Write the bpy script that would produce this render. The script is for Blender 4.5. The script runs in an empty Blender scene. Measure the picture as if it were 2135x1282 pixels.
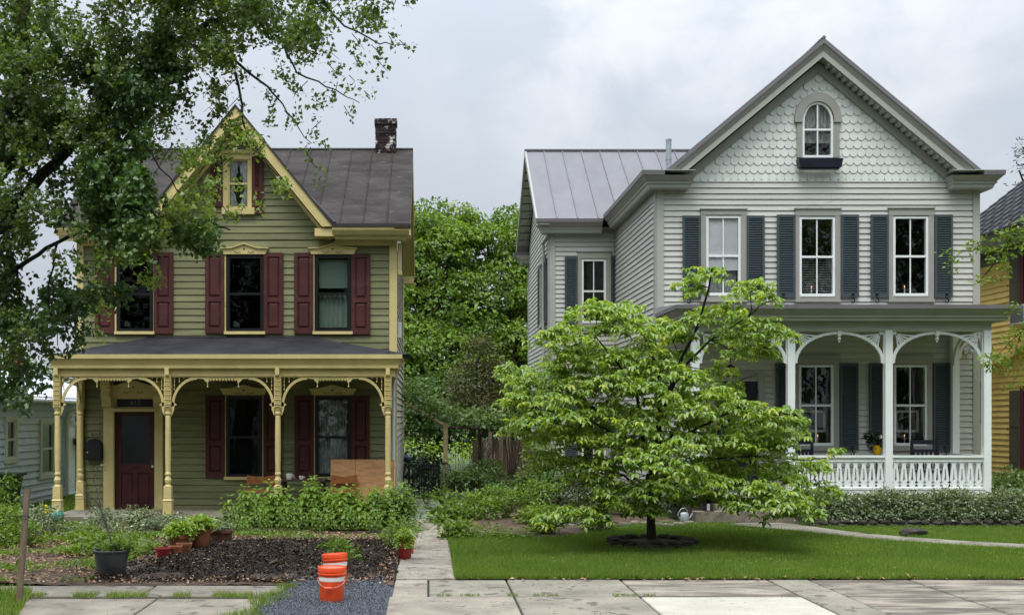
import bpy, math, random
import numpy as np
from mathutils import Vector
R = math.radians
random.seed(7)
S = bpy.context.scene
COL = S.collection

# ---------------------------------------------------------------- camera, sky, sun, exposure
F = 2400.0                      # focal length in photo pixels (photo 2135 wide)
VX, VY, HC = 892.0, 868.0, 2.05 # principal point of the photo and eye height
cam = bpy.data.cameras.new('camera')
camo = bpy.data.objects.new('camera', cam)
COL.objects.link(camo)
camo.location = (0, 0, HC)
camo.rotation_euler = (R(90), 0, 0)
cam.sensor_fit = 'HORIZONTAL'
cam.sensor_width = 36
cam.lens = F / 2135 * 36
cam.shift_x = (1067.5 - VX) / 2135
cam.shift_y = (VY - 641) / 2135
cam.clip_end = 1500
S.camera = camo

SUN_EL, SUN_AZ = R(63), R(200)   # azimuth clockwise from +Y: behind the camera, a little to the left
w = bpy.data.worlds.new('World')
S.world = w
w.use_nodes = True
nt = w.node_tree
for n in list(nt.nodes):
    nt.nodes.remove(n)
def N(t, ty, **kw):
    n = t.nodes.new(ty)
    for k, v in kw.items():
        if k.startswith('i_'):
            key = k[2:]
            n.inputs[int(key) if key.isdigit() else key].default_value = v
        else:
            setattr(n, k, v)
    return n
sky = N(nt, 'ShaderNodeTexSky', sky_type='NISHITA')
sky.sun_disc = False
sky.sun_elevation = SUN_EL
sky.sun_rotation = SUN_AZ
sky.air_density = 1.5
sky.dust_density = 3
tc = N(nt, 'ShaderNodeTexCoord')
sep = N(nt, 'ShaderNodeSeparateXYZ')
nt.links.new(tc.outputs['Generated'], sep.inputs[0])
mp = N(nt, 'ShaderNodeMapping')
mp.inputs['Scale'].default_value = (1.0, 1.0, 1.35)
mp.inputs['Location'].default_value = (2.35, 1.2, 0.35)
nt.links.new(tc.outputs['Generated'], mp.inputs[0])
nz = N(nt, 'ShaderNodeTexNoise', i_Scale=2.1, i_Detail=6.0, i_Roughness=0.5, i_Distortion=0.2)
nt.links.new(mp.outputs[0], nz.inputs['Vector'])
cr = N(nt, 'ShaderNodeValToRGB')
cr.color_ramp.elements[0].position = 0.34
cr.color_ramp.elements[0].color = (4.05, 4.5, 5.15, 1)
cr.color_ramp.elements[1].position = 0.66
cr.color_ramp.elements[1].color = (4.6, 5.0, 5.55, 1)
nt.links.new(nz.outputs[0], cr.inputs[0])
# thinner, brighter cloud round one direction (upper middle right of the view)
vdot = N(nt, 'ShaderNodeVectorMath', operation='DOT_PRODUCT')
nrm = Vector((0.27, 1, 0.335)).normalized()
vdot.inputs[1].default_value = nrm
nt.links.new(tc.outputs['Generated'], vdot.inputs[0])
mr = N(nt, 'ShaderNodeMapRange', interpolation_type='SMOOTHSTEP')
mr.inputs['From Min'].default_value = 0.955
mr.inputs['From Max'].default_value = 1.0
nt.links.new(vdot.outputs['Value'], mr.inputs['Value'])
nz2 = N(nt, 'ShaderNodeTexNoise', i_Scale=7.0, i_Detail=6.0, i_Roughness=0.55, i_Distortion=0.4)
nt.links.new(mp.outputs[0], nz2.inputs['Vector'])
mr2 = N(nt, 'ShaderNodeMapRange', interpolation_type='SMOOTHSTEP')
mr2.inputs['From Min'].default_value = 0.38
mr2.inputs['From Max'].default_value = 0.66
nt.links.new(nz2.outputs[0], mr2.inputs['Value'])
mul = N(nt, 'ShaderNodeMath', operation='MULTIPLY')
nt.links.new(mr.outputs[0], mul.inputs[0]); nt.links.new(mr2.outputs[0], mul.inputs[1])
brt = N(nt, 'ShaderNodeMixRGB', blend_type='MIX')
brt.inputs[2].default_value = (6.0, 6.25, 6.6, 1)
nt.links.new(mul.outputs[0], brt.inputs[0]); nt.links.new(cr.outputs[0], brt.inputs[1])
mixs = N(nt, 'ShaderNodeMixRGB', blend_type='MIX')
mixs.inputs[0].default_value = 0.93
nt.links.new(sky.outputs[0], mixs.inputs[1]); nt.links.new(brt.outputs[0], mixs.inputs[2])
# overcast luminance gradient: zenith brighter than the horizon
zz = N(nt, 'ShaderNodeMath', operation='MULTIPLY')
zc = N(nt, 'ShaderNodeMath', operation='MAXIMUM'); zc.inputs[1].default_value = 0
zp = N(nt, 'ShaderNodeMath', operation='POWER'); zp.inputs[1].default_value = 1.35
nt.links.new(sep.outputs[2], zc.inputs[0])
nt.links.new(zc.outputs[0], zp.inputs[0]); nt.links.new(zp.outputs[0], zz.inputs[0]); nt.links.new(zp.outputs[0], zz.inputs[1])
gr = N(nt, 'ShaderNodeMath', operation='MULTIPLY_ADD')
gr.inputs[1].default_value = 6.0; gr.inputs[2].default_value = 0.95
nt.links.new(zz.outputs[0], gr.inputs[0])
vm = N(nt, 'ShaderNodeVectorMath', operation='SCALE')
nt.links.new(mixs.outputs[0], vm.inputs[0]); nt.links.new(gr.outputs[0], vm.inputs['Scale'])
bg = N(nt, 'ShaderNodeBackground'); bg.inputs['Strength'].default_value = 0.1
nt.links.new(vm.outputs[0], bg.inputs['Color'])
wo = N(nt, 'ShaderNodeOutputWorld')
nt.links.new(bg.outputs[0], wo.inputs[0])

sl = bpy.data.lights.new('sun', 'SUN')
sl.energy = 1.5
sl.angle = R(24)
sl.color = (1.0, 0.96, 0.9)
so = bpy.data.objects.new('sun', sl)
COL.objects.link(so)
sd = Vector((math.sin(SUN_AZ) * math.cos(SUN_EL), math.cos(SUN_AZ) * math.cos(SUN_EL), math.sin(SUN_EL)))
so.rotation_euler = sd.to_track_quat('Z', 'Y').to_euler()
so.location = (0, -5, 30)

S.view_settings.view_transform = 'Standard'
S.view_settings.look = 'None'
S.view_settings.gamma = 1
S.view_settings.exposure = 0.45
S.view_settings.use_curve_mapping = False
S.render.engine = 'CYCLES'
S.cycles.max_bounces = 6
S.cycles.transparent_max_bounces = 8
S.cycles.transmission_bounces = 3
S.cycles.caustics_reflective = False
S.cycles.caustics_refractive = False

# ---------------------------------------------------------------- helpers
def at(px, py, Y):
    """the point at distance Y that shows at photo pixel (px, py)"""
    return Vector(((px - VX) * Y / F, Y, HC + (VY - py) * Y / F))
def X(px, Y): return (px - VX) * Y / F
def Z(py, Y): return HC + (VY - py) * Y / F
def G(px, py, z=0.0):
    """the ground point (height z) that shows at photo pixel (px, py)"""
    Y = (HC - z) * F / (py - VY)
    return Vector(((px - VX) * Y / F, Y, z))

WP = {}
def wloc(o):
    return WP.get(o.name, Vector((0, 0, 0))) if o else Vector((0, 0, 0))
def link(o, parent, origin):
    COL.objects.link(o)
    o.parent = parent
    o.location = Vector(origin) - wloc(parent)
    WP[o.name] = Vector(origin)
def tag(o, label=None, cat=None, group=None, kind=None):
    if label: o['label'] = label
    if cat: o['category'] = cat
    if group: o['group'] = group
    if kind: o['kind'] = kind
    return o
def thing(name, loc, label, cat, group=None):
    o = bpy.data.objects.new(name, None)
    o.empty_display_size = 0.2
    link(o, None, loc)
    return tag(o, label, cat, group)
def dup(root, loc, label=None, parent=None, rot=None):
    r = root.copy(); COL.objects.link(r)
    if parent is not None:
        r.parent = parent
        r.location = Vector(loc) - wloc(parent)
    else:
        r.location = loc
    WP[r.name] = Vector(loc)
    if rot is not None: r.rotation_euler = rot
    if label: r['label'] = label
    def rec(a, b):
        for ch in list(a.children):
            c = ch.copy(); COL.objects.link(c); c.parent = b
            rec(ch, c)
    rec(root, r)
    return r

class MB:
    def __init__(s): s.v = []; s.f = []
    def poly(s, pts, faces):
        o = len(s.v); s.v += [tuple(p) for p in pts]; s.f += [tuple(i + o for i in f) for f in faces]; return s
    def box(s, x0, x1, y0, y1, z0, z1):
        return s.taper(x0, x1, y0, y1, z0, x0, x1, y0, y1, z1)
    def taper(s, x0, x1, y0, y1, z0, a0, a1, b0, b1, z1):
        return s.poly([(x0, y0, z0), (x1, y0, z0), (x1, y1, z0), (x0, y1, z0), (a0, b0, z1), (a1, b0, z1), (a1, b1, z1), (a0, b1, z1)],
                      [(3, 2, 1, 0), (4, 5, 6, 7), (0, 1, 5, 4), (1, 2, 6, 5), (2, 3, 7, 6), (3, 0, 4, 7)])
    def hexa(s, p):   # 8 corners, bottom ring then top ring
        return s.poly(p, [(3, 2, 1, 0), (4, 5, 6, 7), (0, 1, 5, 4), (1, 2, 6, 5), (2, 3, 7, 6), (3, 0, 4, 7)])
    def py(s, pts, y0, y1):   # polygon in XZ, extruded along Y
        n = len(pts)
        return s.poly([(a, y0, b) for a, b in pts] + [(a, y1, b) for a, b in pts],
                      [tuple(range(n)), tuple(range(2 * n - 1, n - 1, -1))] + [(i, i + n, (i + 1) % n + n, (i + 1) % n) for i in range(n)])
    def px(s, pts, x0, x1):   # polygon in YZ, extruded along X
        n = len(pts)
        return s.poly([(x0, a, b) for a, b in pts] + [(x1, a, b) for a, b in pts],
                      [tuple(range(n)), tuple(range(2 * n - 1, n - 1, -1))] + [(i, i + n, (i + 1) % n + n, (i + 1) % n) for i in range(n)])
    def tube(s, pts, rad, n=6, cap=True):
        pts = [Vector(p) for p in pts]
        if not hasattr(rad, '__len__'): rad = [rad] * len(pts)
        o = len(s.v); u = None
        for i, p in enumerate(pts):
            d = (pts[min(i + 1, len(pts) - 1)] - pts[max(i - 1, 0)])
            d = d.normalized() if d.length > 1e-9 else Vector((0, 0, 1))
            if u is None:
                u = d.cross(Vector((0.3, 0.9, 0.2))).normalized()
            u = (u - d * u.dot(d)).normalized()
            v = d.cross(u)
            for k in range(n):
                a = 2 * math.pi * k / n
                s.v.append(tuple(p + (u * math.cos(a) + v * math.sin(a)) * rad[i]))
        for i in range(len(pts) - 1):
            for k in range(n):
                a = o + i * n + k; b = o + i * n + (k + 1) % n
                s.f.append((a, b, b + n, a + n))
        if cap:
            s.f.append(tuple(o + k for k in range(n - 1, -1, -1)))
            s.f.append(tuple(o + (len(pts) - 1) * n + k for k in range(n)))
        return s
    def lathe(s, prof, cx, cy, n=14, cap=True, sx=1, sy=1):
        o = len(s.v)
        for r, z in prof:
            for k in range(n):
                a = 2 * math.pi * k / n
                s.v.append((cx + r * sx * math.cos(a), cy + r * sy * math.sin(a), z))
        for i in range(len(prof) - 1):
            for k in range(n):
                a = o + i * n + k; b = o + i * n + (k + 1) % n
                s.f.append((a, b, b + n, a + n))
        if cap:
            s.f.append(tuple(o + k for k in range(n - 1, -1, -1)))
            s.f.append(tuple(o + (len(prof) - 1) * n + k for k in range(n)))
        return s
    def rock(s, c, rx, ry, rz, seed=0, n=7):
        rr = random.Random(seed)
        o = len(s.v); rings = [(-0.9, 0.55), (-0.35, 1.0), (0.4, 0.95), (0.95, 0.6)]
        for z, r in rings:
            for k in range(n):
                a = 2 * math.pi * k / n
                q = r * rr.uniform(0.85, 1.15)
                s.v.append((c[0] + rx * q * math.cos(a), c[1] + ry * q * math.sin(a), c[2] + rz * (z + rr.uniform(-.12, .12))))
        for i in range(3):
            for k in range(n):
                a = o + i * n + k; b = o + i * n + (k + 1) % n
                s.f.append((a, b, b + n, a + n))
        s.f.append(tuple(o + k for k in range(n - 1, -1, -1)))
        s.f.append(tuple(o + 3 * n + k for k in range(n)))
        return s
    def build(s, name, mat, parent=None, smooth=False, origin=None, kind=None):
        me = bpy.data.meshes.new(name)
        xs = np.array(s.v, dtype=float)
        if origin is None:
            lo = xs.min(0); hi = xs.max(0)
            origin = ((lo[0] + hi[0]) / 2, (lo[1] + hi[1]) / 2, lo[2])
        origin = Vector(origin)
        me.from_pydata([(a - origin.x, b - origin.y, c - origin.z) for a, b, c in s.v], [], s.f)
        me.materials.append(mat)
        if smooth:
            me.polygons.foreach_set('use_smooth', [True] * len(me.polygons))
            try: me.set_sharp_from_angle(angle=R(40))
            except Exception: pass
        me.update()
        o = bpy.data.objects.new(name, me)
        link(o, parent, origin)
        if kind: o['kind'] = kind
        return o

# ---------------------------------------------------------------- materials
def mk(name, col, rough=0.6, var=0.12, scale=1.5, bump=0.0, bscale=40, spec=0.3, col2=None, objvar=0.0, metal=0.0, stretch=(1, 1, 1), spots=None, mixscale=None, lo=0.35, hi=0.65, detail=5):
    m = bpy.data.materials.new(name); m.use_nodes = True
    t = m.node_tree; b = t.nodes['Principled BSDF']
    b.inputs['Roughness'].default_value = rough
    b.inputs['Metallic'].default_value = metal
    b.inputs['Specular IOR Level'].default_value = spec
    g = N(t, 'ShaderNodeNewGeometry')
    mpn = N(t, 'ShaderNodeMapping'); mpn.inputs['Scale'].default_value = stretch
    t.links.new(g.outputs['Position'], mpn.inputs[0])
    nz = N(t, 'ShaderNodeTexNoise', i_Scale=scale, i_Detail=float(detail), i_Roughness=0.6)
    t.links.new(mpn.outputs[0], nz.inputs['Vector'])
    ramp = N(t, 'ShaderNodeValToRGB')
    c2 = col2 if col2 else tuple(c * (1 + var) for c in col)
    c1 = col if col2 else tuple(c * (1 - var) for c in col)
    ramp.color_ramp.elements[0].position = lo; ramp.color_ramp.elements[1].position = hi
    ramp.color_ramp.elements[0].color = (*c1, 1); ramp.color_ramp.elements[1].color = (*c2, 1)
    t.links.new(nz.outputs[0], ramp.inputs[0])
    out = ramp.outputs[0]
    if spots:   # (colour, noise scale, threshold)
        n2 = N(t, 'ShaderNodeTexNoise', i_Scale=spots[1], i_Detail=6.0, i_Roughness=0.65)
        t.links.new(mpn.outputs[0], n2.inputs['Vector'])
        r2 = N(t, 'ShaderNodeMapRange', interpolation_type='SMOOTHSTEP')
        r2.inputs['From Min'].default_value = spots[2]; r2.inputs['From Max'].default_value = spots[2] + 0.08
        t.links.new(n2.outputs[0], r2.inputs['Value'])
        mx = N(t, 'ShaderNodeMixRGB'); mx.inputs[2].default_value = (*spots[0], 1)
        t.links.new(r2.outputs[0], mx.inputs[0]); t.links.new(out, mx.inputs[1]); out = mx.outputs[0]
    if objvar:
        oi = N(t, 'ShaderNodeObjectInfo')
        m2 = N(t, 'ShaderNodeMapRange'); m2.inputs['To Min'].default_value = 1 - objvar; m2.inputs['To Max'].default_value = 1 + objvar
        t.links.new(oi.outputs['Random'], m2.inputs['Value'])
        vs = N(t, 'ShaderNodeVectorMath', operation='SCALE')
        t.links.new(out, vs.inputs[0]); t.links.new(m2.outputs[0], vs.inputs['Scale']); out = vs.outputs[0]
    t.links.new(out, b.inputs['Base Color'])
    if bump:
        n3 = N(t, 'ShaderNodeTexNoise', i_Scale=bscale, i_Detail=5.0, i_Roughness=0.6)
        t.links.new(mpn.outputs[0], n3.inputs['Vector'])
        bp = N(t, 'ShaderNodeBump'); bp.inputs['Strength'].default_value = bump; bp.inputs['Distance'].default_value = 0.02
        t.links.new(n3.outputs[0], bp.inputs['Height']); t.links.new(bp.outputs[0], b.inputs['Normal'])
    return m

def leafmat(name, dark, light, trans=0.35, gloss=0.06, rough=0.45, third=None):
    m = bpy.data.materials.new(name); m.use_nodes = True
    t = m.node_tree
    for n in list(t.nodes): t.nodes.remove(n)
    a = N(t, 'ShaderNodeAttribute', attribute_name='tint')
    r = N(t, 'ShaderNodeValToRGB')
    r.color_ramp.elements[0].color = (*dark, 1); r.color_ramp.elements[1].color = (*light, 1)
    if third:
        e = r.color_ramp.elements.new(0.8); e.color = (*light, 1)
        r.color_ramp.elements[-1].color = (*third, 1)
    t.links.new(a.outputs['Fac'], r.inputs[0])
    d = N(t, 'ShaderNodeBsdfDiffuse'); tr = N(t, 'ShaderNodeBsdfTranslucent'); gl = N(t, 'ShaderNodeBsdfGlossy')
    gl.inputs['Roughness'].default_value = rough
    gl.inputs['Color'].default_value = (0.9, 0.95, 0.9, 1)
    t.links.new(r.outputs[0], d.inputs[0]); 
    hs = N(t, 'ShaderNodeVectorMath', operation='MULTIPLY'); hs.inputs[1].default_value = (1.25, 1.25, 0.6)
    t.links.new(r.outputs[0], hs.inputs[0]); t.links.new(hs.outputs[0], tr.inputs[0])
    m1 = N(t, 'ShaderNodeMixShader'); m1.inputs[0].default_value = trans
    t.links.new(d.outputs[0], m1.inputs[1]); t.links.new(tr.outputs[0], m1.inputs[2])
    m2 = N(t, 'ShaderNodeMixShader'); m2.inputs[0].default_value = gloss
    t.links.new(m1.outputs[0], m2.inputs[1]); t.links.new(gl.outputs[0], m2.inputs[2])
    o = N(t, 'ShaderNodeOutputMaterial'); t.links.new(m2.outputs[0], o.inputs[0])
    return m

def glassmat(name, tint=0.8, refl=1.0):
    m = bpy.data.materials.new(name); m.use_nodes = True
    t = m.node_tree
    for n in list(t.nodes): t.nodes.remove(n)
    tr = N(t, 'ShaderNodeBsdfTransparent'); tr.inputs[0].default_value = (tint, tint * 1.01, tint, 1)
    gl = N(t, 'ShaderNodeBsdfGlossy'); gl.inputs['Roughness'].default_value = 0.02
    gl.inputs['Color'].default_value = (refl, refl, refl, 1)
    lw_ = N(t, 'ShaderNodeLayerWeight'); lw_.inputs[0].default_value = 0.5
    pw_ = N(t, 'ShaderNodeMath', operation='POWER'); pw_.inputs[1].default_value = 5
    t.links.new(lw_.outputs['Facing'], pw_.inputs[0])
    fr = N(t, 'ShaderNodeMath', operation='MULTIPLY_ADD'); fr.inputs[1].default_value = 0.9; fr.inputs[2].default_value = 0.045
    t.links.new(pw_.outputs[0], fr.inputs[0])
    nz = N(t, 'ShaderNodeTexNoise', i_Scale=2.0, i_Detail=2.0)
    g = N(t, 'ShaderNodeNewGeometry'); t.links.new(g.outputs['Position'], nz.inputs['Vector'])
    bp = N(t, 'ShaderNodeBump'); bp.inputs['Strength'].default_value = 0.15; bp.inputs['Distance'].default_value = 0.02
    t.links.new(nz.outputs[0], bp.inputs['Height'])
    t.links.new(bp.outputs[0], gl.inputs['Normal'])
    ms = N(t, 'ShaderNodeMixShader')
    t.links.new(fr.outputs[0], ms.inputs[0]); t.links.new(tr.outputs[0], ms.inputs[1]); t.links.new(gl.outputs[0], ms.inputs[2])
    o = N(t, 'ShaderNodeOutputMaterial'); t.links.new(ms.outputs[0], o.inputs[0])
    return m
def emit(name, col, s):
    m = bpy.data.materials.new(name); m.use_nodes = True
    b = m.node_tree.nodes['Principled BSDF']
    b.inputs['Base Color'].default_value = (*col, 1)
    b.inputs['Emission Color'].default_value = (*col, 1); b.inputs['Emission Strength'].default_value = s
    return m

M = dict(
    green=mk('green_paint', (0.175, 0.178, 0.083), 0.6, scale=2.2, spots=((0.24, 0.235, 0.125), 2.2, 0.63), var=0.16, objvar=0.09, bump=0.12, bscale=18, stretch=(0.5, 0.5, 4)),
    yellow=mk('yellow_trim_paint', (0.56, 0.46, 0.20), 0.5, var=0.10, scale=2, bump=0.06, bscale=30, spots=((0.36, 0.29, 0.14), 3.2, 0.66)),
    maroon=mk('maroon_paint', (0.062, 0.0165, 0.013), 0.6, var=0.2, scale=2.5, spots=((0.085, 0.03, 0.03), 2.0, 0.58), bump=0.05),
    black=mk('black_sash', (0.012, 0.012, 0.014), 0.35, var=0.2),
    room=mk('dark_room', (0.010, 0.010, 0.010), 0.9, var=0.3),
    peel=mk('peeling_paint', (0.42, 0.42, 0.33), 0.8, var=0.2, scale=9, spots=((0.16, 0.13, 0.09), 8, 0.52), bump=0.4, bscale=30),
    roofdark=mk('dark_roll_roofing', (0.042, 0.036, 0.033), 0.85, spec=0.08, var=0.35, scale=1.1, stretch=(1, 1, 4), spots=((0.085, 0.075, 0.07), 5.5, 0.60), bump=0.15, bscale=14, objvar=0.06),
    porchroof=mk('black_rubber_roof', (0.027, 0.026, 0.029), 0.8, spec=0.1, var=0.3, scale=1.5, spots=((0.012, 0.012, 0.013), 1.1, 0.66), bump=0.1, bscale=20),
    edge=mk('dark_roof_edge', (0.03, 0.027, 0.028), 0.6, var=0.2),
    brick=mk('old_painted_brick', (0.032, 0.018, 0.017), 0.9, var=0.4, scale=9, objvar=0.6, bump=0.5, bscale=40, spots=((0.40, 0.40, 0.38), 5, 0.53)),
    mortar=mk('sooty_mortar', (0.05, 0.045, 0.042), 0.95, var=0.3, scale=9, bump=0.4),
    gsid=mk('pale_grey_siding', (0.465, 0.46, 0.415), 0.5, spots=((0.39, 0.39, 0.35), 1.7, 0.62), var=0.06, scale=1.3, objvar=0.035, stretch=(0.6, 0.6, 2)),
    shingle=mk('off_white_shingle', (0.60, 0.62, 0.57), 0.45, var=0.05, scale=2, objvar=0.05),
    taupe=mk('taupe_trim', (0.295, 0.288, 0.255), 0.45, var=0.06, scale=2),
    taupe2=mk('pale_taupe_trim', (0.37, 0.375, 0.33), 0.45, var=0.05, scale=2),
    white=mk('white_trim_paint', (0.72, 0.75, 0.72), 0.4, var=0.03, scale=3, spots=((0.60, 0.62, 0.58), 2.2, 0.64)),
    steel=mk('grey_standing_seam_metal', (0.155, 0.15, 0.158), 0.6, var=0.07, scale=1.4, objvar=0.04, spec=0.25, stretch=(1.5, 1, 0.4)),
    gutter=mk('dark_grey_metal_edge', (0.155, 0.14, 0.145), 0.45, var=0.08, scale=2, spec=0.5),
    shut=mk('slate_shutter_paint', (0.050, 0.068, 0.073), 0.5, var=0.08, scale=2),
    navy=mk('navy_paint', (0.018, 0.018, 0.03), 0.4, var=0.15, scale=6, spots=((0.4, 0.4, 0.4), 14, 0.72)),
    iron=mk('black_iron', (0.012, 0.012, 0.013), 0.45, var=0.1),
    blind=mk('pale_window_blind', (0.78, 0.78, 0.80), 0.7, var=0.04),
    greenblind=mk('green_grey_shade', (0.17, 0.23, 0.20), 0.7, var=0.06),
    lace=mk('lace_curtain', (0.30, 0.32, 0.31), 0.8, var=0.35, scale=9, stretch=(3, 1, 1)),
    dimcurtain=mk('dim_green_curtain', (0.05, 0.07, 0.055), 0.8, var=0.3, scale=6, stretch=(5, 1, 0.4)),
    pinepanel=mk('plywood', (0.36, 0.19, 0.08), 0.6, var=0.25, scale=5, stretch=(1, 1, 3), spots=((0.24, 0.12, 0.05), 5, 0.58)),
    chairwood=mk('orange_brown_wood', (0.22, 0.085, 0.03), 0.45, var=0.2, scale=8),
    darkwood=mk('dark_wood', (0.05, 0.03, 0.02), 0.5, var=0.2, scale=8),
    postwood=mk('weathered_stake_wood', (0.17, 0.125, 0.09), 0.85, var=0.3, scale=14, stretch=(3, 3, 0.4), bump=0.4, bscale=40),
    concrete=mk('weathered_concrete', (0.235, 0.205, 0.16), 0.88, var=0.25, scale=2.2, spots=((0.12, 0.10, 0.078), 3.0, 0.56), bump=0.35, bscale=50, objvar=0.07),
    concgrey=mk('grey_concrete', (0.205, 0.185, 0.142), 0.88, var=0.28, scale=1.6, spots=((0.10, 0.09, 0.072), 3.2, 0.55), bump=0.3, bscale=60),
    concnew=mk('new_pale_concrete', (0.37, 0.35, 0.28), 0.85, var=0.10, scale=1.8, bump=0.2, bscale=60, spots=((0.27, 0.25, 0.20), 2.6, 0.60)),
    concbrown=mk('stained_brown_concrete', (0.10, 0.085, 0.068), 0.88, col2=(0.29, 0.25, 0.195), scale=1.6, lo=0.42, hi=0.62, stretch=(0.6, 2.2, 1), bump=0.3, bscale=50),
    bluestone=mk('blue_grey_flagstone', (0.20, 0.20, 0.185), 0.85, var=0.18, scale=3, spots=((0.12, 0.115, 0.10), 5, 0.58), bump=0.3),
    joint=mk('dirt_in_joints', (0.045, 0.038, 0.028), 0.95, var=0.3, scale=10),
    soil=mk('brown_garden_soil', (0.055, 0.035, 0.022), 0.95, col2=(0.15, 0.10, 0.065), scale=7, bump=0.9, bscale=30, lo=0.4, hi=0.75),
    mulch=mk('black_mulch', (0.026, 0.019, 0.014), 0.95, col2=(0.085, 0.062, 0.045), scale=9, bump=1.0, bscale=30),
    gravelbase=mk('blue_gravel_bed', (0.035, 0.038, 0.046), 0.9, col2=(0.10, 0.108, 0.125), scale=45, bump=0.8, bscale=60),
    ground=mk('rough_grass_ground', (0.035, 0.05, 0.015), 0.95, col2=(0.085, 0.12, 0.03), scale=5, bump=0.6),
    lawn=mk('lawn_turf', (0.045, 0.085, 0.014), 0.95, col2=(0.08, 0.14, 0.025), scale=2.5, bump=0.5),
    asphalt=mk('asphalt', (0.05, 0.05, 0.05), 0.9, var=0.2, scale=6, bump=0.3),
    stone=mk('grey_brown_fieldstone', (0.17, 0.145, 0.11), 0.9, var=0.3, scale=6, objvar=0.3, bump=0.6, bscale=20, spots=((0.07, 0.08, 0.04), 4, 0.58)),
    darkstone=mk('dark_slate_stone', (0.05, 0.043, 0.036), 0.9, var=0.3, scale=6, objvar=0.35, bump=0.6, bscale=20),
    terra=mk('terracotta', (0.27, 0.10, 0.045), 0.8, var=0.2, scale=7, spots=((0.36, 0.22, 0.14), 6, 0.6), objvar=0.08),
    skirt=mk('dark_brown_skirt_board', (0.05, 0.036, 0.028), 0.8, var=0.3, scale=6),
    terradark=mk('brown_terracotta', (0.11, 0.045, 0.028), 0.75, var=0.2, scale=7),
    redpot=mk('red_glazed_pot', (0.30, 0.035, 0.03), 0.3, var=0.12, scale=5),
    plastic=mk('dark_grey_nursery_plastic', (0.075, 0.077, 0.082), 0.6, var=0.25, scale=6),
    orange=mk('orange_plastic', (0.80, 0.085, 0.018), 0.38, var=0.05, scale=5, spec=0.5),
    lid=mk('faded_orange_plastic', (0.85, 0.17, 0.10), 0.42, var=0.08, scale=14, spec=0.5),
    label=mk('white_label_band', (0.72, 0.72, 0.68), 0.5, var=0.05, scale=8),
    wire=mk('galvanised_wire', (0.45, 0.30, 0.25), 0.4, var=0.05),
    galv=mk('galvanised_metal', (0.33, 0.36, 0.37), 0.45, var=0.15, scale=9, metal=0.3),
    bark=mk('dark_bark', (0.028, 0.023, 0.018), 0.95, var=0.4, scale=9, stretch=(3, 3, 0.7), bump=0.8, bscale=30),
    greybark=mk('grey_twig_bark', (0.16, 0.14, 0.115), 0.9, var=0.25, scale=12),
    greenstem=mk('green_stem', (0.07, 0.11, 0.035), 0.8, var=0.2, scale=12),
    nsid=mk('blue_white_old_siding', (0.56, 0.65, 0.78), 0.5, var=0.08, scale=2, objvar=0.05, spots=((0.22, 0.24, 0.27), 2.5, 0.64)),
    nroof=mk('white_metal_roof', (0.68, 0.70, 0.75), 0.5, var=0.06, scale=2),
    ntrim=mk('cream_white_trim', (0.62, 0.62, 0.56), 0.5, var=0.05),
    redbrick=mk('orange_red_brick', (0.34, 0.10, 0.05), 0.9, var=0.25, scale=20, bump=0.3),
    bin=mk('dark_green_bin_plastic', (0.006, 0.035, 0.02), 0.4, var=0.15),
    ysid=mk('golden_yellow_siding', (0.93, 0.70, 0.22), 0.5, var=0.08, scale=2, objvar=0.06),
    ytrim=mk('olive_brown_shutter', (0.09, 0.085, 0.055), 0.5, var=0.12, scale=3),
    yred=mk('dark_red_window_trim', (0.13, 0.015, 0.022), 0.45, var=0.1),
    yroof=mk('dark_shingle_roof', (0.05, 0.052, 0.058), 0.8, var=0.25, scale=5, objvar=0.15, bump=0.3),
    acwhite=mk('off_white_appliance', (0.60, 0.62, 0.62), 0.45, var=0.04),
    acgrey=mk('appliance_grille', (0.12, 0.13, 0.14), 0.5, var=0.1),
    fence=mk('old_fence_boards', (0.13, 0.09, 0.065), 0.9, var=0.25, scale=8, stretch=(4, 1, 0.5), objvar=0.2),
    sage=mk('sage_green_paint', (0.17, 0.17, 0.09), 0.6, var=0.15, scale=5),
    creampost=mk('cream_weathered_paint', (0.42, 0.33, 0.17), 0.6, var=0.15, scale=5, spots=((0.15, 0.13, 0.08), 9, 0.64)),
    blue=mk('blue_tarp', (0.02, 0.05, 0.22), 0.5, var=0.1),
    potyellow=mk('yellow_ceramic', (0.72, 0.42, 0.01), 0.35, var=0.06),
    toy=mk('yellow_plastic_toy', (0.80, 0.55, 0.02), 0.4, var=0.05),
    teal=mk('teal_plastic', (0.02, 0.18, 0.16), 0.4, var=0.1),
    mug=mk('white_glazed_mug', (0.55, 0.55, 0.50), 0.3, var=0.06),
    ink=mk('black_number_paint', (0.015, 0.015, 0.015), 0.5, var=0.1),
    gilt=mk('faded_gilt_number', (0.16, 0.15, 0.13), 0.5, var=0.2),
    glassfrost=mk('dark_door_glass', (0.016, 0.017, 0.019), 0.12, var=0.2, spec=0.4),
    chip=mk('wood_chips', (0.014, 0.011, 0.009), 0.95, col2=(0.12, 0.085, 0.06), scale=22, lo=.42, hi=.78),
    dryleaf=mk('dry_fallen_leaf', (0.28, 0.16, 0.08), 0.85, var=0.35, scale=25, spots=((0.5, 0.42, 0.30), 25, 0.56)),
    glass=glassmat('window_glass', 0.88, 0.9),
    screen=glassmat('screened_window_glass', 0.66, 0.25),
    lamp=emit('lamp_glow', (1.0, 0.55, 0.2), 6.0),
    candle=emit('candle_bulb', (1.0, 0.6, 0.25), 1.0),
)
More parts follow.
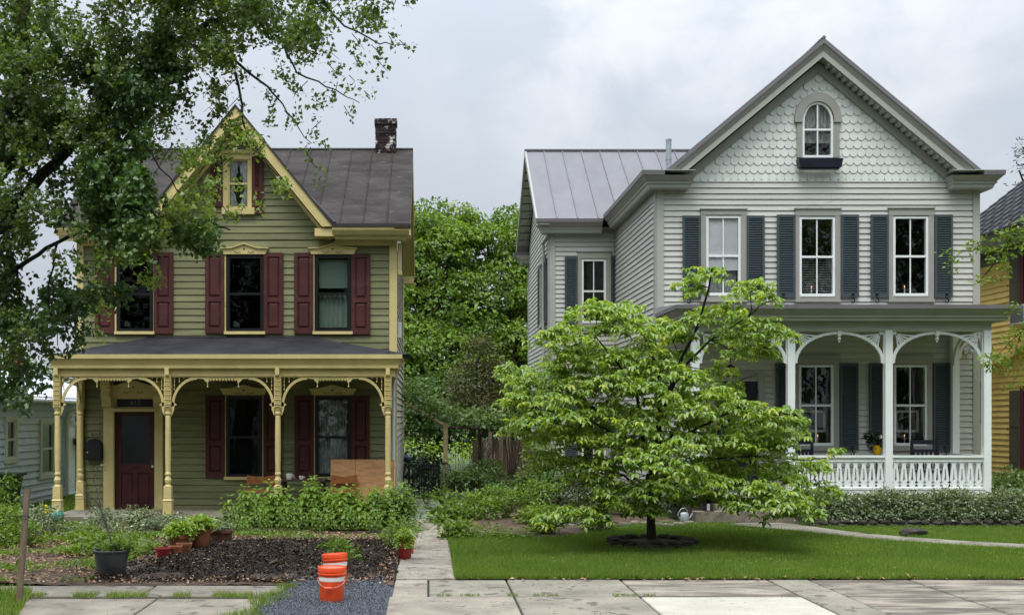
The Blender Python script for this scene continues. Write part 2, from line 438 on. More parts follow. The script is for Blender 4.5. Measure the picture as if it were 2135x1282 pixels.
L = dict(
    ginkgo=leafmat('ginkgo_leaf', (0.05, 0.10, 0.016), (0.24, 0.33, 0.05), 0.5, 0.04),
    ivy=leafmat('dark_vine_leaf', (0.026, 0.06, 0.013), (0.11, 0.205, 0.045), 0.4, 0.04),
    dogwood=leafmat('dogwood_leaf', (0.105, 0.185, 0.024), (0.27, 0.385, 0.05), 0.48, 0.05, third=(0.42, 0.46, 0.05)),
    maple=leafmat('background_tree_leaf', (0.04, 0.09, 0.010), (0.225, 0.34, 0.035), 0.38, 0.02),
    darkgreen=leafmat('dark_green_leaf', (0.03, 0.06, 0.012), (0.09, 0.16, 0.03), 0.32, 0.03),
    purple=leafmat('bronze_leaf', (0.05, 0.052, 0.022), (0.16, 0.155, 0.055), 0.3, 0.04),
    vine=leafmat('pale_vine_leaf', (0.08, 0.14, 0.05), (0.22, 0.32, 0.10), 0.38, 0.03),
    varieg=leafmat('variegated_leaf', (0.035, 0.07, 0.025), (0.22, 0.27, 0.12), 0.3, 0.06, third=(0.52, 0.54, 0.34)),
    peren=leafmat('perennial_leaf', (0.065, 0.13, 0.022), (0.23, 0.35, 0.065), 0.42, 0.03),
    fern=leafmat('light_fern_leaf', (0.065, 0.12, 0.016), (0.21, 0.31, 0.036), 0.42, 0.025),
    lime=leafmat('lime_leaf', (0.16, 0.26, 0.02), (0.30, 0.42, 0.04), 0.4, 0.05),
    grass=leafmat('grass_blade', (0.055, 0.12, 0.014), (0.20, 0.30, 0.036), 0.4, 0.03, third=(0.36, 0.36, 0.12)),
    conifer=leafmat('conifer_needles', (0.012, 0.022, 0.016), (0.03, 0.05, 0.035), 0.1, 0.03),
)

# ---------------------------------------------------------------- leaf meshes
TPL = {
    'oval': ([(0, 0, 0), (.3, -.46, .13), (.72, -.33, .04), (1, 0, -.16), (.72, .33, .04), (.3, .46, .13)], [(0, 1, 2, 3), (0, 3, 4, 5)]),
    'kite': ([(0, 0, 0), (.5, -.5, .10), (1, 0, -.08), (.5, .5, .10)], [(0, 1, 2, 3)]),
    'fan': ([(0, 0, 0), (.85, -.6, .10), (1, 0, -.02), (.85, .6, .10)], [(0, 1, 2, 3)]),
    'blade': ([(0, -.5, 0), (1, 0, 0), (0, .5, 0)], [(0, 1, 2)]),
}
def unit(a): return a / (np.linalg.norm(a, axis=1, keepdims=True) + 1e-9)
def foliage(name, P, A, Nn, Ln, Wd, mat, parent=None, tint=None, shape='kite', rng=None, kind='stuff', origin=None):
    n = len(P)
    Ln = np.broadcast_to(Ln, (n,)).astype(float); Wd = np.broadcast_to(Wd, (n,)).astype(float)
    A = unit(A); B = unit(np.cross(Nn, A)); Nn = unit(np.cross(A, B))
    tv, tf = TPL[shape]; k = len(tv)
    V = np.zeros((n, k, 3))
    for i, (t, w_, h) in enumerate(tv):
        V[:, i] = P + A * (Ln * t)[:, None] + B * (Wd * w_)[:, None] + Nn * (Ln * h)[:, None]
    V = V.reshape(-1, 3)
    if origin is None:
        origin = (float(P[:, 0].mean()), float(P[:, 1].mean()), float(V[:, 2].min()))
    origin = np.array(origin, dtype=float)
    V = V - origin
    me = bpy.data.meshes.new(name)
    me.vertices.add(n * k); me.vertices.foreach_set('co', V.astype(np.float32).ravel())
    ln = [len(f) for f in tf]; fl = np.array([i for f in tf for i in f])
    loops = (np.arange(n)[:, None] * k + fl[None, :]).ravel()
    me.loops.add(len(loops)); me.loops.foreach_set('vertex_index', loops.astype(np.int32))
    st = np.cumsum([0] + ln[:-1]); tot = sum(ln)
    starts = (np.arange(n)[:, None] * tot + st[None, :]).ravel()
    me.polygons.add(len(starts)); me.polygons.foreach_set('loop_start', starts.astype(np.int32))
    if tint is None: tint = np.random.default_rng(1).random(n)
    at_ = me.attributes.new('tint', 'FLOAT', 'POINT')
    at_.data.foreach_set('value', np.repeat(np.clip(tint, 0, 1), k).astype(np.float32))
    me.materials.append(mat)
    me.update(calc_edges=True)
    o = bpy.data.objects.new(name, me)
    link(o, parent, origin)
    if kind: o['kind'] = kind
    return o
def rdir(rng, n, up=0.0):
    a = rng.normal(size=(n, 3)); a = unit(a); a[:, 2] += up
    return unit(a)
def blob_pts(rng, c, r, n, shell=0.5, low=-1.0):
    """points through an ellipsoid, more of them near its surface and top"""
    d = rdir(rng, n, 0.25)
    q = rng.random(n) ** (1 / (3 + 6 * shell))
    p = d * q[:, None] * np.array(r)[None, :]
    if low > -1: p[:, 2] = np.maximum(p[:, 2], low * r[2])
    return np.array(c)[None, :] + p, d
def clumps(rng, blobs, leaf, dens, up=0.6, droop=0.3, clump=0.25, per=14, wr=0.55, shell=0.6, flat=0.5):
    """leaf arrays for a list of crown blobs (cx,cy,cz,rx,ry,rz): leaves gathered in clumps"""
    Ps, As, Ns, T = [], [], [], []
    for b in blobs:
        c, r = b[:3], b[3:6]
        nc = max(3, int(dens * (r[0] * r[1] + r[0] * r[2] + r[1] * r[2]) / (clump * clump)))
        cp, cd = blob_pts(rng, c, r, nc, shell)
        ct = rng.random(nc)
        k = per
        off = rng.normal(size=(nc, k, 3)) * np.array([clump, clump, clump * flat]) * 0.5
        P = (cp[:, None, :] + off).reshape(-1, 3)
        od = unit(off.reshape(-1, 3) + 1e-6)
        A = od + np.repeat(cd, k, 0) * 0.6; A[:, 2] -= droop
        Nv = rdir(rng, len(P)) * 0.7; Nv[:, 2] += up; Nv += np.repeat(cd, k, 0) * 0.5
        Ps.append(P); As.append(A); Ns.append(Nv)
        T.append(np.repeat(ct, k) * 0.6 + rng.random(len(P)) * 0.4)
    P = np.concatenate(Ps); 
    return P, np.concatenate(As), np.concatenate(Ns), leaf * rng.uniform(0.7, 1.2, len(P)), np.concatenate(T), wr

def cloud(name, parent, mat, blobs, leaf, dens, seed=1, shape='kite', **kw):
    rng = np.random.default_rng(seed); dens = dens * 4
    P, A, Nv, Ln, T, wr = clumps(rng, blobs, leaf, dens, **kw)
    return foliage(name, P, A, Nv, Ln, Ln * wr, mat, parent, T, shape)

def font_mesh(text, size, name, mat, parent, loc, depth=0.006):
    cu = bpy.data.curves.new(name, 'FONT'); cu.body = text; cu.size = size; cu.extrude = depth / 2
    cu.align_x = 'CENTER'; cu.align_y = 'CENTER'
    tmp = bpy.data.objects.new(name + '_tmp', cu); COL.objects.link(tmp)
    bpy.context.view_layer.update()
    me = bpy.data.meshes.new_from_object(tmp.evaluated_get(bpy.context.evaluated_depsgraph_get()))
    bpy.data.objects.remove(tmp)
    me.materials.clear(); me.materials.append(mat)
    o = bpy.data.objects.new(name, me)
    link(o, parent, loc); o.rotation_euler = (R(90), 0, 0)
    return o

# ---------------------------------------------------------------- ground and paving
def sheet(name, pts, z, mat, kind='structure', parent=None, thick=0.0):
    m = MB()
    n = len(pts)
    if thick:
        m.poly([(a, b, z) for a, b in pts] + [(a, b, z - thick) for a, b in pts],
               [tuple(range(n)), tuple(range(2 * n - 1, n - 1, -1))] + [(i + n, (i + 1) % n + n, (i + 1) % n, i) for i in range(n)])
    else:
        m.poly([(a, b, z) for a, b in pts], [tuple(range(n))])
    return m.build(name, mat, parent, kind=kind)
sheet('ground', [(-300, 8.5), (300, 8.5), (300, 900), (-300, 900)], -0.05, M['ground'])
sheet('road', [(-300, -60), (300, -60), (300, 8.5), (-300, 8.5)], -0.14, M['asphalt'])
MB().box(-300, 300, 8.3, 8.5, -0.3, -0.01).build('kerb', M['concgrey'], kind='structure')

YF, YM, YN = 14.5, 13.12, 10.6      # far edge, long joint and near edge of the pavement
pave = sheet('pavement', [(-9, YN), (14, YN), (14, YF), (-9, YF)], -0.03, M['joint'])
pave['kind'] = 'structure'
def slab(x0, x1, y0, y1, mat, z=0.0, parent=pave, sk0=0, sk1=0):
    j = 0.012
    rz = random.uniform(-.004, .004)
    m = MB(); b = 0.01
    xa, xb, ya, yb = x0 + j, x1 - j, y0 + j, y1 - j
    m.poly([(xa, ya, z - .04), (xb, ya, z - .04), (xb, yb, z - .04), (xa, yb, z - .04),
            (xa, ya, z - b + rz), (xb, ya, z - b + rz), (xb, yb, z - b + rz), (xa, yb, z - b + rz),
            (xa + b, ya + b, z + rz), (xb - b, ya + b, z + rz), (xb - b, yb - b, z + rz), (xa + b, yb - b, z + rz)],
           [(0, 1, 5, 4), (1, 2, 6, 5), (2, 3, 7, 6), (3, 0, 4, 7), (4, 5, 9, 8), (5, 6, 10, 9), (6, 7, 11, 10), (7, 4, 8, 11), (8, 9, 10, 11)])
    return m.build('slab', mat, parent)
cx = [-0.42, 0.006, 0.985, 2.42, 4.27, 4.79, 6.05, 7.4, 8.8, 10.2, 13]
mt = ['concrete', 'concgrey', 'concgrey', 'concbrown', 'concgrey', 'concbrown', 'concbrown', 'concbrown', 'concbrown', 'concbrown']
for i in range(len(cx) - 1):
    if i < 3: slab(cx[i], cx[i + 1], YM, YF, M['concrete' if i == 0 else 'concgrey'])
    elif i == 3: slab(cx[i], cx[i + 1], YM, YF, M['concbrown'])
slab(-0.45, 0.985, YN, YM, M['concrete']); slab(0.985, 2.42, YN, YM, M['concgrey'])
slab(2.42, 4.27, YN, YM, M['concnew'])
for i in range(4, len(cx) - 1):
    slab(cx[i], cx[i + 1], YN, YF, M[mt[i]])
# the pavement left of the gravel
for a, b in ((-8.4, -6.9), (-6.9, -5.4), (-5.4, -3.3), (-3.3, -1.7)):
    slab(a, b, 13.16, 13.98, M['concgrey'])
for a, b in ((-8.5, -6.4), (-6.4, -3.05), (-3.05, -1.85)):
    slab(a, b, YN, 12.98, M['concrete'])
# garden path
path = sheet('path', [(-.42, YF), (.36, YF), (.3, 29), (-.3, 29)], -0.02, M['joint'])
yy = YF; k = 0
while yy < 28.4:
    l = (1.35, .62, .95, .9, .85, 1.1, .8, .95, 1.0)[k % 9]
    wl, wr = -0.42 + (yy - YF) * .006, 0.37 - (yy - YF) * .006
    slab(wl, wr, yy, min(yy + l, 29), M['concrete' if k < 9 else 'bluestone'], 0.008, path)
    yy += l; k += 1

# uneven planting bed with soil
def bumpy(name, x0, x1, y0, y1, nx, ny, zfun, mat, kind='structure'):
    xs = np.linspace(x0, x1, nx); ys = np.linspace(y0, y1, ny)
    m = MB()
    m.v = [(x, y, zfun(x, y)) for y in ys for x in xs]
    m.f = [(j * nx + i, j * nx + i + 1, (j + 1) * nx + i + 1, (j + 1) * nx + i) for j in range(ny - 1) for i in range(nx - 1)]
    return m.build(name, mat, smooth=True, kind=kind)
rg = random.Random(3)
def hum(x, y): return 0.018 * math.sin(x * 2.3 + y) + 0.015 * math.sin(y * 3.1 - x * 1.7) + rg.uniform(-.008, .008)
bumpy('soil', -9.5, -0.42, 14.0, 24, 120, 120, lambda x, y: 0.0 + hum(x, y), M['soil'])
def mulchz(x, y):
    e = min((x + 4.1 + .25 * math.sin(y * 3)) * 2, (-.43 - x) * 3, (y - 14.35 - .12 * math.sin(x * 4)) * 3, (18.9 - y) * 2)
    return -0.06 + 0.115 * max(0, min(1, e * 1.3)) + hum(x * 3, y * 3) * .6
bumpy('mulch', -4.4, -0.42, 14.4, 19, 110, 110, mulchz, M['mulch'])
def gravz(x, y):
    e = min((x + 1.95 + .10 * math.sin(y * 4) - (y - 12) * .08) * 3, (-.36 - x) * 3, (14.85 + .12 * math.sin(x * 5) - y) * 4, (y - 10.4) * 3)
    return -0.045 + 0.065 * max(0, min(1, e * 1.6)) + rg.uniform(-.004, .004)
bumpy('gravel', -3.0, -0.36, 10.4, 15.1, 90, 110, gravz, M['gravelbase'])
bumpy('lawn', 0.36, 16, YF + .02, 22.2, 80, 50, lambda x, y: 0.012 + 0.01 * math.sin(x * 1.3) * math.sin(y * 1.1), M['lawn'])
bumpy('flower_bed_soil', 0.30, 4.8, 18.0, 28.5, 50, 90, lambda x, y: (0.035 if (y > 19.6 + .35 * math.sin(x * 2) + max(0, (x - 2) * 1.0)) else -0.03) + rg.uniform(-.01, .01), M['soil'])
# curving concrete walk across the lawn
cw = [(1530, 1091, 1092), (1610, 1090, 1099), (1660, 1095, 1104), (1720, 1104, 1110), (1800, 1114, 1119), (1900, 1122, 1127), (2020, 1130, 1135), (2160, 1137, 1142), (2400, 1146, 1151)]
m = MB(); pts = []
for a, t, b in cw:
    pts.append(G(a - 10, b + 1, .03)); pts.append(G(a + 10, t - 2, .03))
pts += [p - Vector((0, 0, .06)) for p in pts]
n = len(cw)
for i in range(n - 1):
    a = 2 * i
    m.f.append((a, a + 2, a + 3, a + 1)); m.f.append((a + 2 * n, a + 2 * n + 2, a + 2, a))
    m.f.append((a + 1, a + 3, a + 3 + 2 * n, a + 1 + 2 * n))
m.v = [tuple(p) for p in pts]
m.build('lawn_walk', M['concgrey'], kind='structure')
walk_poly = [(p.x, p.y) for p in pts[0:2 * n:2]] + [(p.x, p.y) for p in pts[1:2 * n:2]][::-1]

# ---------------------------------------------------------------- wall building helpers
def intervals(a, b, cuts):
    seg = [(a, b)]
    for c0, c1 in cuts:
        out = []
        for s0, s1 in seg:
            if c1 <= s0 or c0 >= s1: out.append((s0, s1)); continue
            if c0 > s0: out.append((s0, c0))
            if c1 < s1: out.append((c1, s1))
        seg = out
    return [s for s in seg if s[1] - s[0] > 0.02]
def wall(parent, axis, plane, thick, a0, a1, z0, z1, ops, mat, name='wall', gable=None):
    """solid wall with openings; axis 'x': runs along X, its face at Y=plane, thickness to +Y. axis 'y': along Y, face at X=plane, thickness signed"""
    m = MB()
    xs = sorted({a0, a1} | {v for o in ops for v in o[:2]})
    for i in range(len(xs) - 1):
        u, v = xs[i], xs[i + 1]
        mid = (u + v) / 2
        for (q0, q1) in intervals(z0, z1, [(o[2], o[3]) for o in ops if o[0] < mid < o[1]]):
            if axis == 'x': m.box(u, v, plane, plane + thick, q0, q1)
            else: m.box(min(plane, plane + thick), max(plane, plane + thick), u, v, q0, q1)
    if gable:   # triangle (a_left, a_right, a_peak, z_peak) standing on z1
        g0, g1, gp, gz = gable
        if axis == 'x': m.py([(g0, z1), (g1, z1), (gp, gz)], plane, plane + thick)
        else: m.px([(g0, z1), (g1, z1), (gp, gz)], min(plane, plane + thick), max(plane, plane + thick))
    return m.build(name, mat, parent)
def siding(parent, axis, plane, side, a0, a1, z0, z1, ex, mat, ops=(), clip=None, gap=0.010, t0=0.010, t1=0.026, name='siding_board', wob=0.0015, limit=None, rs=5):
    """boards lapped in courses; side -1: faces the negative axis. clip(z)->(lo,hi)"""
    rr = random.Random(rs)
    z = z0; cnt = 0; rest = MB()
    while z < z1 - 0.03:
        zt = min(z + ex, z1)
        mid = (z + zt) / 2
        cuts = [(o[0], o[1]) for o in ops if o[2] < mid < o[3]]
        segs = []
        for s0, s1 in intervals(a0, a1, cuts):
            if s1 - s0 > 1.6 and rr.random() < .55:
                q = rr.uniform(s0 + .4, s1 - .4); segs += [(s0, q - .002), (q + .002, s1)]
            else: segs.append((s0, s1))
        for s0, s1 in segs:
            b0, b1, c0, c1 = s0, s1, s0, s1
            if clip:
                lo, hi = clip(z + gap); lo2, hi2 = clip(zt)
                b0, b1 = max(b0, lo), min(b1, hi); c0, c1 = max(c0, lo2), min(c1, hi2)
                if b1 - b0 < 0.03: continue
                if c1 <= c0: c0 = c1 = (max(b0, min(b1, (lo2 + hi2) / 2)))
            d0 = rr.uniform(-wob, wob); d1 = rr.uniform(-wob, wob)
            zb, zt2 = z + gap, zt
            if axis == 'x':
                P = [(b0, plane + side * t1, zb + d0), (b1, plane + side * t1, zb + d1), (b1, plane, zb + d1), (b0, plane, zb + d0),
                     (c0, plane + side * t0, zt2 + d0), (c1, plane + side * t0, zt2 + d1), (c1, plane, zt2 + d1), (c0, plane, zt2 + d0)]
            else:
                P = [(plane + side * t1, b0, zb + d0), (plane + side * t1, b1, zb + d1), (plane, b1, zb + d1), (plane, b0, zb + d0),
                     (plane + side * t0, c0, zt2 + d0), (plane + side * t0, c1, zt2 + d1), (plane, c1, zt2 + d1), (plane, c0, zt2 + d0)]
            if limit is not None and cnt >= limit:
                rest.hexa(P)
            else:
                MB().hexa(P).build(name, mat, parent); cnt += 1
        z = zt
    if rest.v: rest.build(name, mat, parent, kind='stuff')
    return cnt
def frame(m, x0, x1, z0, z1, y0, y1, wl, wr=None, wt=None, wb=None):
    wr = wl if wr is None else wr; wt = wl if wt is None else wt; wb = wl if wb is None else wb
    m.box(x0, x0 + wl, y0, y1, z0, z1); m.box(x1 - wr, x1, y0, y1, z0, z1)
    m.box(x0 + wl, x1 - wr, y0, y1, z1 - wt, z1); m.box(x0 + wl, x1 - wr, y0, y1, z0, z0 + wb)
    return m
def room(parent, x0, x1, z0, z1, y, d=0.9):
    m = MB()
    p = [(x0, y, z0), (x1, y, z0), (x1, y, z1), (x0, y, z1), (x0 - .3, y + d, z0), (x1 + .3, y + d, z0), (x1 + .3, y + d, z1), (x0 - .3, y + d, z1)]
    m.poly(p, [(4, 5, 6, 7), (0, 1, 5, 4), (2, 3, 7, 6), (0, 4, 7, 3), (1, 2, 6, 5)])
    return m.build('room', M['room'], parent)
def curtain(parent, x0, x1, z0, z1, y, mat, name='curtain', folds=7, amp=0.02):
    m = MB(); n = folds * 6
    for i in range(n + 1):
        x = x0 + (x1 - x0) * i / n
        yy = y + amp * math.sin(i * 2 * math.pi / 6)
        m.v += [(x, yy, z0), (x, yy, z1)]
    m.f = [(2 * i, 2 * i + 2, 2 * i + 3, 2 * i + 1) for i in range(n)]
    return m.build(name, mat, parent, smooth=True)

# ================================================================ GREEN HOUSE
YG = 24.0
def gx(p): return (p - VX) / 100
def gz(p): return HC + (VY - p) / 100
gh = thing('green_house', (-4, YG, 0), 'olive green clapboard house with yellow trim, maroon shutters and a steep front gable', 'house')
GX0, GX1 = gx(165), gx(824)
GW = {  # openings
    'up': [(gx(244), gx(321), gz(691), gz(532)), (gx(472), gx(551), gz(691), gz(532)), (gx(656), gx(733), gz(691), gz(532))],
    'lo': [(gx(472), gx(548), gz(993), gz(826)), (gx(657), gx(733), gz(993), gz(826))],
}
door_op = (gx(240), gx(324), gz(1066), gz(829))
att = (gx(477), gx(519), gz(434), gz(334))
ops = GW['up'] + GW['lo'] + [door_op, att]
EZ = 5.93
RZ, RY = 8.39, 27.4
gY1 = 30.8
wall(gh, 'x', YG, 0.16, GX0, GX1, -0.1, 5.72, [o for o in ops if o is not att], M['green'])
# gable wall above, in front of the roof (with the small window opening left in)
GP = -3.936
def gclip(z):   # rake clip on the wall plane
    h = (8.10 - z) / 1.226
    return (GP - .02 - h, GP - .02 + h)
wm = MB()
zl = [5.72, att[2], att[3], 8.10]
def gq(x0a, x1a, za, x0b, x1b, zb): wm.py([(x0a, za), (x1a, za), (x1b, zb), (x0b, zb)], YG, YG + .16)
a, b = gclip(zl[0]); c, d = gclip(zl[1]); gq(a, b, zl[0], c, d, zl[1])
e, f = gclip(zl[2]); gq(c, att[0], zl[1], e, att[0], zl[2]); gq(att[1], d, zl[1], att[1], f, zl[2])
wm.py([(e, zl[2]), (f, zl[2]), (GP - .02, 8.10)], YG, YG + .16)
wm.build('gable_wall', M['green'], gh)
# the other walls
yr = (YG + gY1) / 2
wall(gh, 'y', GX1, -0.16, YG + .16, gY1, -0.1, 5.72, [], M['peel'], gable=(YG + .16, gY1, yr, 7.95))
wall(gh, 'y', GX0, 0.16, YG + .16, gY1, -0.1, 5.72, [], M['green'], gable=(YG + .16, gY1, yr, 7.95))
wall(gh, 'x', gY1, 0.16, GX0, GX1, -0.1, 5.72, [], M['green'])
siding(gh, 'x', YG - .002, -1, GX0 + .10, GX1 - .12, 0.06, 5.72, 0.1411, M['green'], [(o[0], o[1], o[2], o[3]) for o in ops if o is not att], gap=.010, t0=.012, t1=.029, wob=.003)
def sclip(z): 
    h = (8.06 - z) / 1.226
    return (GP - .02 - h, GP - .02 + h)
siding(gh, 'x', YG - .002, -1, GX0 + .10, GX1 - .12, 5.72, 8.0, 0.1411, M['green'], [att], clip=sclip, gap=.010, t0=.012, t1=.029)
siding(gh, 'y', GX1 + .002, 1, YG + .12, gY1 - .1, 0.06, 5.6, 0.1411, M['peel'], gap=.013, t0=.01, t1=.03, rs=9)
# corner boards
MB().box(GX0 - .04, GX0 + .10, YG - .045, YG + .1, -0.1, 5.70).build('corner_board', M['yellow'], gh)
MB().box(GX1 - .12, GX1 + .035, YG - .045, YG + .12, -0.1, 5.70).build('corner_board', M['yellow'], gh)
MB().box(GX1 + .003, GX1 + .045, gY1 - .16, gY1 + .05, -0.1, 5.6).build('corner_board', M['yellow'], gh)
MB().box(GX0 - .03, GX1 + .03, YG - .03, YG + .02, -0.12, 0.055).build('foundation', M['concgrey'], gh)
# main roof in standing seam panels
RX0, RX1 = -7.62, -0.35
SY, SZ = 23.5, 5.97
def rp(x0, x1, ya, za, yb, zb, t=0.03, matn='roofdark', nm='roof_panel', seam=True, par=None):
    par = gh if par is None else par
    m = MB()
    m.hexa([(x0, ya, za - t), (x1, ya, za - t), (x1, yb, zb - t), (x0, yb, zb - t), (x0, ya, za), (x1, ya, za), (x1, yb, zb), (x0, yb, zb)])
    if seam:
        m.hexa([(x1 - .02, ya, za), (x1 + .015, ya, za), (x1 + .015, yb, zb), (x1 - .02, yb, zb), (x1 - .01, ya, za + .028), (x1 + .005, ya, za + .028), (x1 + .005, yb, zb + .028), (x1 - .01, yb, zb + .028)])
    return m.build(nm, M[matn], par)
npan = 15; pw = (RX1 - RX0) / npan
def vy(x):   # where the roof plane starts behind the cross gable
    q = abs(x - GP) / 2.006
    return SY if q >= 1 else SY + (RY - SY) * (1 - q)
def vz(y): return SZ + (RZ - SZ) * (y - SY) / (RY - SY)
for i in range(npan):
    a_, b_ = RX0 + i * pw, RX0 + (i + 1) * pw
    bp_ = [a_] + [q for q in (GP - 2.006, GP, GP + 2.006) if a_ + .01 < q < b_ - .01] + [b_]
    m = MB()
    for u, v in zip(bp_, bp_[1:]):
        yu, yv = vy(u), vy(v)
        m.hexa([(u, yu, vz(yu) - .03), (v, yv, vz(yv) - .03), (v, RY, RZ - .03), (u, RY, RZ - .03), (u, yu, vz(yu)), (v, yv, vz(yv)), (v, RY, RZ), (u, RY, RZ)])
    if i < npan - 1:
        yv = vy(b_); zv = vz(yv)
        m.hexa([(b_ - .02, yv, zv), (b_ + .015, yv, zv), (b_ + .015, RY, RZ), (b_ - .02, RY, RZ), (b_ - .01, yv, zv + .028), (b_ + .005, yv, zv + .028), (b_ + .005, RY, RZ + .028), (b_ - .01, RY, RZ + .028)])
    m.build('roof_panel', M['roofdark'], gh)
rp(RX0, RX1, gY1 + .5, SZ, RY, RZ, nm='rear_roof', seam=False)
MB().tube([(RX0, RY, RZ + .01), (RX1, RY, RZ + .01)], .035, 6).build('ridge_cap', M['edge'], gh)
# cross gable roof: two slopes that die into the main roof
GA = 8.43
for s in (-1, 1):
    fx, fz = GP + s * 2.006, SZ
    bx = GP
    m = MB()
    tp = [(GP, 23.5, GA), (fx, 23.5, fz), (fx, 23.62, fz), (GP, 27.5, GA)]
    m.poly([(a, b, c) for a, b, c in tp] + [(a, b, c - .05) for a, b, c in tp],
           [(0, 1, 2, 3) if s > 0 else (3, 2, 1, 0), (7, 6, 5, 4) if s > 0 else (4, 5, 6, 7), (0, 4, 5, 1), (1, 5, 6, 2), (2, 6, 7, 3), (3, 7, 4, 0)])
    m.build('gable_roof', M['edge'], gh)
    # valley flashing
    MB().tube([(fx + s * .03, 23.5, fz + .03), (GP + s * .02, 27.3, GA - .02)], .03, 5).build('valley_flashing', M['edge'], gh)
    def band(o0, o1, y0, y1, nm, ma, zb=5.90):
        dx0 = (GA - o0 - zb) / 1.226; dx1 = (GA - o1 - zb) / 1.226
        P = [(GP, GA - o0), (GP + s * dx0, zb), (GP + s * dx1, zb), (GP, GA - o1)]
        if s < 0: P = P[::-1]
        return MB().py(P, y0, y1).build(nm, M[ma], gh)
    band(.052, .33, 23.53, 23.57, 'rake_board', 'yellow', 5.93)
    band(.27, .30, 23.57, YG - .03, 'rake_soffit', 'yellow', 5.93)
    band(.34, .44, YG - .075, YG - .035, 'rake_frieze', 'yellow', 5.72)
MB().py([(GP - .08, GA - .30), (GP, GA - .42), (GP + .08, GA - .30), (GP, GA - .20)], 23.51, 23.55).build('peak_block', M['yellow'], gh)
# horizontal eaves either side of the gable
for xa, xb in ((GP + 1.98, RX1 + .0), (RX0, GP - 1.98)):
    MB().box(xa, xb, 23.47, 23.52, 5.925, 5.985).build('roof_drip_edge', M['edge'], gh)
    m = MB()
    m.px([(23.50, 5.92), (23.50, 5.86), (23.56, 5.78), (23.58, 5.76), (YG + .1, 5.76), (YG + .1, 5.92)], xa, xb)
    m.build('eave_fascia', M['yellow'], gh)
    MB().px([(23.62, 5.757), (23.66, 5.69), (YG - .05, 5.69), (YG - .05, 5.757)], xa + .04, xb - .1 if xb > -1 else xb).build('eave_soffit', M['yellow'], gh)
    MB().box(max(xa, GX0), min(xb, GX1), YG - .075, YG - .035, 5.60, 5.69).build('eave_frieze', M['yellow'], gh)
for s in (-1, 1):
    xa, xb = sorted((GP + s * 1.62, GP + s * 2.02))
    MB().box(xa, xb, 23.575, YG - .03, 5.74, 5.90).build('eave_block', M['yellow'], gh)
# right-hand rake boards and soffits (gable end seen edge on)
for (ya, yb) in ((23.5, RY), (gY1 + .5, RY)):
    for x0, x1 in ((RX1 - .03, RX1 - .003), (RX0 + .003, RX0 + .03)):
        MB().hexa([(x0, ya, SZ - .22), (x1, ya, SZ - .22), (x1, yb, RZ - .22), (x0, yb, RZ - .22), (x0, ya, SZ - .035), (x1, ya, SZ - .035), (x1, yb, RZ - .035), (x0, yb, RZ - .035)]).build('rake_board', M['yellow'], gh)
    MB().hexa([(GX1, ya, SZ - .10), (RX1 - .035, ya, SZ - .10), (RX1 - .035, yb, RZ - .10), (GX1, yb, RZ - .10), (GX1, ya, SZ - .07), (RX1 - .035, ya, SZ - .07), (RX1 - .035, yb, RZ - .07), (GX1, yb, RZ - .07)]).build('rake_soffit', M['yellow'], gh)
MB().box(GX1, RX1 - .03, gY1 + .05, gY1 + .48, 5.62, 5.80).build('eave_return', M['yellow'], gh)
# scroll bracket at the right corner
MB().box(GX1 + .05, GX1 + .12, YG - .02, YG + .10, 5.05, 5.66).build('corner_bracket', M['yellow'], gh)
MB().lathe([(.03, 4.98), (.06, 5.01), (.06, 5.06), (.03, 5.1)], GX1 + .085, YG + .04, 8).build('bracket_drop', M['yellow'], gh)

# chimney with its bricks
chx0, chx1, chy0, chy1 = -1.247, -0.748, 27.18, 27.6
ch = MB().box(chx0 + .012, chx1 - .012, chy0 + .012, chy1 - .012, 8.0, 9.06).build('chimney', M['mortar'], gh)
z = 8.22; row = 0
rr = random.Random(4)
while z < 9.06:
    off = 0 if row % 2 else .105
    ex = .018 if z > 8.93 else (-.006 if row % 3 == 0 else 0)
    x = chx0 - ex - off * 0
    xs_ = [chx0 - ex]
    c = chx0 - ex + (.21 if row % 2 else .105)
    while c < chx1 + ex - .04: xs_.append(c); c += .205
    xs_.append(chx1 + ex)
    for i in range(len(xs_) - 1):
        if row > 10 and rr.random() < .25: continue
        MB().box(xs_[i] + .005, xs_[i + 1] - .005, chy0 - ex - rr.uniform(0, .006), chy0 + .09, z + .005, z + .066).build('brick', M['brick'], ch)
    for xx in ((chx0 - ex, chx0 + .09), (chx1 - .09, chx1 + ex)):
        for ya_ in (chy0 + .10, chy0 + .26):
            MB().box(xx[0], xx[1], ya_, ya_ + .15, z + .005, z + .066).build('brick', M['brick'], ch)
    z += .072; row += 1

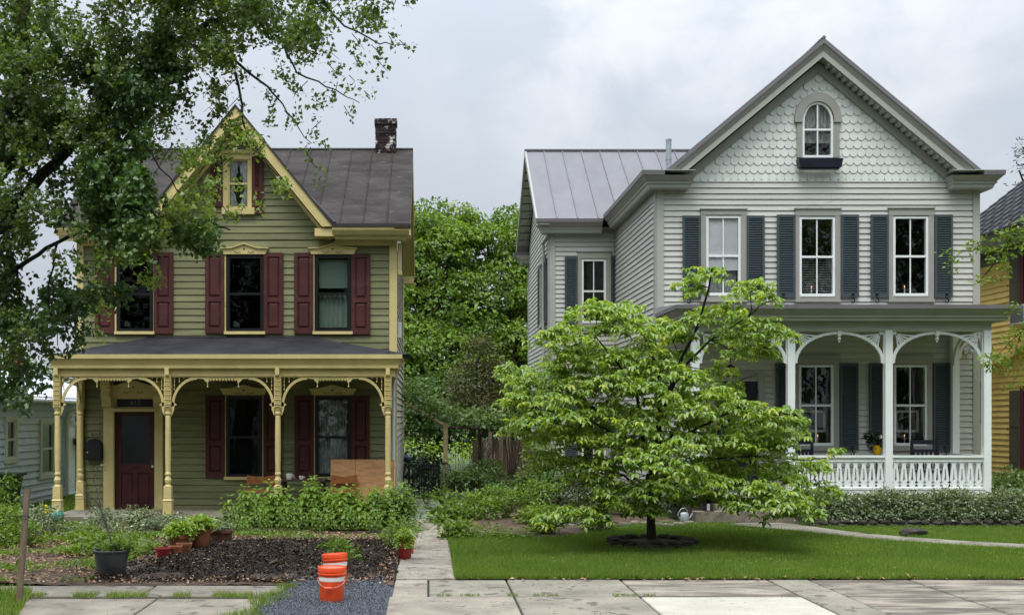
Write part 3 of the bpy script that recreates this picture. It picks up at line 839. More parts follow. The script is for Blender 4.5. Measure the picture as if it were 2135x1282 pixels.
def hood(parent, xc, w, zb, zp, zend, Y, nm='window_hood'):
    """yellow pediment board with a raised centre and thin black scroll strips"""
    h = w / 2; m = MB()
    P = [(-h + .06, zb), (h - .06, zb), (h - .02, zend - .03), (h, zend - .02), (h, zend), (h * .52, zend + .01), (h * .2, zp - .02), (0, zp), (-h * .2, zp - .02), (-h * .52, zend + .01), (-h, zend), (-h, zend - .02), (-h + .02, zend - .03)]
    m.py([(xc + a, b) for a, b in P][::-1], Y - .085, Y - .02)
    # projecting cap following the top
    for (a, b), (c, d) in (((-h - .01, zend), (-h * .52, zend + .01)), ((-h * .52, zend + .01), (0, zp + .004)), ((0, zp + .004), (h * .52, zend + .01)), ((h * .52, zend + .01), (h + .01, zend))):
        m.py([(xc + a, b), (xc + c, d), (xc + c, d + .022), (xc + a, b + .022)], Y - .125, Y - .02)
    o = m.build(nm, M['yellow'], parent)
    zc = zb + (zp - zb) * .52
    m = MB()
    m.py([(xc, zc - .025), (xc + .022, zc), (xc, zc + .025), (xc - .022, zc)], Y - .089, Y - .087)
    for s in (-1, 1):
        pts = [(xc + s * (.07 + .035 * t), zb + .035 + .016 * math.sin(t * 2.4)) for t in range(5)]
        for i in range(4):
            (a, b), (c, d) = pts[i], pts[i + 1]
            m.py([(a, b - .006), (c, d - .006), (c, d + .005), (a, b + .005)], Y - .089, Y - .087)
    m.build('scroll_strips', M['ink'], o)  # thin black strips laid on the board face
    return o
def panel_shutter(parent, x0, x1, z0, z1, Y):
    m = MB(); y0 = Y - .075; y1 = Y - .035
    w = x1 - x0; st = .075; zm = z0 + (z1 - z0) * .42
    m.box(x0, x0 + st, y0, y1, z0, z1); m.box(x1 - st, x1, y0, y1, z0, z1)
    for a, b in ((z0, z0 + .12), (zm - .05, zm + .05), (z1 - .085, z1)):
        m.box(x0 + st, x1 - st, y0, y1, a, b)
    o = m.build('shutter', M['maroon'], parent)
    for a, b in ((z0 + .12, zm - .05), (zm + .05, z1 - .085)):
        m = MB(); m.box(x0 + st, x1 - st, y0 + .028, y1, a, b)
        m.taper(x0 + st + .02, x1 - st - .02, y0 + .028, y0 + .029, a + .02, x0 + st + .02, x1 - st - .02, y0 + .028, y0 + .029, b - .02)
        m.poly([(x0 + st + .015, y0 + .028, a + .015), (x1 - st - .015, y0 + .028, a + .015), (x1 - st - .015, y0 + .028, b - .015), (x0 + st + .015, y0 + .028, b - .015),
                (x0 + st + .045, y0 + .008, a + .045), (x1 - st - .045, y0 + .008, a + .045), (x1 - st - .045, y0 + .008, b - .045), (x0 + st + .045, y0 + .008, b - .045)],
               [(0, 1, 5, 4), (1, 2, 6, 5), (2, 3, 7, 6), (3, 0, 4, 7), (4, 5, 6, 7)])
        m.build('raised_panel', M['maroon'], o)
    return o
def green_window(op, sh, style, hoodpx):
    x0, x1, z0, z1 = op
    m = MB()
    m.box(x0 - .035, x0, YG - .055, YG + .02, z0, z1 + .02); m.box(x1, x1 + .03, YG - .055, YG + .02, z0, z1 + .02)
    wd = m.build('window', M['yellow'], gh)
    MB().box(x0 - .035, x1 + .03, YG - .095, YG + .02, z0 - .062, z0 - .002).build('sill', M['yellow'], wd)
    m = MB(); frame(m, x0 + .002, x1 - .002, z0, z1, YG - .048, YG + .03, .075, .075, .07, .06)
    zm = z0 + (z1 - z0) * .49
    m.box(x0 + .077, x1 - .077, YG - .040, YG + .03, zm - .025, zm + .025)
    m.build('sash', M['black'], wd)
    for a, b in ((z0 + .06, zm - .025), (zm + .025, z1 - .07)):
        MB().box(x0 + .078, x1 - .078, YG - .010, YG - .006, a, b).build('pane', M['glass' if style in ('lace', 'blind') else 'screen'], wd)
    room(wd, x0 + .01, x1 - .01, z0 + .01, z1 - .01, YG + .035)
    xi0, xi1 = x0 + .09, x1 - .09
    if style == 'blind':
        curtain(wd, xi0, xi1, z0 + (z1 - z0) * .57, z1 - .09, YG + .05, M['greenblind'], 'roller_blind', 1, .002)
        curtain(wd, xi0, xi1, z0 + .09, zm - .02, YG + .07, M['greenblind'], 'curtain', 6, .012)
    elif style == 'lace':
        curtain(wd, xi0, xi1, z0 + .07, z1 - .08, YG + .05, M['lace'], 'lace_curtain', 9, .015)
    elif style == 'dim':
        curtain(wd, xi0, xi1, z0 + .07, z1 - .08, YG + .08, M['dimcurtain'], 'curtain', 10, .02)
    elif style == 'object':
        MB().hexa([(x0 + .13, YG + .06, z0 + .12), (x0 + .26, YG + .06, z0 + .10), (x0 + .26, YG + .16, z0 + .10), (x0 + .13, YG + .16, z0 + .12), (x0 + .15, YG + .06, z0 + .24), (x0 + .24, YG + .06, z0 + .19), (x0 + .24, YG + .16, z0 + .19), (x0 + .15, YG + .16, z0 + .24)]).build('book', M['greenblind'], wd)
    if sh:
        panel_shutter(wd, gx(sh[0]), gx(sh[1]), gz(sh[4]), gz(sh[5]), YG)
        panel_shutter(wd, gx(sh[2]), gx(sh[3]), gz(sh[4] + 1), gz(sh[5] + 1), YG)
    if hoodpx:
        a, b, top, bot, zend = hoodpx
        hood(wd, (gx(a) + gx(b)) / 2, (b - a) / 100, gz(bot), gz(top), gz(zend), YG)
    return wd
green_window(GW['up'][0], (200, 239, 322, 362, 695, 526), 'object', (232, 332, 511, 531, 520))
green_window(GW['up'][1], (429, 469, 551, 591, 695, 527), 'object', (460, 560, 511, 531, 520))
green_window(GW['up'][2], (614, 654, 733, 772, 696, 528), 'blind', (644, 744, 511, 531, 520))
green_window(GW['lo'][0], (430, 470, 550, 589, 995, 824), 'dim', (461, 558, 804, 823, 812))
green_window(GW['lo'][1], (615, 655, 733, 771, 995, 824), 'lace', (646, 742, 804, 823, 812))
# small attic window
x0, x1, z0, z1 = att
m = MB(); frame(m, x0 - .11, x1 + .10, z0, z1 + .0, YG - .06, YG + .02, .11, .10, .001, .001)
m.box(x0 - .14, x1 + .14, YG - .07, YG + .0, z1, z1 + .12)
m.py([(x0 - .18, z1 + .12), (x1 + .18, z1 + .12), (x1 + .12, z1 + .17), ((x0 + x1) / 2, z1 + .20), (x0 - .12, z1 + .17)], YG - .11, YG)
aw = m.build('attic_window', M['yellow'], gh)
MB().box(x0 - .13, x1 + .13, YG - .10, YG + .02, z0 - .14, z0 - .002).build('sill', M['yellow'], aw)
m = MB(); frame(m, x0, x1, z0, z1, YG - .04, YG + .02, .025); m.box(x0 + .025, x1 - .025, YG - .035, YG + .02, (z0 + z1) / 2 - .02, (z0 + z1) / 2 + .02)
m.build('sash', M['yellow'], aw)
for a, b in ((z0 + .03, (z0 + z1) / 2 - .02), ((z0 + z1) / 2 + .02, z1 - .03)):
    MB().box(x0 + .026, x1 - .026, YG - .010, YG - .006, a, b).build('pane', M['glass'], aw)
room(aw, x0, x1, z0, z1, YG + .03, .5)
xc = (x0 + x1) / 2
for s, xa in ((1, x0 + .025), (-1, x1 - .025)):
    m = MB(); n = 12
    for i in range(n + 1):
        zq = z0 + .03 + (z1 - z0 - .05) * i / n
        wv = (.05 + .11 * abs(math.cos(i / n * math.pi * 1.0 + .3)) + .012 * (i % 2))
        m.v += [(xa, YG + .012, zq), (xa + s * wv, YG + .014, zq)]
    m.f = [(2 * i, 2 * i + 1, 2 * i + 3, 2 * i + 2) for i in range(n)]
    m.build('curtain', M['lace'], aw)
panel_shutter(aw, gx(441), gx(465), gz(432), gz(330), YG)
panel_shutter(aw, gx(526), gx(549), gz(447), gz(328), YG)

# front door with casing and transom
x0, x1, z0, z1 = door_op
m = MB()
for a, b in ((gx(218), gx(239)), (gx(324), gx(341))):
    m.box(a, b, YG - .09, YG + .01, z0, gz(795))
m.box(gx(239), x0 + .0, YG - .06, YG + .01, z0, z1); 
m.box(gx(239), gx(324), YG - .07, YG + .01, gz(829), gz(820))
cas = m.build('door_casing', M['yellow'], gh)
MB().box(gx(234) , gx(328), YG - .12, YG + .04, gz(858), gz(851)).build('transom_bar', M['yellow'], gh)
hood(gh, gx(281), 1.30, gz(822), gz(795), gz(806), YG - .04, 'door_hood')
for a in (gx(216), gx(323)):
    m = MB(); m.px([(YG - .26, gz(795)), (YG - .26, gz(806)), (YG - .20, gz(815)), (YG - .22, gz(826)), (YG - .14, gz(838)), (YG - .14, gz(848)), (YG - .09, gz(850)), (YG - .09, gz(795))], a, a + .19)
    for k in range(3): m.box(a - .01, a + .20, YG - .24 + .035 * k, YG - .09, gz(812 + 11 * k), gz(810 + 11 * k))
    m.build('console_bracket', M['yellow'], gh)
tw = MB(); frame(tw, x0, x1 - .0, gz(850), gz(829), YG - .03, YG + .05, .04, .04, .025, .02)
tw = tw.build('transom_window', M['yellow'], gh)
MB().box(x0 + .04, x1 - .04, YG + .01, YG + .03, gz(850) + .02, gz(829) - .025).build('pane', M['black'], tw)
font_mesh('613', 0.145, 'house_number', M['gilt'], tw, (gx(282), YG + .004, gz(839.5)), .004)
m = MB(); zt = gz(859); frame(m, x0 + .01, x1 - .01, z0 + .02, zt, YG + .02, YG + .06, .11, .11, .07, .12)
m.box(x0 + .12, x1 - .12, YG + .02, YG + .06, gz(985), gz(967)); 
m.box(gx(282) - .045, gx(282) + .045, YG + .02, YG + .06, z0 + .14, gz(985))
m.box(x0 + .12, x1 - .12, YG + .045, YG + .06, z0 + .14, gz(985))
dr = m.build('front_door', M['maroon'], gh)
MB().box(x0 + .12, x1 - .12, YG + .035, YG + .045, gz(967), zt - .07).build('pane', M['glassfrost'], dr)
MB().lathe([(.0, 0), (.026, 0), (.03, .015), (.026, .03), (0, .03)], 0, 0, 10).build('knob', M['mug'], dr).matrix_local = __import__('mathutils').Matrix.Translation(Vector((x1 - .06, YG + .02, gz(972))) - wloc(dr)) @ __import__('mathutils').Matrix.Rotation(R(90), 4, 'X')
MB().box(gx(274), gx(290), YG + .012, YG + .022, gz(977), gz(973)).build('letter_slot', M['iron'], dr)
for a in (x0 + .14, gx(282) + .07):
    MB().taper(a, a + .20, YG + .030, YG + .044, z0 + .2, a, a + .20, YG + .030, YG + .044, gz(985) - .05).build('door_panel', M['maroon'], dr)
MB().box(x0 - .03, x1 + .03, YG - .15, YG + .06, z0 - .04, z0).build('threshold', M['maroon'], gh)
room(dr, x0, x1, z0, z1, YG + .08, .5)

# mailbox and house number on the wall
mbx = thing('mailbox', (gx(199), YG - .04, gz(960)), 'black round-topped mailbox on the green wall left of the door', 'mailbox')
P = [(gx(183), gz(958)), (gx(216), gz(958)), (gx(216), gz(926))] + [(gx(199.5) + .165 * math.cos(t), gz(926) + .12 * math.sin(t)) for t in (.4, .8, 1.2, 1.57, 1.94, 2.34, 2.74)] + [(gx(183), gz(926))]
MB().py(P[::-1], YG - .17, YG - .04).build('box', M['iron'], mbx)
MB().py([(a * .9 + gx(199.5) * .1, b * .9 + gz(940) * .1) for a, b in P][::-1], YG - .185, YG - .171).build('lid', M['iron'], mbx)
MB().lathe([(.012, gz(943)), (.012, gz(941))], gx(188), YG - .19, 8).build('latch', M['mug'], mbx)
for i, chr_ in enumerate('613'):
    font_mesh(chr_, 0.085, 'house_number', M['ink'], gh, (gx(194 + 7 * i), YG - .036, gz(904.5)), .006)

# ---- porch of the green house
YP = 22.4
def pz(p, Y=YP): return Z(p, Y)
def pxx(p, Y=YP): return X(p, Y)
PF = 0.12
MB().box(-7.36, -0.60, 22.15, YG - .035, -0.1, PF).build('porch_floor', M['concgrey'], gh)
zt = 3.25
prx0, prx1 = -7.25, -0.342
m = MB()
m.poly([(prx0, 22.2, zt), (prx1, 22.2, zt), (prx1, YG - .03, zt), (prx0, YG - .03, zt), (-5.82, YG - .03, 3.69), (-2.42, YG - .03, 3.69)],
       [(0, 1, 5, 4), (1, 2, 5), (0, 4, 3), (3, 2, 1, 0)])
m.build('porch_roof', M['porchroof'], gh)
for a, b in (((-5.82, 3.70), (-2.42, 3.70)), ((-5.82, 3.70), (prx0, zt + .01)), ((-2.42, 3.70), (prx1 - .3, zt + .09))):
    MB().tube([(a[0], YG - .045, a[1]), (b[0], YG - .045, b[1])], .013, 5).build('flashing', M['edge'], gh)
# cornice in stepped mouldings round three sides
def cornice(par, x0, x1, y0, y1, prof, mat, nm):
    """prof: list of (outset_top, z_top, outset_bottom, z_bottom), built on the box x0..x1, y0..y1"""
    for a, za, b, zb in prof:
        MB().taper(x0 - b, x1 + b, y0 - b, y1, zb, x0 - a, x1 + a, y0 - a, y1, za).build(nm, mat, par)
bx0, bx1 = pxx(120), pxx(822)
cornice(gh, bx0, bx1, YP - .04, YG - .04, [(.16, 3.249, .155, 3.165), (.13, 3.163, .075, 3.045), (.085, 3.043, .08, 2.985), (.03, 2.983, .03, 2.96)], M['yellow'], 'porch_cornice')
zb1, zb0 = 2.958, pz(784)
m = MB()
m.box(bx0, bx1, YP - .04, YP + .04, zb0, zb1)
m.box(bx0, bx0 + .08, YP + .04, YG - .04, zb0, zb1); m.box(bx1 - .08, bx1, YP + .04, YG - .04, zb0, zb1)
m.build('porch_beam', M['yellow'], gh)
MB().box(bx0 + .08, bx1 - .08, YP + .04, YG - .04, zb1 - .03, zb1).build('porch_ceiling', M['sage'], gh)

def turned_post(xc, yc, zf, ztop, par, hw=.052, half=False):
    s = 1.0
    m = MB()
    b = .085
    m.box(xc - b - .012, xc + b + .012, yc - b - .012, yc + b + .012, zf, zf + .05)
    m.box(xc - b, xc + b, yc - b, yc + b, zf + .05, zf + .30)
    m.taper(xc - b - .01, xc + b + .01, yc - b - .01, yc + b + .01, zf + .30, xc - b + .02, xc + b - .02, yc - b + .02, yc + b - .02, zf + .34)
    m.taper(xc - b + .01, xc + b - .01, yc - b + .01, yc + b - .01, zf + .34, xc - b + .012, xc + b - .012, yc - b + .012, yc + b - .012, zf + .58)
    base = zf + .58
    zn = 2.10
    prof = [(.07, base), (.045, base + .03), (.06, base + .07), (.068, base + .12), (.05, base + .17), (.042, base + .20), (.06, base + .22), (.06, base + .25), (.048, base + .27),
            (.05, base + .30), (.058, base + .7), (.052, zn - .06), (.047, zn - .03), (.062, zn), (.062, zn + .03), (.05, zn + .045), (.065, zn + .09), (.07, zn + .12)]
    m.lathe(prof, xc, yc, 12)
    m.box(xc - .068, xc + .068, yc - .068, yc + .068, zn + .12, ztop)
    o = m.build('porch_post', M['yellow'], par)
    # scalloped applique on the front of the post head
    m = MB(); zz = zn + .14; k = 0
    while zz < ztop - .02:
        m.box(xc - (.055 if k % 2 else .045), xc + (.055 if k % 2 else .045), yc - .10 + (0 if k % 2 else .012), yc - .067, zz, zz + .026)
        zz += .045; k += 1
    m.box(xc - .04, xc + .04, yc - .135, yc - .067, ztop, ztop + .14)
    m.build('post_applique', M['yellow'], o)
    return o
posts = [pxx(120), pxx(350.5), pxx(579.5), pxx(809)]
for xq in posts: turned_post(xq, YP, PF, zb0 + .02, gh)
m = MB()   # half post against the wall, left
turned_post(-7.2, YG - .12, PF, zb0 + .0, gh)

def spandrel_green(xa, xb, y, par):
    """bracket arches in the two top corners, spindles behind them, drops and a toothed rail between"""
    rr_ = (xb - xa)
    r = .50
    top = zb0 + .004
    m = MB()
    m.box(xa, xb, y - .02, y + .02, top - .028, top)
    ob = m.build('spandrel_rail', M['yellow'], par)
    for s, x in ((1, xa), (-1, xb)):
        # quarter arch: from the post at top-r*1.1 up to the rail
        m = MB(); n = 10
        for i in range(n):
            t0_, t1_ = i / n * math.pi / 2, (i + 1) / n * math.pi / 2
            def pt(t, q): return (x + s * (.0 + r * 1.05 * (1 - math.cos(t)) - q * math.cos(t) * 0 + .0), 0)
            def A_(t, rad): return (x + s * (r - rad * math.cos(t)), top - .015 - r * 1.15 + rad * 1.15 * math.sin(t))
            ro, ri = r, r - .048
            P = [A_(t0_, ro), A_(t1_, ro), A_(t1_, ri), A_(t0_, ri)]
            if s > 0: P = P[::-1]
            m.py(P, y - .018, y + .018)
        # ear on the inside
        e = (x + s * .07, top - r * 1.12)
        m.py([(x, e[1] - .22), (x + s * .05, e[1] - .10), (x + s * .055, e[1] - .03), (x + s * .10, e[1]), (x + s * .05, e[1] + .04), (x, e[1] + .06)][::-s], y - .018, y + .018)
        m.build('bracket', M['yellow'], ob)
        for k, (dx, ln_) in enumerate(((.055, .27), (.15, .125), (.24, .05))):
            m = MB(); xx = x + s * dx
            m.tube([(xx, y, top - .02), (xx, y, top - ln_)], .006, 5)
            zq = top - .04
            while zq > top - ln_ - .01:
                m.lathe([(.003, zq - .016), (.013, zq - .008), (.013, zq + .008), (.003, zq + .016)], xx, y, 6); zq -= .075
            m.build('spindle', M['yellow'], ob)
        # bracket tail and drop
        xd = x + s * (r + .20)
        m = MB()
        m.py([(x + s * (r - .1), top - .028), (x + s * (r - .1), top - .045), (xd - s * .08, top - .06), (xd - s * .025, top - .12), (xd + s * .02, top - .12), (xd + s * .04, top - .028)][::s], y - .016, y + .016)
        m.lathe([(.004, top - .225), (.014, top - .215), (.014, top - .20), (.006, top - .185), (.012, top - .15), (.018, top - .12)], xd, y, 7)
        m.build('drop', M['yellow'], ob)
    a, b = xa + r + .23, xb - r - .23
    if b > a:
        n = max(2, int((b - a) / .055)); m = MB()
        m.box(a, b, y - .012, y + .012, top - .06, top - .028)
        for i in range(n):
            q = a + (b - a) * (i + .5) / n
            m.py([(q - .022, top - .06), (q - .022, top - .078), (q, top - .10), (q + .022, top - .078), (q + .022, top - .06)], y - .012, y + .012)
        m.build('toothed_rail', M['yellow'], ob)
for i in range(3): spandrel_green(posts[i] + .068, posts[i + 1] - .068, YP, gh)
# side bracket on the left return, seen edge-on through the arch
def side_arch(x, y0, y1, par, r=.4):
    m = MB(); top = zb0
    for s, yy_ in ((1, y0), (-1, y1)):
        n = 8
        for i in range(n):
            t0_, t1_ = i / n * math.pi / 2, (i + 1) / n * math.pi / 2
            def A_(t, rad): return (yy_ + s * (r - rad * math.cos(t)), top - .015 - r * 1.25 + rad * 1.25 * math.sin(t))
            m.px([A_(t0_, r), A_(t1_, r), A_(t1_, r - .048), A_(t0_, r - .048)][::s], x - .018, x + .018)
        for k in range(6):
            m.box(x - .05, x + .05, yy_ + s * .005 - .012, yy_ + s * .005 + .012, top - .5 + k * .07, top - .46 + k * .07)
    m.build('side_bracket', M['yellow'], par)
side_arch(-7.2, YP + .07, YG - .19, gh); side_arch(posts[3], YP + .07, YG - .05, gh)
# thermostat-like white box and white downspout on the right flank
MB().box(GX1 + .045, GX1 + .12, YG + .35, YG + .62, 3.72, 4.05).build('meter_box', M['acwhite'], gh)
ds = thing('downspout', (gx(822), YG - .1, 0), 'pale white downspout at the right corner of the green porch', 'downspout')
MB().tube([(gx(829), YG - .06, 2.93), (gx(823), YG - .09, 2.80), (gx(821), YG - .10, 2.65), (gx(820), YG - .10, .1)], .035, 8).build('pipe', M['acwhite'], ds, smooth=True)
for z in (2.4, 1.0): MB().box(gx(820) - .045, gx(820) + .045, YG - .14, YG - .05, z, z + .03).build('strap', M['acwhite'], ds)

# ================================================================ GREY HOUSE
YH = 24.0
hx, hz = gx, gz
wh = thing('grey_house', (8.1, YH, 0), 'pale grey clapboard house with wide shingled gable, slate shutters and white porch', 'house')
HX0, HX1 = 4.77, 11.45
AX, AZ, SL, YE = 8.12, 9.80, .835, 23.6      # apex, slope, front edge
HB = 35.2
up = [(1471, 1543.5, 451, 617), (1665, 1740, 453, 619), (1860, 1934, 452, 618)]
lo = [(1664, 1737, 761, 929), (1861.5, 1932, 761, 929)]
W = lambda q: (hx(q[0]), hx(q[1]), hz(q[3]), hz(q[2]))
hops = [W(q) for q in up + lo]
hdoor = (hx(1493), hx(1580), hz(1020), hz(790))
aw_ = (hx(1671), hx(1735), hz(330), hz(213))
wall(wh, 'x', YH, .16, HX0, HX1, -.1, 6.98, hops + [hdoor], M['gsid'])
m = MB()
gp = lambda z: (AX - (9.3 - z) / SL, AX + (9.3 - z) / SL)
a, b = gp(6.98); c, d = gp(aw_[2]); e, f = gp(aw_[3])
m.py([(a, 6.98), (b, 6.98), (d, aw_[2]), (c, aw_[2])], YH, YH + .16)
m.py([(c, aw_[2]), (aw_[0], aw_[2]), (aw_[0], aw_[3]), (e, aw_[3])], YH, YH + .16)
m.py([(aw_[1], aw_[2]), (d, aw_[2]), (f, aw_[3]), (aw_[1], aw_[3])], YH, YH + .16)
m.py([(e, aw_[3]), (f, aw_[3]), (AX, 9.3)], YH, YH + .16)
m.build('gable_wall', M['shingle'], wh)
wall(wh, 'y', HX0, .16, YH + .16, HB, -.1, 6.9, [], M['gsid'])
wall(wh, 'y', HX1, -.16, YH + .16, HB, -.1, 6.9, [], M['gsid'])
wall(wh, 'x', HB, .16, HX0, HX1, -.1, 6.9, [], M['gsid'], gable=(HX0, HX1, AX, 9.5))
n1 = siding(wh, 'x', YH - .002, -1, HX0 + .14, HX1 - .10, .52, 6.98, .1185, M['gsid'], hops + [hdoor], gap=.011, t0=.008, t1=.03)
YW = 29.2; WX0 = 3.09
siding(wh, 'y', HX0 - .002, -1, YH + .12, YW, .3, 6.85, .1185, M['gsid'], gap=.011, t0=.008, t1=.03, rs=8)
MB().box(HX0, HX0 + .14, YH - .05, YH - .0, -.1, 6.75).build('corner_board', M['taupe2'], wh)
MB().box(HX0 - .045, HX0 - .001, YH - .05, YH + .12, -.1, 6.75).build('corner_board', M['taupe'], wh)
MB().box(HX1 - .10, HX1 + .04, YH - .05, YH + .1, -.1, 6.75).build('corner_board', M['taupe2'], wh)
MB().box(HX0 + .14, HX1 - .1, YH - .05, YH - .004, .40, .515).build('water_table', M['taupe2'], wh)
# gable shingles: fish-scale pieces in rows
sw, rh = .160, .172
def scale_mesh():
    m = MB(); w = sw / 2 - .001
    P = [(-w, .20), (-w, .075)] + [(w * math.cos(t), .075 - .075 * math.sin(t)) for t in (math.pi * .9, math.pi * .75, math.pi * .6, math.pi * .5, math.pi * .4, math.pi * .25, math.pi * .1)] + [(w, .075), (w, .20)]
    n = len(P)
    # wedge: thick at the bottom, thin at the top
    fr = [(a, -.026 + .018 * (z / .20), z) for a, z in P]; bk = [(a, .0, z) for a, z in P]
    m.poly(fr + bk, [tuple(range(n)), tuple(range(2 * n - 1, n - 1, -1))] + [(i, i + n, (i + 1) % n + n, (i + 1) % n) for i in range(n)])
    return m
proto = None; cnt = 0; row = 0
zz = hz(372) ; zz -= .075
while zz < 9.25:
    off = (row % 2) * sw / 2
    k0 = int((HX0 - AX) / sw) - 1
    for k in range(k0, -k0 + 2):
        xc = AX + k * sw + off + .03
        h = (9.20 - (zz + .12)) / SL
        if abs(xc - AX) > h + .02: continue
        if aw_[0] - .02 < xc < aw_[1] + .02 and aw_[2] - .3 < zz + .07 < aw_[3] + .0: continue
        if proto is None:
            proto = scale_mesh().build('shingle', M['shingle'], wh, origin=(0, 0, 0))
            o = proto
        else:
            o = proto.copy(); COL.objects.link(o)
        o.location = Vector((xc, YH - .003, zz)) - wloc(wh)
        o.rotation_euler = (0, random.uniform(-.02, .02), 0)
        cnt += 1
    zz += rh; row += 1
# rakes: metal edge, crown moulding, light fascia, soffit and wall frieze
zb = 7.075
for s in (-1, 1):
    def rk(o0, o1, y0, y1, nm, ma, zbot=zb, y0b=None):
        dx0 = (AZ - o0 - zbot) / SL; dx1 = (AZ - o1 - zbot) / SL
        y0b = y0 if y0b is None else y0b
        P = [(AX, y0, AZ - o0), (AX + s * dx0, y0, zbot), (AX + s * dx1, y0b, zbot), (AX, y0b, AZ - o1)]
        Q = [(a, y1, c) for a, b_, c in P]
        fs = [(0, 1, 2, 3), (7, 6, 5, 4), (0, 4, 5, 1), (1, 5, 6, 2), (2, 6, 7, 3), (3, 7, 4, 0)]
        if s > 0: fs = [f[::-1] for f in fs]
        return MB().poly(P + Q, fs).build(nm, M[ma], wh)
    rk(0, .105, YE - .02, YE + .08, 'rake_metal_edge', 'gutter')
    rk(.107, .24, YE + .0, YE + .09, 'rake_moulding', 'taupe', y0b=YE + .06)
    rk(.242, .37, YE + .05, YE + .09, 'rake_fascia', 'taupe2')
    rk(.33, .36, YE + .09, YH - .005, 'rake_soffit', 'taupe')
    rk(.40, .60, YH - .07, YH - .034, 'rake_frieze', 'taupe', 6.98)
    if s > 0:
        for i in range(26):
            dx = .12 + i * .112
            zc = AZ - .385 - SL * dx
            if zc < zb + .06: continue
            MB().hexa([(AX + dx, YE + .10, zc - SL * .03), (AX + dx + .05, YE + .10, zc - SL * .03 - SL * .05), (AX + dx + .05, YH - .08, zc - SL * .08), (AX + dx, YH - .08, zc - SL * .03),
                       (AX + dx, YE + .10, zc + .022), (AX + dx + .05, YE + .10, zc + .022 - SL * .05), (AX + dx + .05, YH - .08, zc + .022 - SL * .05), (AX + dx, YH - .08, zc + .022)]).build('soffit_slat', M['taupe2'], wh)
    # main roof slope in panels
    sx = AX; ex_ = AX + s * (AZ - 7.07) / SL
    ny = 22; dy = (HB + .4 - YE) / ny
    for i in range(ny):
        ya, yb = YE + i * dy, YE + (i + 1) * dy
        m = MB()
        P = [(sx, ya, AZ), (sx, yb, AZ), (ex_, yb, 7.07), (ex_, ya, 7.07)]
        Q = [(a, b_, c - .03) for a, b_, c in P]
        fs = [(0, 1, 2, 3), (7, 6, 5, 4), (0, 4, 5, 1), (1, 5, 6, 2), (2, 6, 7, 3), (3, 7, 4, 0)]
        if s > 0: fs = [f[::-1] for f in fs]
        m.poly(P + Q, fs)
        if i: m.hexa([(sx, ya - .012, AZ), (sx, ya + .012, AZ), (ex_, ya + .012, 7.07), (ex_, ya - .012, 7.07), (sx, ya - .012, AZ + .03), (sx, ya + .012, AZ + .03), (ex_, ya + .012, 7.10), (ex_, ya - .012, 7.10)])
        m.build('roof_panel', M['steel'], wh)
MB().tube([(AX, YE - .02, AZ + .01), (AX, HB + .4, AZ + .01)], .04, 6).build('ridge_cap', M['gutter'], wh)
# snow guard sticking up on the right slope
MB().hexa([(9.78, 23.9, 8.40), (9.86, 23.9, 8.34), (9.86, 23.94, 8.34), (9.78, 23.94, 8.40), (9.96, 23.9, 8.47), (9.98, 23.9, 8.45), (9.98, 23.94, 8.45), (9.96, 23.94, 8.47)]).build('snow_guard', M['gutter'], wh)
# boxed cornices down both sides with returns on the front
GU = [(.385, 7.085, .375, 6.995, 'gutter'), (.36, 6.993, .25, 6.875, 'taupe'), (.27, 6.873, .255, 6.84, 'taupe2'), (.235, 6.838, .21, 6.765, 'taupe2'), (.20, 6.763, .20, 6.745, 'taupe')]
for s, xw in ((-1, HX0), (1, HX1)):
    xi = AX + s * 2.64
    for a, za, b, zb_, ma in GU:
        fo, fo2 = a * 1.05, b * 1.05
        if ma == 'gutter':
            xin = AX + s * 3.27
            lo_, hi_ = sorted((xw + s * a, xin)); lo2, hi2 = sorted((xw + s * b, xin))
        else:
            lo_, hi_ = sorted((xw + s * a, xi - s * (.0 + a * .6) + s * .2)); lo2, hi2 = sorted((xw + s * b, xi - s * (b * .6) + s * .2))
        # front return
        MB().taper(lo2, hi2, YH - .05 - fo2, YH - .036, zb_, lo_, hi_, YH - .05 - fo, YH - .036, za).build('cornice_return', M[ma], wh)
        # side run
        y1 = 28.83 if s < 0 else HB + .3
        so_, si_ = xw + s * a, xw - s * .05; so2 = xw + s * b
        l1, h1 = sorted((so_, si_)); l2, h2 = sorted((so2, si_))
        MB().taper(l2, h2, YH - .034, y1, zb_, l1, h1, YH - .034, y1, za).build('side_cornice', M[ma], wh)
    MB().taper(min(xw + s * .38, xi), max(xw + s * .38, xi), YH - .44, YH - .1, 7.087, min(xw + s * .38, xi), max(xw + s * .38, xi), YH - .44, YH - .1, 7.10).build('return_flashing', M['taupe2'], wh)
    MB().box(xw + (-.04 if s < 0 else .003), xw + (-.003 if s < 0 else .04), YH + .13, HB, 6.55, 6.74).build('side_frieze', M['taupe'], wh)

# ---- wing at the left rear
WB = 35.1; WRY, WRZ = 32.15, 9.46
wops = [(X(1212, YW), X(1263, YW), Z(674, YW), Z(541, YW)), (X(1212, YW), X(1263, YW), Z(985, YW), Z(842, YW))]
wall(wh, 'x', YW, .16, WX0, HX0, -.1, 6.85, wops, M['gsid'])
siding(wh, 'x', YW - .002, -1, WX0 + .14, HX0 - .04, .3, 6.75, .1185, M['gsid'], wops, gap=.011, t0=.008, t1=.03, rs=12)
sops = [(30.0, 31.0, 4.55, 6.05)]
wall(wh, 'y', WX0, .16, YW + .16, WB, -.1, 6.85, sops, M['gsid'], gable=(YW + .16, WB, WRY, 9.3))
def wclip(z):
    if z < 6.8: return (0, 99)
    h = (9.2 - z) / .81
    return (WRY - h, WRY + h)
siding(wh, 'y', WX0 - .002, -1, YW + .12, WB - .1, .3, 9.2, .1185, M['gsid'], sops, clip=wclip, gap=.011, t0=.008, t1=.03, rs=13)
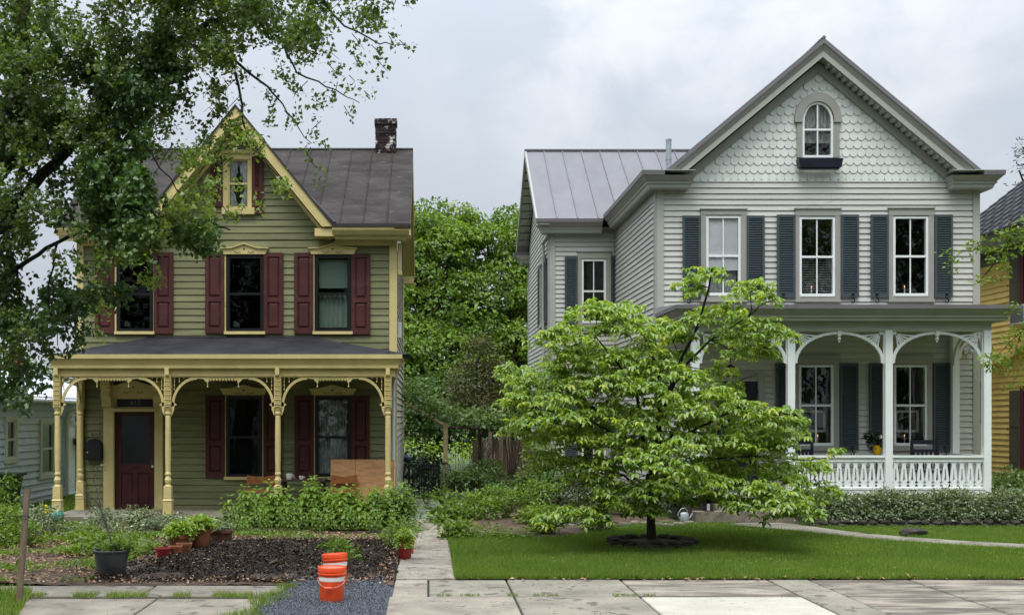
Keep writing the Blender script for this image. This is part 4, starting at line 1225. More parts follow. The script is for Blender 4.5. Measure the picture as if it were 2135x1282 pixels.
wall(wh, 'x', WB, .16, WX0, HX0, -.1, 6.85, [], M['gsid'])
MB().box(WX0, WX0 + .14, YW - .05, YW, -.1, 6.75).build('corner_board', M['taupe2'], wh)
MB().box(WX0 - .045, WX0 - .001, YW - .05, YW + .12, -.1, 6.75).build('corner_board', M['taupe'], wh)
MB().box(WX0 - .045, WX0 - .001, WB - .14, WB, -.1, 6.6).build('corner_board', M['taupe2'], wh)
WEX, WEY, WEZ = 2.72, 28.8, 6.99
xr = 7.5; nw = 9; pw_ = .52
x_ = WEX
while x_ < xr:
    x2 = min(x_ + pw_, xr)
    m = MB()
    m.hexa([(x_, WEY, WEZ - .03), (x2, WEY, WEZ - .03), (x2, WRY, WRZ - .03), (x_, WRY, WRZ - .03), (x_, WEY, WEZ), (x2, WEY, WEZ), (x2, WRY, WRZ), (x_, WRY, WRZ)])
    if x2 < xr: m.hexa([(x2 - .02, WEY, WEZ), (x2 + .012, WEY, WEZ), (x2 + .012, WRY, WRZ), (x2 - .02, WRY, WRZ), (x2 - .014, WEY, WEZ + .035), (x2 + .006, WEY, WEZ + .035), (x2 + .006, WRY, WRZ + .035), (x2 - .014, WRY, WRZ + .035)])
    m.build('roof_panel', M['steel'], wh)
    x_ = x2
MB().hexa([(WEX, WB + .4, WEZ - .03), (xr, WB + .4, WEZ - .03), (xr, WRY, WRZ - .03), (WEX, WRY, WRZ - .03), (WEX, WB + .4, WEZ), (xr, WB + .4, WEZ), (xr, WRY, WRZ), (WEX, WRY, WRZ)]).build('rear_roof', M['steel'], wh)
MB().box(WEX - .02, xr, WRY - .07, WRY + .07, WRZ - .01, WRZ + .035).build('ridge_cap', M['steel'], wh)
for (ya, za, yb, zb_) in ((WEY, WEZ, WRY, WRZ), (WB + .4, WEZ, WRY, WRZ)):
    MB().hexa([(WEX - .02, ya, za - .17), (WEX + .03, ya, za - .17), (WEX + .03, yb, zb_ - .17), (WEX - .02, yb, zb_ - .17), (WEX - .02, ya, za + .02), (WEX + .03, ya, za + .02), (WEX + .03, yb, zb_ + .02), (WEX - .02, yb, zb_ + .02)]).build('rake_fascia', M['taupe'], wh)
    for k in range(14):
        t = k / 14; t2 = (k + .8) / 14
        y_a, z_a, y_b, z_b = ya + (yb - ya) * t, za + (zb_ - za) * t, ya + (yb - ya) * t2, za + (zb_ - za) * t2
        MB().hexa([(WEX + .035, y_a, z_a - .14), (WX0 - .03, y_a, z_a - .14), (WX0 - .03, y_b, z_b - .14), (WEX + .035, y_b, z_b - .14), (WEX + .035, y_a, z_a - .12), (WX0 - .03, y_a, z_a - .12), (WX0 - .03, y_b, z_b - .12), (WEX + .035, y_b, z_b - .12)]).build('soffit_slat', M['taupe2'], wh)
for a, za, b, zb_, ma in GU:
    za, zb_ = za - .09, zb_ - .09
    MB().taper(WX0 - b, HX0 - .4, YW - .05 - b, YW + .05, zb_, WX0 - a, HX0 - .38, YW - .05 - a, YW + .05, za).build('wing_cornice', M[ma], wh)
    MB().taper(WX0 - b * 1.2, WX0 + .1, WB - .35, WB + b, zb_, WX0 - a * 1.25, WX0 + .1, WB - .4, WB + a, za).build('cornice_return', M[ma], wh)
MB().tube([(WX0 - .07, YW - .1, 6.6), (WX0 - .10, YW + .6, 6.5), (WX0 - .10, YW + .6, .2)], .04, 6).build('rear_downspout', M['taupe2'], wh)
vp = thing('vent_pipe', (X(1394, 30.4), 30.4, 8.0), 'grey metal vent pipe rising from the low roof beside the big gable', 'pipe')
MB().lathe([(.075, 7.9), (.075, 9.32), (.085, 9.325), (.085, 9.36), (.06, 9.365)], X(1394, 30.4), 30.4, 12).build('pipe', M['galv'], vp, smooth=True)
MB().lathe([(.085, 8.82), (.085, 8.87)], X(1394, 30.4), 30.4, 12).build('collar', M['galv'], vp)

def louver_shutter(par, x0, x1, z0, z1, Y, dog=True, side=1):
    m = MB(); y0, y1 = Y - .085, Y - .045; st = .045
    frame(m, x0, x1, z0, z1, y0, y1, st, st, .06, .09)
    zz_ = z0 + .10
    while zz_ < z1 - .07:
        m.hexa([(x0 + st, y0 + .006, zz_), (x1 - st, y0 + .006, zz_), (x1 - st, y1, zz_ + .03), (x0 + st, y1, zz_ + .03),
                (x0 + st, y0 + .006, zz_ + .012), (x1 - st, y0 + .006, zz_ + .012), (x1 - st, y1, zz_ + .042), (x0 + st, y1, zz_ + .042)])
        zz_ += .049
    m.box(x0 + st, x1 - st, y1 - .004, y1, z0 + .09, z1 - .06)
    o = m.build('shutter', M['shut'], par)
    if dog:
        xc = (x0 + x1) / 2 + side * .06; zc = z0 - .01
        pts = [(xc + dx, Y - .10, zc + dz) for dx, dz in ((-.03, .06), (-.02, .085), (.015, .085), (.02, .05), (-.005, .015), (.0, -.02), (.03, -.05), (.03, -.085), (.0, -.10), (-.03, -.085), (-.025, -.06))]
        MB().tube(pts, .012, 5).build('shutter_dog', M['iron'], o)
    return o
def grey_window(px, shl, shr, cas, shade=None, candle=False, Yq=YH, par=None, scale=None, arch=False, muntin=True, picture=False):
    par = wh if par is None else par
    fx = (lambda p: X(p, Yq)); fz = (lambda p: Z(p, Yq))
    x0, x1, z0, z1 = fx(px[0]), fx(px[1]), fz(px[3]), fz(px[2])
    c0, c1, d0, d1 = fx(cas[0]), fx(cas[1]), fz(cas[3]), fz(cas[2])
    m = MB()
    m.box(c0, x0, Yq - .06, Yq - .0, d0, z1 + .02); m.box(x1, c1, Yq - .06, Yq, d0, z1 + .02)
    m.box(c0, c1, Yq - .065, Yq, z1 + .02, d1); m.box(c0 - .02, c1 + .02, Yq - .09, Yq, d1, d1 + .022)
    m.box(x0, x1, Yq - .06, Yq, d0, z0 - .0); m.box(c0 - .02, c1 + .02, Yq - .085, Yq, d0 - .02, d0)
    wd = m.build('window', M['taupe'], par)
    m = MB(); frame(m, x0 + .002, x1 - .002, z0, z1, Yq - .045, Yq + .04, .05, .05, .045, .06)
    zm = z0 + (z1 - z0) * .5; xc = (x0 + x1) / 2
    m.box(x0 + .052, x1 - .052, Yq - .035, Yq + .04, zm - .022, zm + .022)
    if muntin:
        m.box(xc - .012, xc + .012, Yq - .025, Yq - .001, z0 + .06, zm - .022); m.box(xc - .012, xc + .012, Yq - .025, Yq - .001, zm + .022, z1 - .045)
    m.build('sash', M['white'], wd)
    MB().box(x0 + .02, x1 - .02, Yq - .07, Yq - .047, z0 + .0, z0 + .05).build('sill', M['white'], wd)
    for a, b in ((z0 + .06, zm - .022), (zm + .022, z1 - .045)):
        for u, v in ((x0 + .052, xc - .012), (xc + .012, x1 - .052)):
            MB().box(u, v, Yq - .014, Yq - .010, a, b).build('pane', M['glass'], wd)
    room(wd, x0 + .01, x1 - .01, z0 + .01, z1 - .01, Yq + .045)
    if shade == 'white':
        m = MB(); zz_ = z0 + .35
        m.box(x0 + .055, x1 - .055, Yq + .004, Yq + .008, z0 + (z1 - z0) * .32, z1 - .05)
        m.build('roller_blind', M['blind'], wd)
        curtain(wd, x0 + .055, x1 - .055, z0 + .07, z0 + (z1 - z0) * .33, Yq + .09, M['lace'], 'curtain', 8, .01)
    if shade == 'slats':
        zz_ = z0 + .08; m = MB()
        while zz_ < z0 + (z1 - z0) * .48:
            m.box(x0 + .055, x1 - .055, Yq + .06, Yq + .09, zz_, zz_ + .006); m.box(x0 + .055, x1 - .055, Yq + .06, Yq + .064, zz_ - .008, zz_ + .008); zz_ += .05
        m.build('venetian_blind', M['lace'], wd, kind='stuff')
    if picture:
        m = MB(); frame(m, x0 + .09, x1 - .12, z0 + .28, z0 + .74, Yq + .10, Yq + .12, .05)
        m.build('hanging_frame', M['taupe2'], wd)
    if candle:
        cxx = xc + (.06 if candle > 0 else -.09)
        o = MB().lathe([(.012, z0 + .06), (.012, z0 + .19)], cxx, Yq + .05, 8).build('candle', M['mug'], wd)
        MB().lathe([(.004, z0 + .19), (.012, z0 + .205), (.009, z0 + .22), (.002, z0 + .24)], cxx, Yq + .05, 8).build('candle_flame', M['candle'], wd)
    sz0, sz1 = z0 - (.02), z1 + .0
    if shl: louver_shutter(wd, fx(shl[0]), fx(shl[1]), fz(shl[3]), fz(shl[2]), Yq, side=-1, dog=len(shl) < 5)
    if shr: louver_shutter(wd, fx(shr[0]), fx(shr[1]), fz(shr[3]), fz(shr[2]), Yq, side=1, dog=len(shr) < 5)
    return wd
grey_window(up[0], (1422, 1459, 451, 622), (1555, 1592, 451, 622), (1460, 1555, 438, 628), 'white')
grey_window(up[1], (1618, 1656, 449, 621), (1751, 1788, 449, 621), (1657, 1750.5, 437, 628), 'slats', -1)
grey_window(up[2], (1813, 1850, 449, 621), (1946, 1983, 449, 621), (1851, 1945, 436, 628), None, -1)
grey_window(lo[0], (1616, 1655, 757, 938), (1749, 1787, 757, 938), (1656, 1748, 743, 937), None, 1, picture=True)
grey_window(lo[1], (1810, 1851, 757, 938), (1943, 1978, 757, 938), (1852, 1942, 743, 937), None, -1, picture=True)
grey_window((1212, 1263, 541, 674), (1177, 1203, 536, 676), (1273.5, 1283.4, 536, 676, 0), (1204, 1273, 526, 680), None, 0, Yq=YW)
grey_window((1212, 1263, 842, 985), (1177, 1203, 838, 985), (1273.5, 1283.4, 838, 985, 0), (1204, 1273, 828, 990), None, 0, Yq=YW)
# side window of the wing, seen edge on
m = MB(); m.box(WX0 - .07, WX0, 29.9, 30.0, 4.5, 6.1); m.box(WX0 - .07, WX0, 31.0, 31.1, 4.5, 6.1); m.box(WX0 - .075, WX0, 29.9, 31.1, 6.1, 6.25); m.box(WX0 - .09, WX0, 29.88, 31.12, 4.42, 4.5)
sw_ = m.build('side_window', M['taupe2'], wh)
MB().box(WX0 - .02, WX0 + .02, 30.0, 31.0, 4.5, 6.1).build('pane', M['black'], sw_)
for ya in (29.5, 31.12):
    m = MB(); m.box(WX0 - .085, WX0 - .04, ya, ya + .38, 4.45, 6.1)
    zz_ = 4.55
    while zz_ < 6.0: m.box(WX0 - .10, WX0 - .085, ya + .05, ya + .33, zz_, zz_ + .02); zz_ += .05
    m.build('shutter', M['shut'], sw_)
# arched attic window
ax0, ax1, az0, az1 = aw_
xc = (ax0 + ax1) / 2; rad = (ax1 - ax0) / 2; zs = hz(254)
def archband(m, r0, r1, y0, y1, zc_, n=14, t0=0, t1=math.pi, sc=1.0):
    for i in range(n):
        a, b = t0 + (t1 - t0) * i / n, t0 + (t1 - t0) * (i + 1) / n
        m.py([(xc + r0 * math.cos(a), zc_ + sc * r0 * math.sin(a)), (xc + r0 * math.cos(b), zc_ + sc * r0 * math.sin(b)), (xc + r1 * math.cos(b), zc_ + sc * r1 * math.sin(b)), (xc + r1 * math.cos(a), zc_ + sc * r1 * math.sin(a))], y0, y1)
m = MB()
ro = (hx(1753) - hx(1655)) / 2; zsc = (hz(195) - zs) / ro
archband(m, rad + .015, ro, YH - .10, YH - .01, zs, sc=zsc)
m.box(hx(1660), ax0 + .0, YH - .07, YH - .01, az0, zs); m.box(ax1, hx(1748), YH - .07, YH - .01, az0, zs)
m.box(hx(1655), ax0 - .0, YH - .10, YH - .01, zs - .03, zs); m.box(ax1, hx(1753), YH - .10, YH - .01, zs - .03, zs)
aw2 = m.build('attic_window', M['taupe'], wh)
m = MB(); isc = (az1 - zs) / rad
archband(m, rad - .045, rad, YH - .06, YH + .02, zs, sc=isc)
m.box(ax0, ax0 + .045, YH - .06, YH + .02, az0, zs); m.box(ax1 - .045, ax1, YH - .06, YH + .02, az0, zs)
zmid = hz(272); m.box(ax0 + .045, ax1 - .045, YH - .055, YH + .02, zmid - .02, zmid + .02)
m.box(ax0 + .045, ax1 - .045, YH - .055, YH + .02, az0, az0 + .05)
m.box(xc - .014, xc + .014, YH - .05, YH - .004, az0 + .05, zmid - .02); m.box(xc - .014, xc + .014, YH - .05, YH - .004, zmid + .02, az1 - .04)
m.build('sash', M['white'], aw2)
P = [(xc + (rad - .04) * math.cos(t), zs + isc * (rad - .04) * math.sin(t)) for t in np.linspace(0, math.pi, 12)]
MB().py([(ax0 + .04, zmid + .02), (ax1 - .04, zmid + .02)] + P, YH - .03, YH - .026).build('pane', M['glass'], aw2)
MB().box(ax0 + .045, ax1 - .045, YH - .03, YH - .026, az0 + .05, zmid - .02).build('pane', M['glass'], aw2)
room(aw2, ax0, ax1, az0, az1, YH + .03, .5)
for s, xa in ((1, ax0 + .04), (-1, ax1 - .04)):
    curtain(aw2, min(xa, xa + s * .27), max(xa, xa + s * .27), hz(298), az1 - .03, YH + .03, M['lace'], 'lace_curtain', 4, .01)
# solid infill behind the arch top corners so that no gap shows
m = MB()
for s in (-1, 1):
    m.py([(xc + s * rad * 1.0, zs), (xc + s * (rad + .02), az1 + .02), (xc, az1 + .02), (xc + s * rad * .5, zs + isc * rad * .88)][::s], YH + .021, YH + .028)
m.build('arch_infill', M['taupe'], aw2)
fb = thing('window_box', (hx(1710), YH - .25, hz(352)), 'chipped dark navy flower box under the arched attic window', 'flower box')
y0, y1 = YH - .30, YH - .10
m = MB(); u, v, q0, q1 = X(1664, YH - .25), X(1757, YH - .25), Z(349, YH - .25), Z(331, YH - .25)
m.taper(u + .03, v - .03, y0 + .03, y1, q0, u, v, y0, y1, q1)
m.box(u + .06, v - .06, y0 + .06, y1 - .02, q0 - .03, q0)
m.build('trough', M['navy'], fb)

# ---- grey porch
YQ = 22.4
prt = 4.18
qx0, qx1 = 5.13, 10.94
# front beam and stepped cornice
cornice(wh, qx0, qx1, YQ - .05, YH - .05, [(.40, prt, .395, prt - .075)], M['gutter'], 'porch_gutter')
cornice(wh, qx0, qx1, YQ - .05, YH - .05, [(.36, prt - .077, .25, prt - .185)], M['taupe'], 'porch_crown_moulding')
cornice(wh, qx0, qx1, YQ - .05, YH - .05, [(.26, prt - .187, .25, prt - .225), (.22, prt - .24, .20, prt - .29)], M['taupe2'], 'porch_moulding')
cornice(wh, qx0, qx1, YQ - .05, YH - .05, [(.23, prt - .226, .215, prt - .239), (.17, prt - .291, .17, prt - .30)], M['taupe'], 'porch_moulding')
MB().taper(qx0 - .40, qx1 + .40, YQ - .45, YH - .05, prt + .001, qx0 - .35, qx1 + .35, YH - .2, YH - .05, prt + .13).build('porch_roof', M['gutter'], wh)
bz0 = Z(689, YQ); bz1 = prt - .301
m = MB(); m.box(qx0, qx1, YQ - .06, YQ + .06, bz0, bz1); m.box(qx0, qx0 + .12, YQ + .06, YH - .05, bz0, bz1); m.box(qx1 - .12, qx1, YQ + .06, YH - .05, bz0, bz1)
m.build('porch_beam', M['taupe2'], wh)
MB().box(qx0 + .12, qx1 - .12, YQ + .06, YH - .05, bz1 - .04, bz1 - .0).build('porch_ceiling', M['taupe2'], wh)
FZ = .53
MB().box(4.95, 11.0, YQ - .12, YH - .05, FZ - .05, FZ).build('porch_floor', M['taupe'], wh)
m = MB(); m.box(6.98, 11.0, YQ - .04, YQ + .04, -.1, FZ - .052); m.box(10.92, 11.0, YQ + .04, YH - .05, -.1, FZ - .052); m.box(4.95, 5.4, YQ - .04, YQ + .04, -.1, FZ - .052)
m.box(5.4, 6.98, YQ + .3, YQ + .38, -.1, FZ - .052)
m.build('porch_skirt', M['skirt'], wh)
gposts = [X(1449, YQ), X(1648, YQ), X(1851, YQ), X(2056, YQ)]
for xq in gposts:
    m = MB(); h = .07
    m.box(xq - h, xq + h, YQ - h, YQ + h, FZ, bz0)
    m.box(xq - h - .015, xq + h + .015, YQ - h - .015, YQ + h + .015, FZ, FZ + .05)
    m.build('porch_post', M['white'], wh)
for xw_ in (hx(1985),):
    MB().box(xw_ - .07, xw_ + .07, YH - .19, YH - .05, FZ, bz0 + .1).build('wall_post', M['white'], wh)
def arch_grey(x0, x1, par, y=YQ):
    """round arch with toothed edge, fan slats in the corners and a turned drop at the crown"""
    top = bz0 + .003; w = x1 - x0; xc_ = (x0 + x1) / 2; zsp = Z(757, YQ); hgt = top - .045 - zsp
    m = MB(); m.box(x0, x1, y - .018, y + .018, top - .025, top)
    m.box(x0, x0 + .022, y - .018, y + .018, zsp - .02, top - .025); m.box(x1 - .022, x1, y - .018, y + .018, zsp - .02, top - .025)
    ob = m.build('arch_frame', M['white'], par)
    m = MB(); n = 40
    def E(t, off): return (xc_ - (w / 2 - off) * math.cos(t), zsp + (hgt + .02 - off * .8) * math.sin(t) ** .92 if math.sin(t) > 0 else zsp)
    for i in range(n):
        a, b = math.pi * i / n, math.pi * (i + 1) / n
        th = .055
        m.py([E(a, .0), E(b, .0), E(b, th), E(a, th)][::-1], y - .016, y + .016)
    for i in range(56):
        a = math.pi * (i + .15) / 56; b = math.pi * (i + .75) / 56
        m.py([E(a, .053), E(b, .053), E(b, .068), E(a, .068)][::-1], y - .014, y + .014)
    m.build('arch', M['white'], ob)
    for s, xs_ in ((1, x0 + .022), (-1, x1 - .022)):
        c = (xs_ + s * .06, top - .065)
        m = MB()
        m.py([(xs_ + s * .035, top - .025), (xs_ + s * .075, top - .025), (xs_, top - .10), (xs_, top - .06)][::s], y - .012, y + .012)
        m.py([(xs_ + s * .05, top - .035), (xs_ + s * .085, top - .055), (xs_ + s * .05, top - .085), (xs_ + s * .02, top - .075)][::s], y - .013, y + .013)
        m.build('fan_hub', M['white'], ob)
        for ang, ln_ in ((8, .62), (22, .40), (37, .31), (51, .27), (64, .30), (79, .42)):
            t = R(ang); d = (s * math.cos(t), -math.sin(t)); nrm_ = (-d[1], d[0])
            # length to the arch
            L_ = .05
            while L_ < .8:
                px_, pz_ = c[0] + d[0] * L_, c[1] + d[1] * L_
                ux = abs(px_ - xc_) / (w / 2 - .02)
                if ux < 1:
                    ze = zsp + hgt * math.sqrt(max(0, 1 - ux * ux))
                    if pz_ < ze - .02: break
                elif pz_ < zsp: break
                L_ += .01
            wa, wb = .006, .017
            MB().py([(c[0] + d[0] * .02 + nrm_[0] * wa, c[1] + d[1] * .02 + nrm_[1] * wa), (c[0] + d[0] * .02 - nrm_[0] * wa, c[1] + d[1] * .02 - nrm_[1] * wa),
                     (c[0] + d[0] * L_ - nrm_[0] * wb, c[1] + d[1] * L_ - nrm_[1] * wb), (c[0] + d[0] * L_ + nrm_[0] * wb, c[1] + d[1] * L_ + nrm_[1] * wb)], y - .009, y + .009).build('fan_slat', M['white'], ob)
    m = MB(); m.box(xc_ - .035, xc_ + .035, y - .04, y + .03, top - .11, top + .02)
    m.lathe([(.008, top - .235), (.018, top - .228), (.018, top - .215), (.012, top - .205), (.036, top - .175), (.036, top - .155), (.018, top - .13), (.026, top - .11)], xc_, y - .005, 10)
    m.build('drop', M['white'], ob)
for i in range(3): arch_grey(gposts[i] + .07, gposts[i + 1] - .07, wh)
# end arch between wall post and corner post (seen edge-on)
m = MB()
for s, yy_ in ((1, YQ + .07), (-1, YH - .19)):
    n = 10
    for i in range(n):
        a, b = math.pi / 2 * i / n, math.pi / 2 * (i + 1) / n
        def E(t, r): return (yy_ + s * (.66 - r * math.cos(t)), bz0 - .62 + r * .95 * math.sin(t))
        m.px([E(a, .66), E(b, .66), E(b, .58), E(a, .58)][::s], gposts[3] - .016, gposts[3] + .016)
m.build('end_arch', M['white'], wh)
m = MB()   # bracket on the wall post
for i in range(10):
    a, b = math.pi / 2 * i / 10, math.pi / 2 * (i + 1) / 10
    xw_ = hx(1985) + .07
    def E(t, r): return (xw_ + .38 - r * math.cos(t), bz0 - .45 + r * 1.1 * math.sin(t))
    m.py([E(a, .38), E(b, .38), E(b, .32), E(a, .32)][::-1], YH - .14, YH - .10)
m.build('wall_bracket', M['white'], wh)
# railings with sawn balusters
BZ0, BZ1 = Z(1017, YQ), Z(962, YQ)
def half_baluster(m, s, x):
    h = sw2
    # outer gap profile (half-width of the opening between neighbours) by height fraction
    prof = [(0, 0), (.05, 0), (.06, .020), (.085, .036), (.12, .018), (.14, .006), (.175, .006), (.19, .03), (.215, .037), (.245, .024), (.26, .010), (.29, .010), (.36, .012), (.5, .020), (.68, .033), (.83, .044), (.88, .047), (.92, .036), (.965, .014), (.98, 0), (1, 0)]
    inner = [(0, 0), (.27, 0), (.28, .008), (.31, .019), (.35, .019), (.5, .013), (.72, .009), (.75, .0), (1, 0)]
    def I(f, tab):
        for (a, b), (c, d) in zip(tab, tab[1:]):
            if a <= f <= c: return b + (d - b) * (f - a) / max(1e-9, c - a)
        return 0
    fs_ = sorted({a for a, _ in prof} | {a for a, _ in inner})
    H_ = BZ1 - BZ0
    for a, b in zip(fs_, fs_[1:]):
        xo0, xo1 = h - I(a, prof), h - I(b, prof); xi0, xi1 = I(a, inner), I(b, inner)
        P = [(x + s * xi0, BZ0 + a * H_), (x + s * xo0, BZ0 + a * H_), (x + s * xo1, BZ0 + b * H_), (x + s * xi1, BZ0 + b * H_)]
        m.py(P[::s] if s > 0 else P[::-1], -.011, .011)
sw2 = .1605 / 2
bm = MB(); half_baluster(bm, 1, 0); half_baluster(bm, -1, 0)
bmesh_proto = None
for xa, xb in ((gposts[1] + .07, gposts[2] - .07), (gposts[2] + .07, gposts[3] - .07)):
    m = MB(); m.box(xa, xb, YQ - .055, YQ + .055, Z(953.5, YQ), Z(949, YQ)); m.box(xa, xb, YQ - .045, YQ + .045, Z(955, YQ), Z(953.5, YQ))
    rl = m.build('railing', M['white'], wh)
    MB().box(xa, xb, YQ - .026, YQ + .026, Z(962.5, YQ), Z(955, YQ)).build('top_rail', M['white'], rl)
    m = MB(); m.box(xa, xb, YQ - .045, YQ + .045, Z(1020, YQ), Z(1016, YQ)); m.box(xa, xb, YQ - .03, YQ + .03, Z(1031, YQ), Z(1020, YQ)); m.build('bottom_rail', M['white'], rl)
    n = round((xb - xa) / .1605)
    for i in range(n):
        xq = xa + (xb - xa) * (i + .5) / n
        if bmesh_proto is None:
            bmesh_proto = bm.build('baluster', M['white'], rl, origin=(0, 0, 0)); o = bmesh_proto
        else:
            o = bmesh_proto.copy(); COL.objects.link(o); o.parent = rl
        o.location = Vector((xq, YQ, 0)) - wloc(rl)
m = MB(); m.box(gposts[3] - .04, gposts[3] + .04, YQ + .07, YH - .05, Z(962, YQ), Z(949, YQ)); m.box(gposts[3] - .035, gposts[3] + .035, YQ + .07, YH - .05, Z(1031, YQ), Z(1018, YQ))
er = m.build('end_railing', M['white'], wh)
yb_ = YQ + .12
while yb_ < YH - .1:
    MB().box(gposts[3] - .011, gposts[3] + .011, yb_, yb_ + .09, BZ0, BZ1).build('baluster', M['white'], er); yb_ += .14
# dark front door with sidelights, mostly behind the small tree
x0, x1, z0, z1 = hdoor
m = MB(); frame(m, x0 - .12, x1 + .12, z0, z1 + .14, YH - .07, YH, .12, .12, .14, .001)
dcs = m.build('door_casing', M['taupe'], wh)
m = MB(); frame(m, x0, x1, z0, z1 - .3, YH + .02, YH + .07, .12, .12, .12, .2); m.box(x0, x1, YH - .02, YH + .07, z1 - .3, z1 - .24)
m.box(x0 + .12, x1 - .12, YH + .04, YH + .07, z0 + .2, z0 + .9)
d2 = m.build('front_door', M['navy'], wh)
MB().box(x0 + .12, x1 - .12, YH + .035, YH + .04, z0 + .9, z1 - .42).build('pane', M['glassfrost'], d2)
MB().box(x0, x1, YH + .03, YH + .04, z1 - .24, z1).build('transom_pane', M['glassfrost'], d2)
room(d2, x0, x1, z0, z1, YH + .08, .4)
# stone step block in front of the entrance
st = thing('stone_step', (5.95, 22.1, 0), 'weathered stone step below the white porch entrance', 'step')
MB().box(X(1448, 22.05), X(1660, 22.05), 21.95, 22.26, -.05, .235).build('block', M['stone'], st)
MB().box(5.45, 6.95, 22.262, YQ + .28, -.05, .36).build('tread', M['concgrey'], st)
# security camera lamp on the wall under the porch
lt = thing('wall_floodlight', (hx(2014), YH - .1, hz(735)), 'small white twin floodlight on the siding under the right end of the grey porch', 'lamp')
MB().box(hx(2008), hx(2017), YH - .10, YH - .035, hz(733), hz(724)).build('base', M['acwhite'], lt)
for a in (hx(2005), hx(2018)):
    MB().tube([(a, YH - .10, hz(729)), (a + .01, YH - .19, hz(736))], [.03, .04], 8).build('lamp_head', M['acwhite'], lt)

# ================================================================ YELLOW HOUSE at the right edge
XYH = 13.0
yh = thing('yellow_house', (15, 24, 0), 'golden yellow clapboard house with dark roof at the right edge', 'house')
yops = [(X_y, Y_y, a, b) for X_y, Y_y, a, b in ((24.1, 25.0, 4.15, 5.75), (24.1, 25.0, .95, 2.6), (26.9, 27.4, 1.95, 2.75))]
wall(yh, 'y', XYH, .16, 22.0, 28.5, -.1, 5.75, [], M['ysid'])
siding(yh, 'y', XYH - .002, -1, 22.0, 28.5, .25, 5.75, .128, M['ysid'], yops, gap=.012, t0=.008, t1=.032, rs=21, name='siding_board')
wall(yh, 'x', 22.0, .16, XYH + .16, 20, -.1, 5.75, [], M['ysid'])
wall(yh, 'x', 28.34, .16, XYH + .16, 20, -.1, 5.75, [], M['ysid'])
MB().box(XYH - .04, XYH + .1, 28.4, 28.56, -.1, 5.7).build('corner_board', M['ytrim'], yh)
for k in range(16):   # roof shingle courses as long strips
    t, t2 = k / 16, (k + 1) / 16
    xa, xb = 12.6 + 3.6 * t, 12.6 + 3.6 * t2
    za, zb_ = 6.17 + .79 * (xa - 12.6), 6.17 + .79 * (xb - 12.6)
    MB().hexa([(xa, 21.5, za - .02), (xb, 21.5, zb_ - .04), (xb, 28.6, zb_ - .04), (xa, 28.6, za - .02), (xa, 21.5, za + .03), (xb, 21.5, zb_), (xb, 28.6, zb_), (xa, 28.6, za + .03)]).build('roof_shingle_course', M['yroof'], yh)
for k in range(17):   # raised battens running up the slope
    y_ = 21.6 + k * .42
    MB().hexa([(12.6, y_, 6.19), (16.2, y_, 9.0), (16.2, y_ + .03, 9.0), (12.6, y_ + .03, 6.19), (12.6, y_, 6.24), (16.2, y_, 9.06), (16.2, y_ + .03, 9.06), (12.6, y_ + .03, 6.24)]).build('roof_seam', M['yroof'], yh)
MB().px([(21.5, 5.76), (28.6, 5.76), (28.6, 6.16), (21.5, 6.16)], 12.62, 12.66).build('eave_fascia', M['ytrim'], yh)
MB().box(12.66, 13.0, 21.5, 28.6, 5.76, 5.80).build('eave_soffit', M['ytrim'], yh)
MB().box(XYH - .05, XYH - .0, 22, 28.5, 5.52, 5.76).build('eave_frieze', M['ytrim'], yh)
for (ya, yb, a, b), sh in zip(yops, (1, 1, 0)):
    m = MB()
    for u, v, q0, q1 in ((ya - .1, ya, a, b), (yb, yb + .1, a, b), (ya - .12, yb + .12, b, b + .12), (ya - .14, yb + .14, a - .08, a)):
        m.box(XYH - .08, XYH, u, v, q0, q1)
    wd = m.build('window', M['yred'], yh)
    m = MB(); zm = (a + b) / 2
    for u, v, q0, q1 in ((ya, ya + .05, a, b), (yb - .05, yb, a, b), (ya + .05, yb - .05, a, a + .06), (ya + .05, yb - .05, b - .05, b), (ya + .05, yb - .05, zm - .03, zm + .03)):
        m.box(XYH - .05, XYH, u, v, q0, q1)
    m.build('sash', M['yred'], wd)
    for q0, q1 in ((a + .06, zm - .03), (zm + .03, b - .05)):
        MB().box(XYH - .03, XYH - .02, ya + .05, yb - .05, q0, q1).build('pane', M['acgrey'], wd)
    if sh:
        MB().box(XYH - .03 + .0, XYH - .026 + .005, ya + .1, yb - .3, a + .4, b - .1).build('curtain', M['blind'], wd)
        for yy_ in (yb + .11,):
            m = MB(); m.box(XYH - .09, XYH - .05, yy_, yy_ + .45, a - .05, b + .02)
            m.box(XYH - .10, XYH - .09, yy_ + .07, yy_ + .38, a + .08, (a + b) / 2 - .05); m.box(XYH - .10, XYH - .09, yy_ + .07, yy_ + .38, (a + b) / 2 + .05, b - .08)
            o = m.build('shutter', M['ytrim'], wd)
            MB().tube([(XYH - .11, yy_ + .44, (a + b) / 2), (XYH - .11, yy_ + .50, (a + b) / 2 - .02)], .012, 5).build('shutter_catch', M['iron'], o)
ac = thing('air_conditioner', (XYH - .3, 24.55, 4.1), 'off-white window air conditioner on the yellow house', 'air conditioner')
MB().box(XYH - .45, XYH - .085, 24.2, 24.85, 4.02, 4.42).build('casing', M['acwhite'], ac)
MB().box(XYH - .40, XYH - .12, 24.853, 24.86, 4.06, 4.38).build('side_grille', M['acgrey'], ac)
MB().box(XYH - .457, XYH - .452, 24.25, 24.8, 4.06, 4.38).build('front_grille', M['acgrey'], ac)
MB().hexa([(XYH - .16, 23.2, 3.72), (XYH - .04, 23.2, 3.72), (XYH - .04, 27.6, 3.0), (XYH - .16, 27.6, 3.0), (XYH - .16, 23.2, 3.88), (XYH - .04, 23.2, 3.88), (XYH - .04, 27.6, 3.16), (XYH - .16, 27.6, 3.16)]).build('lean_to_rake', M['ysid'], yh)

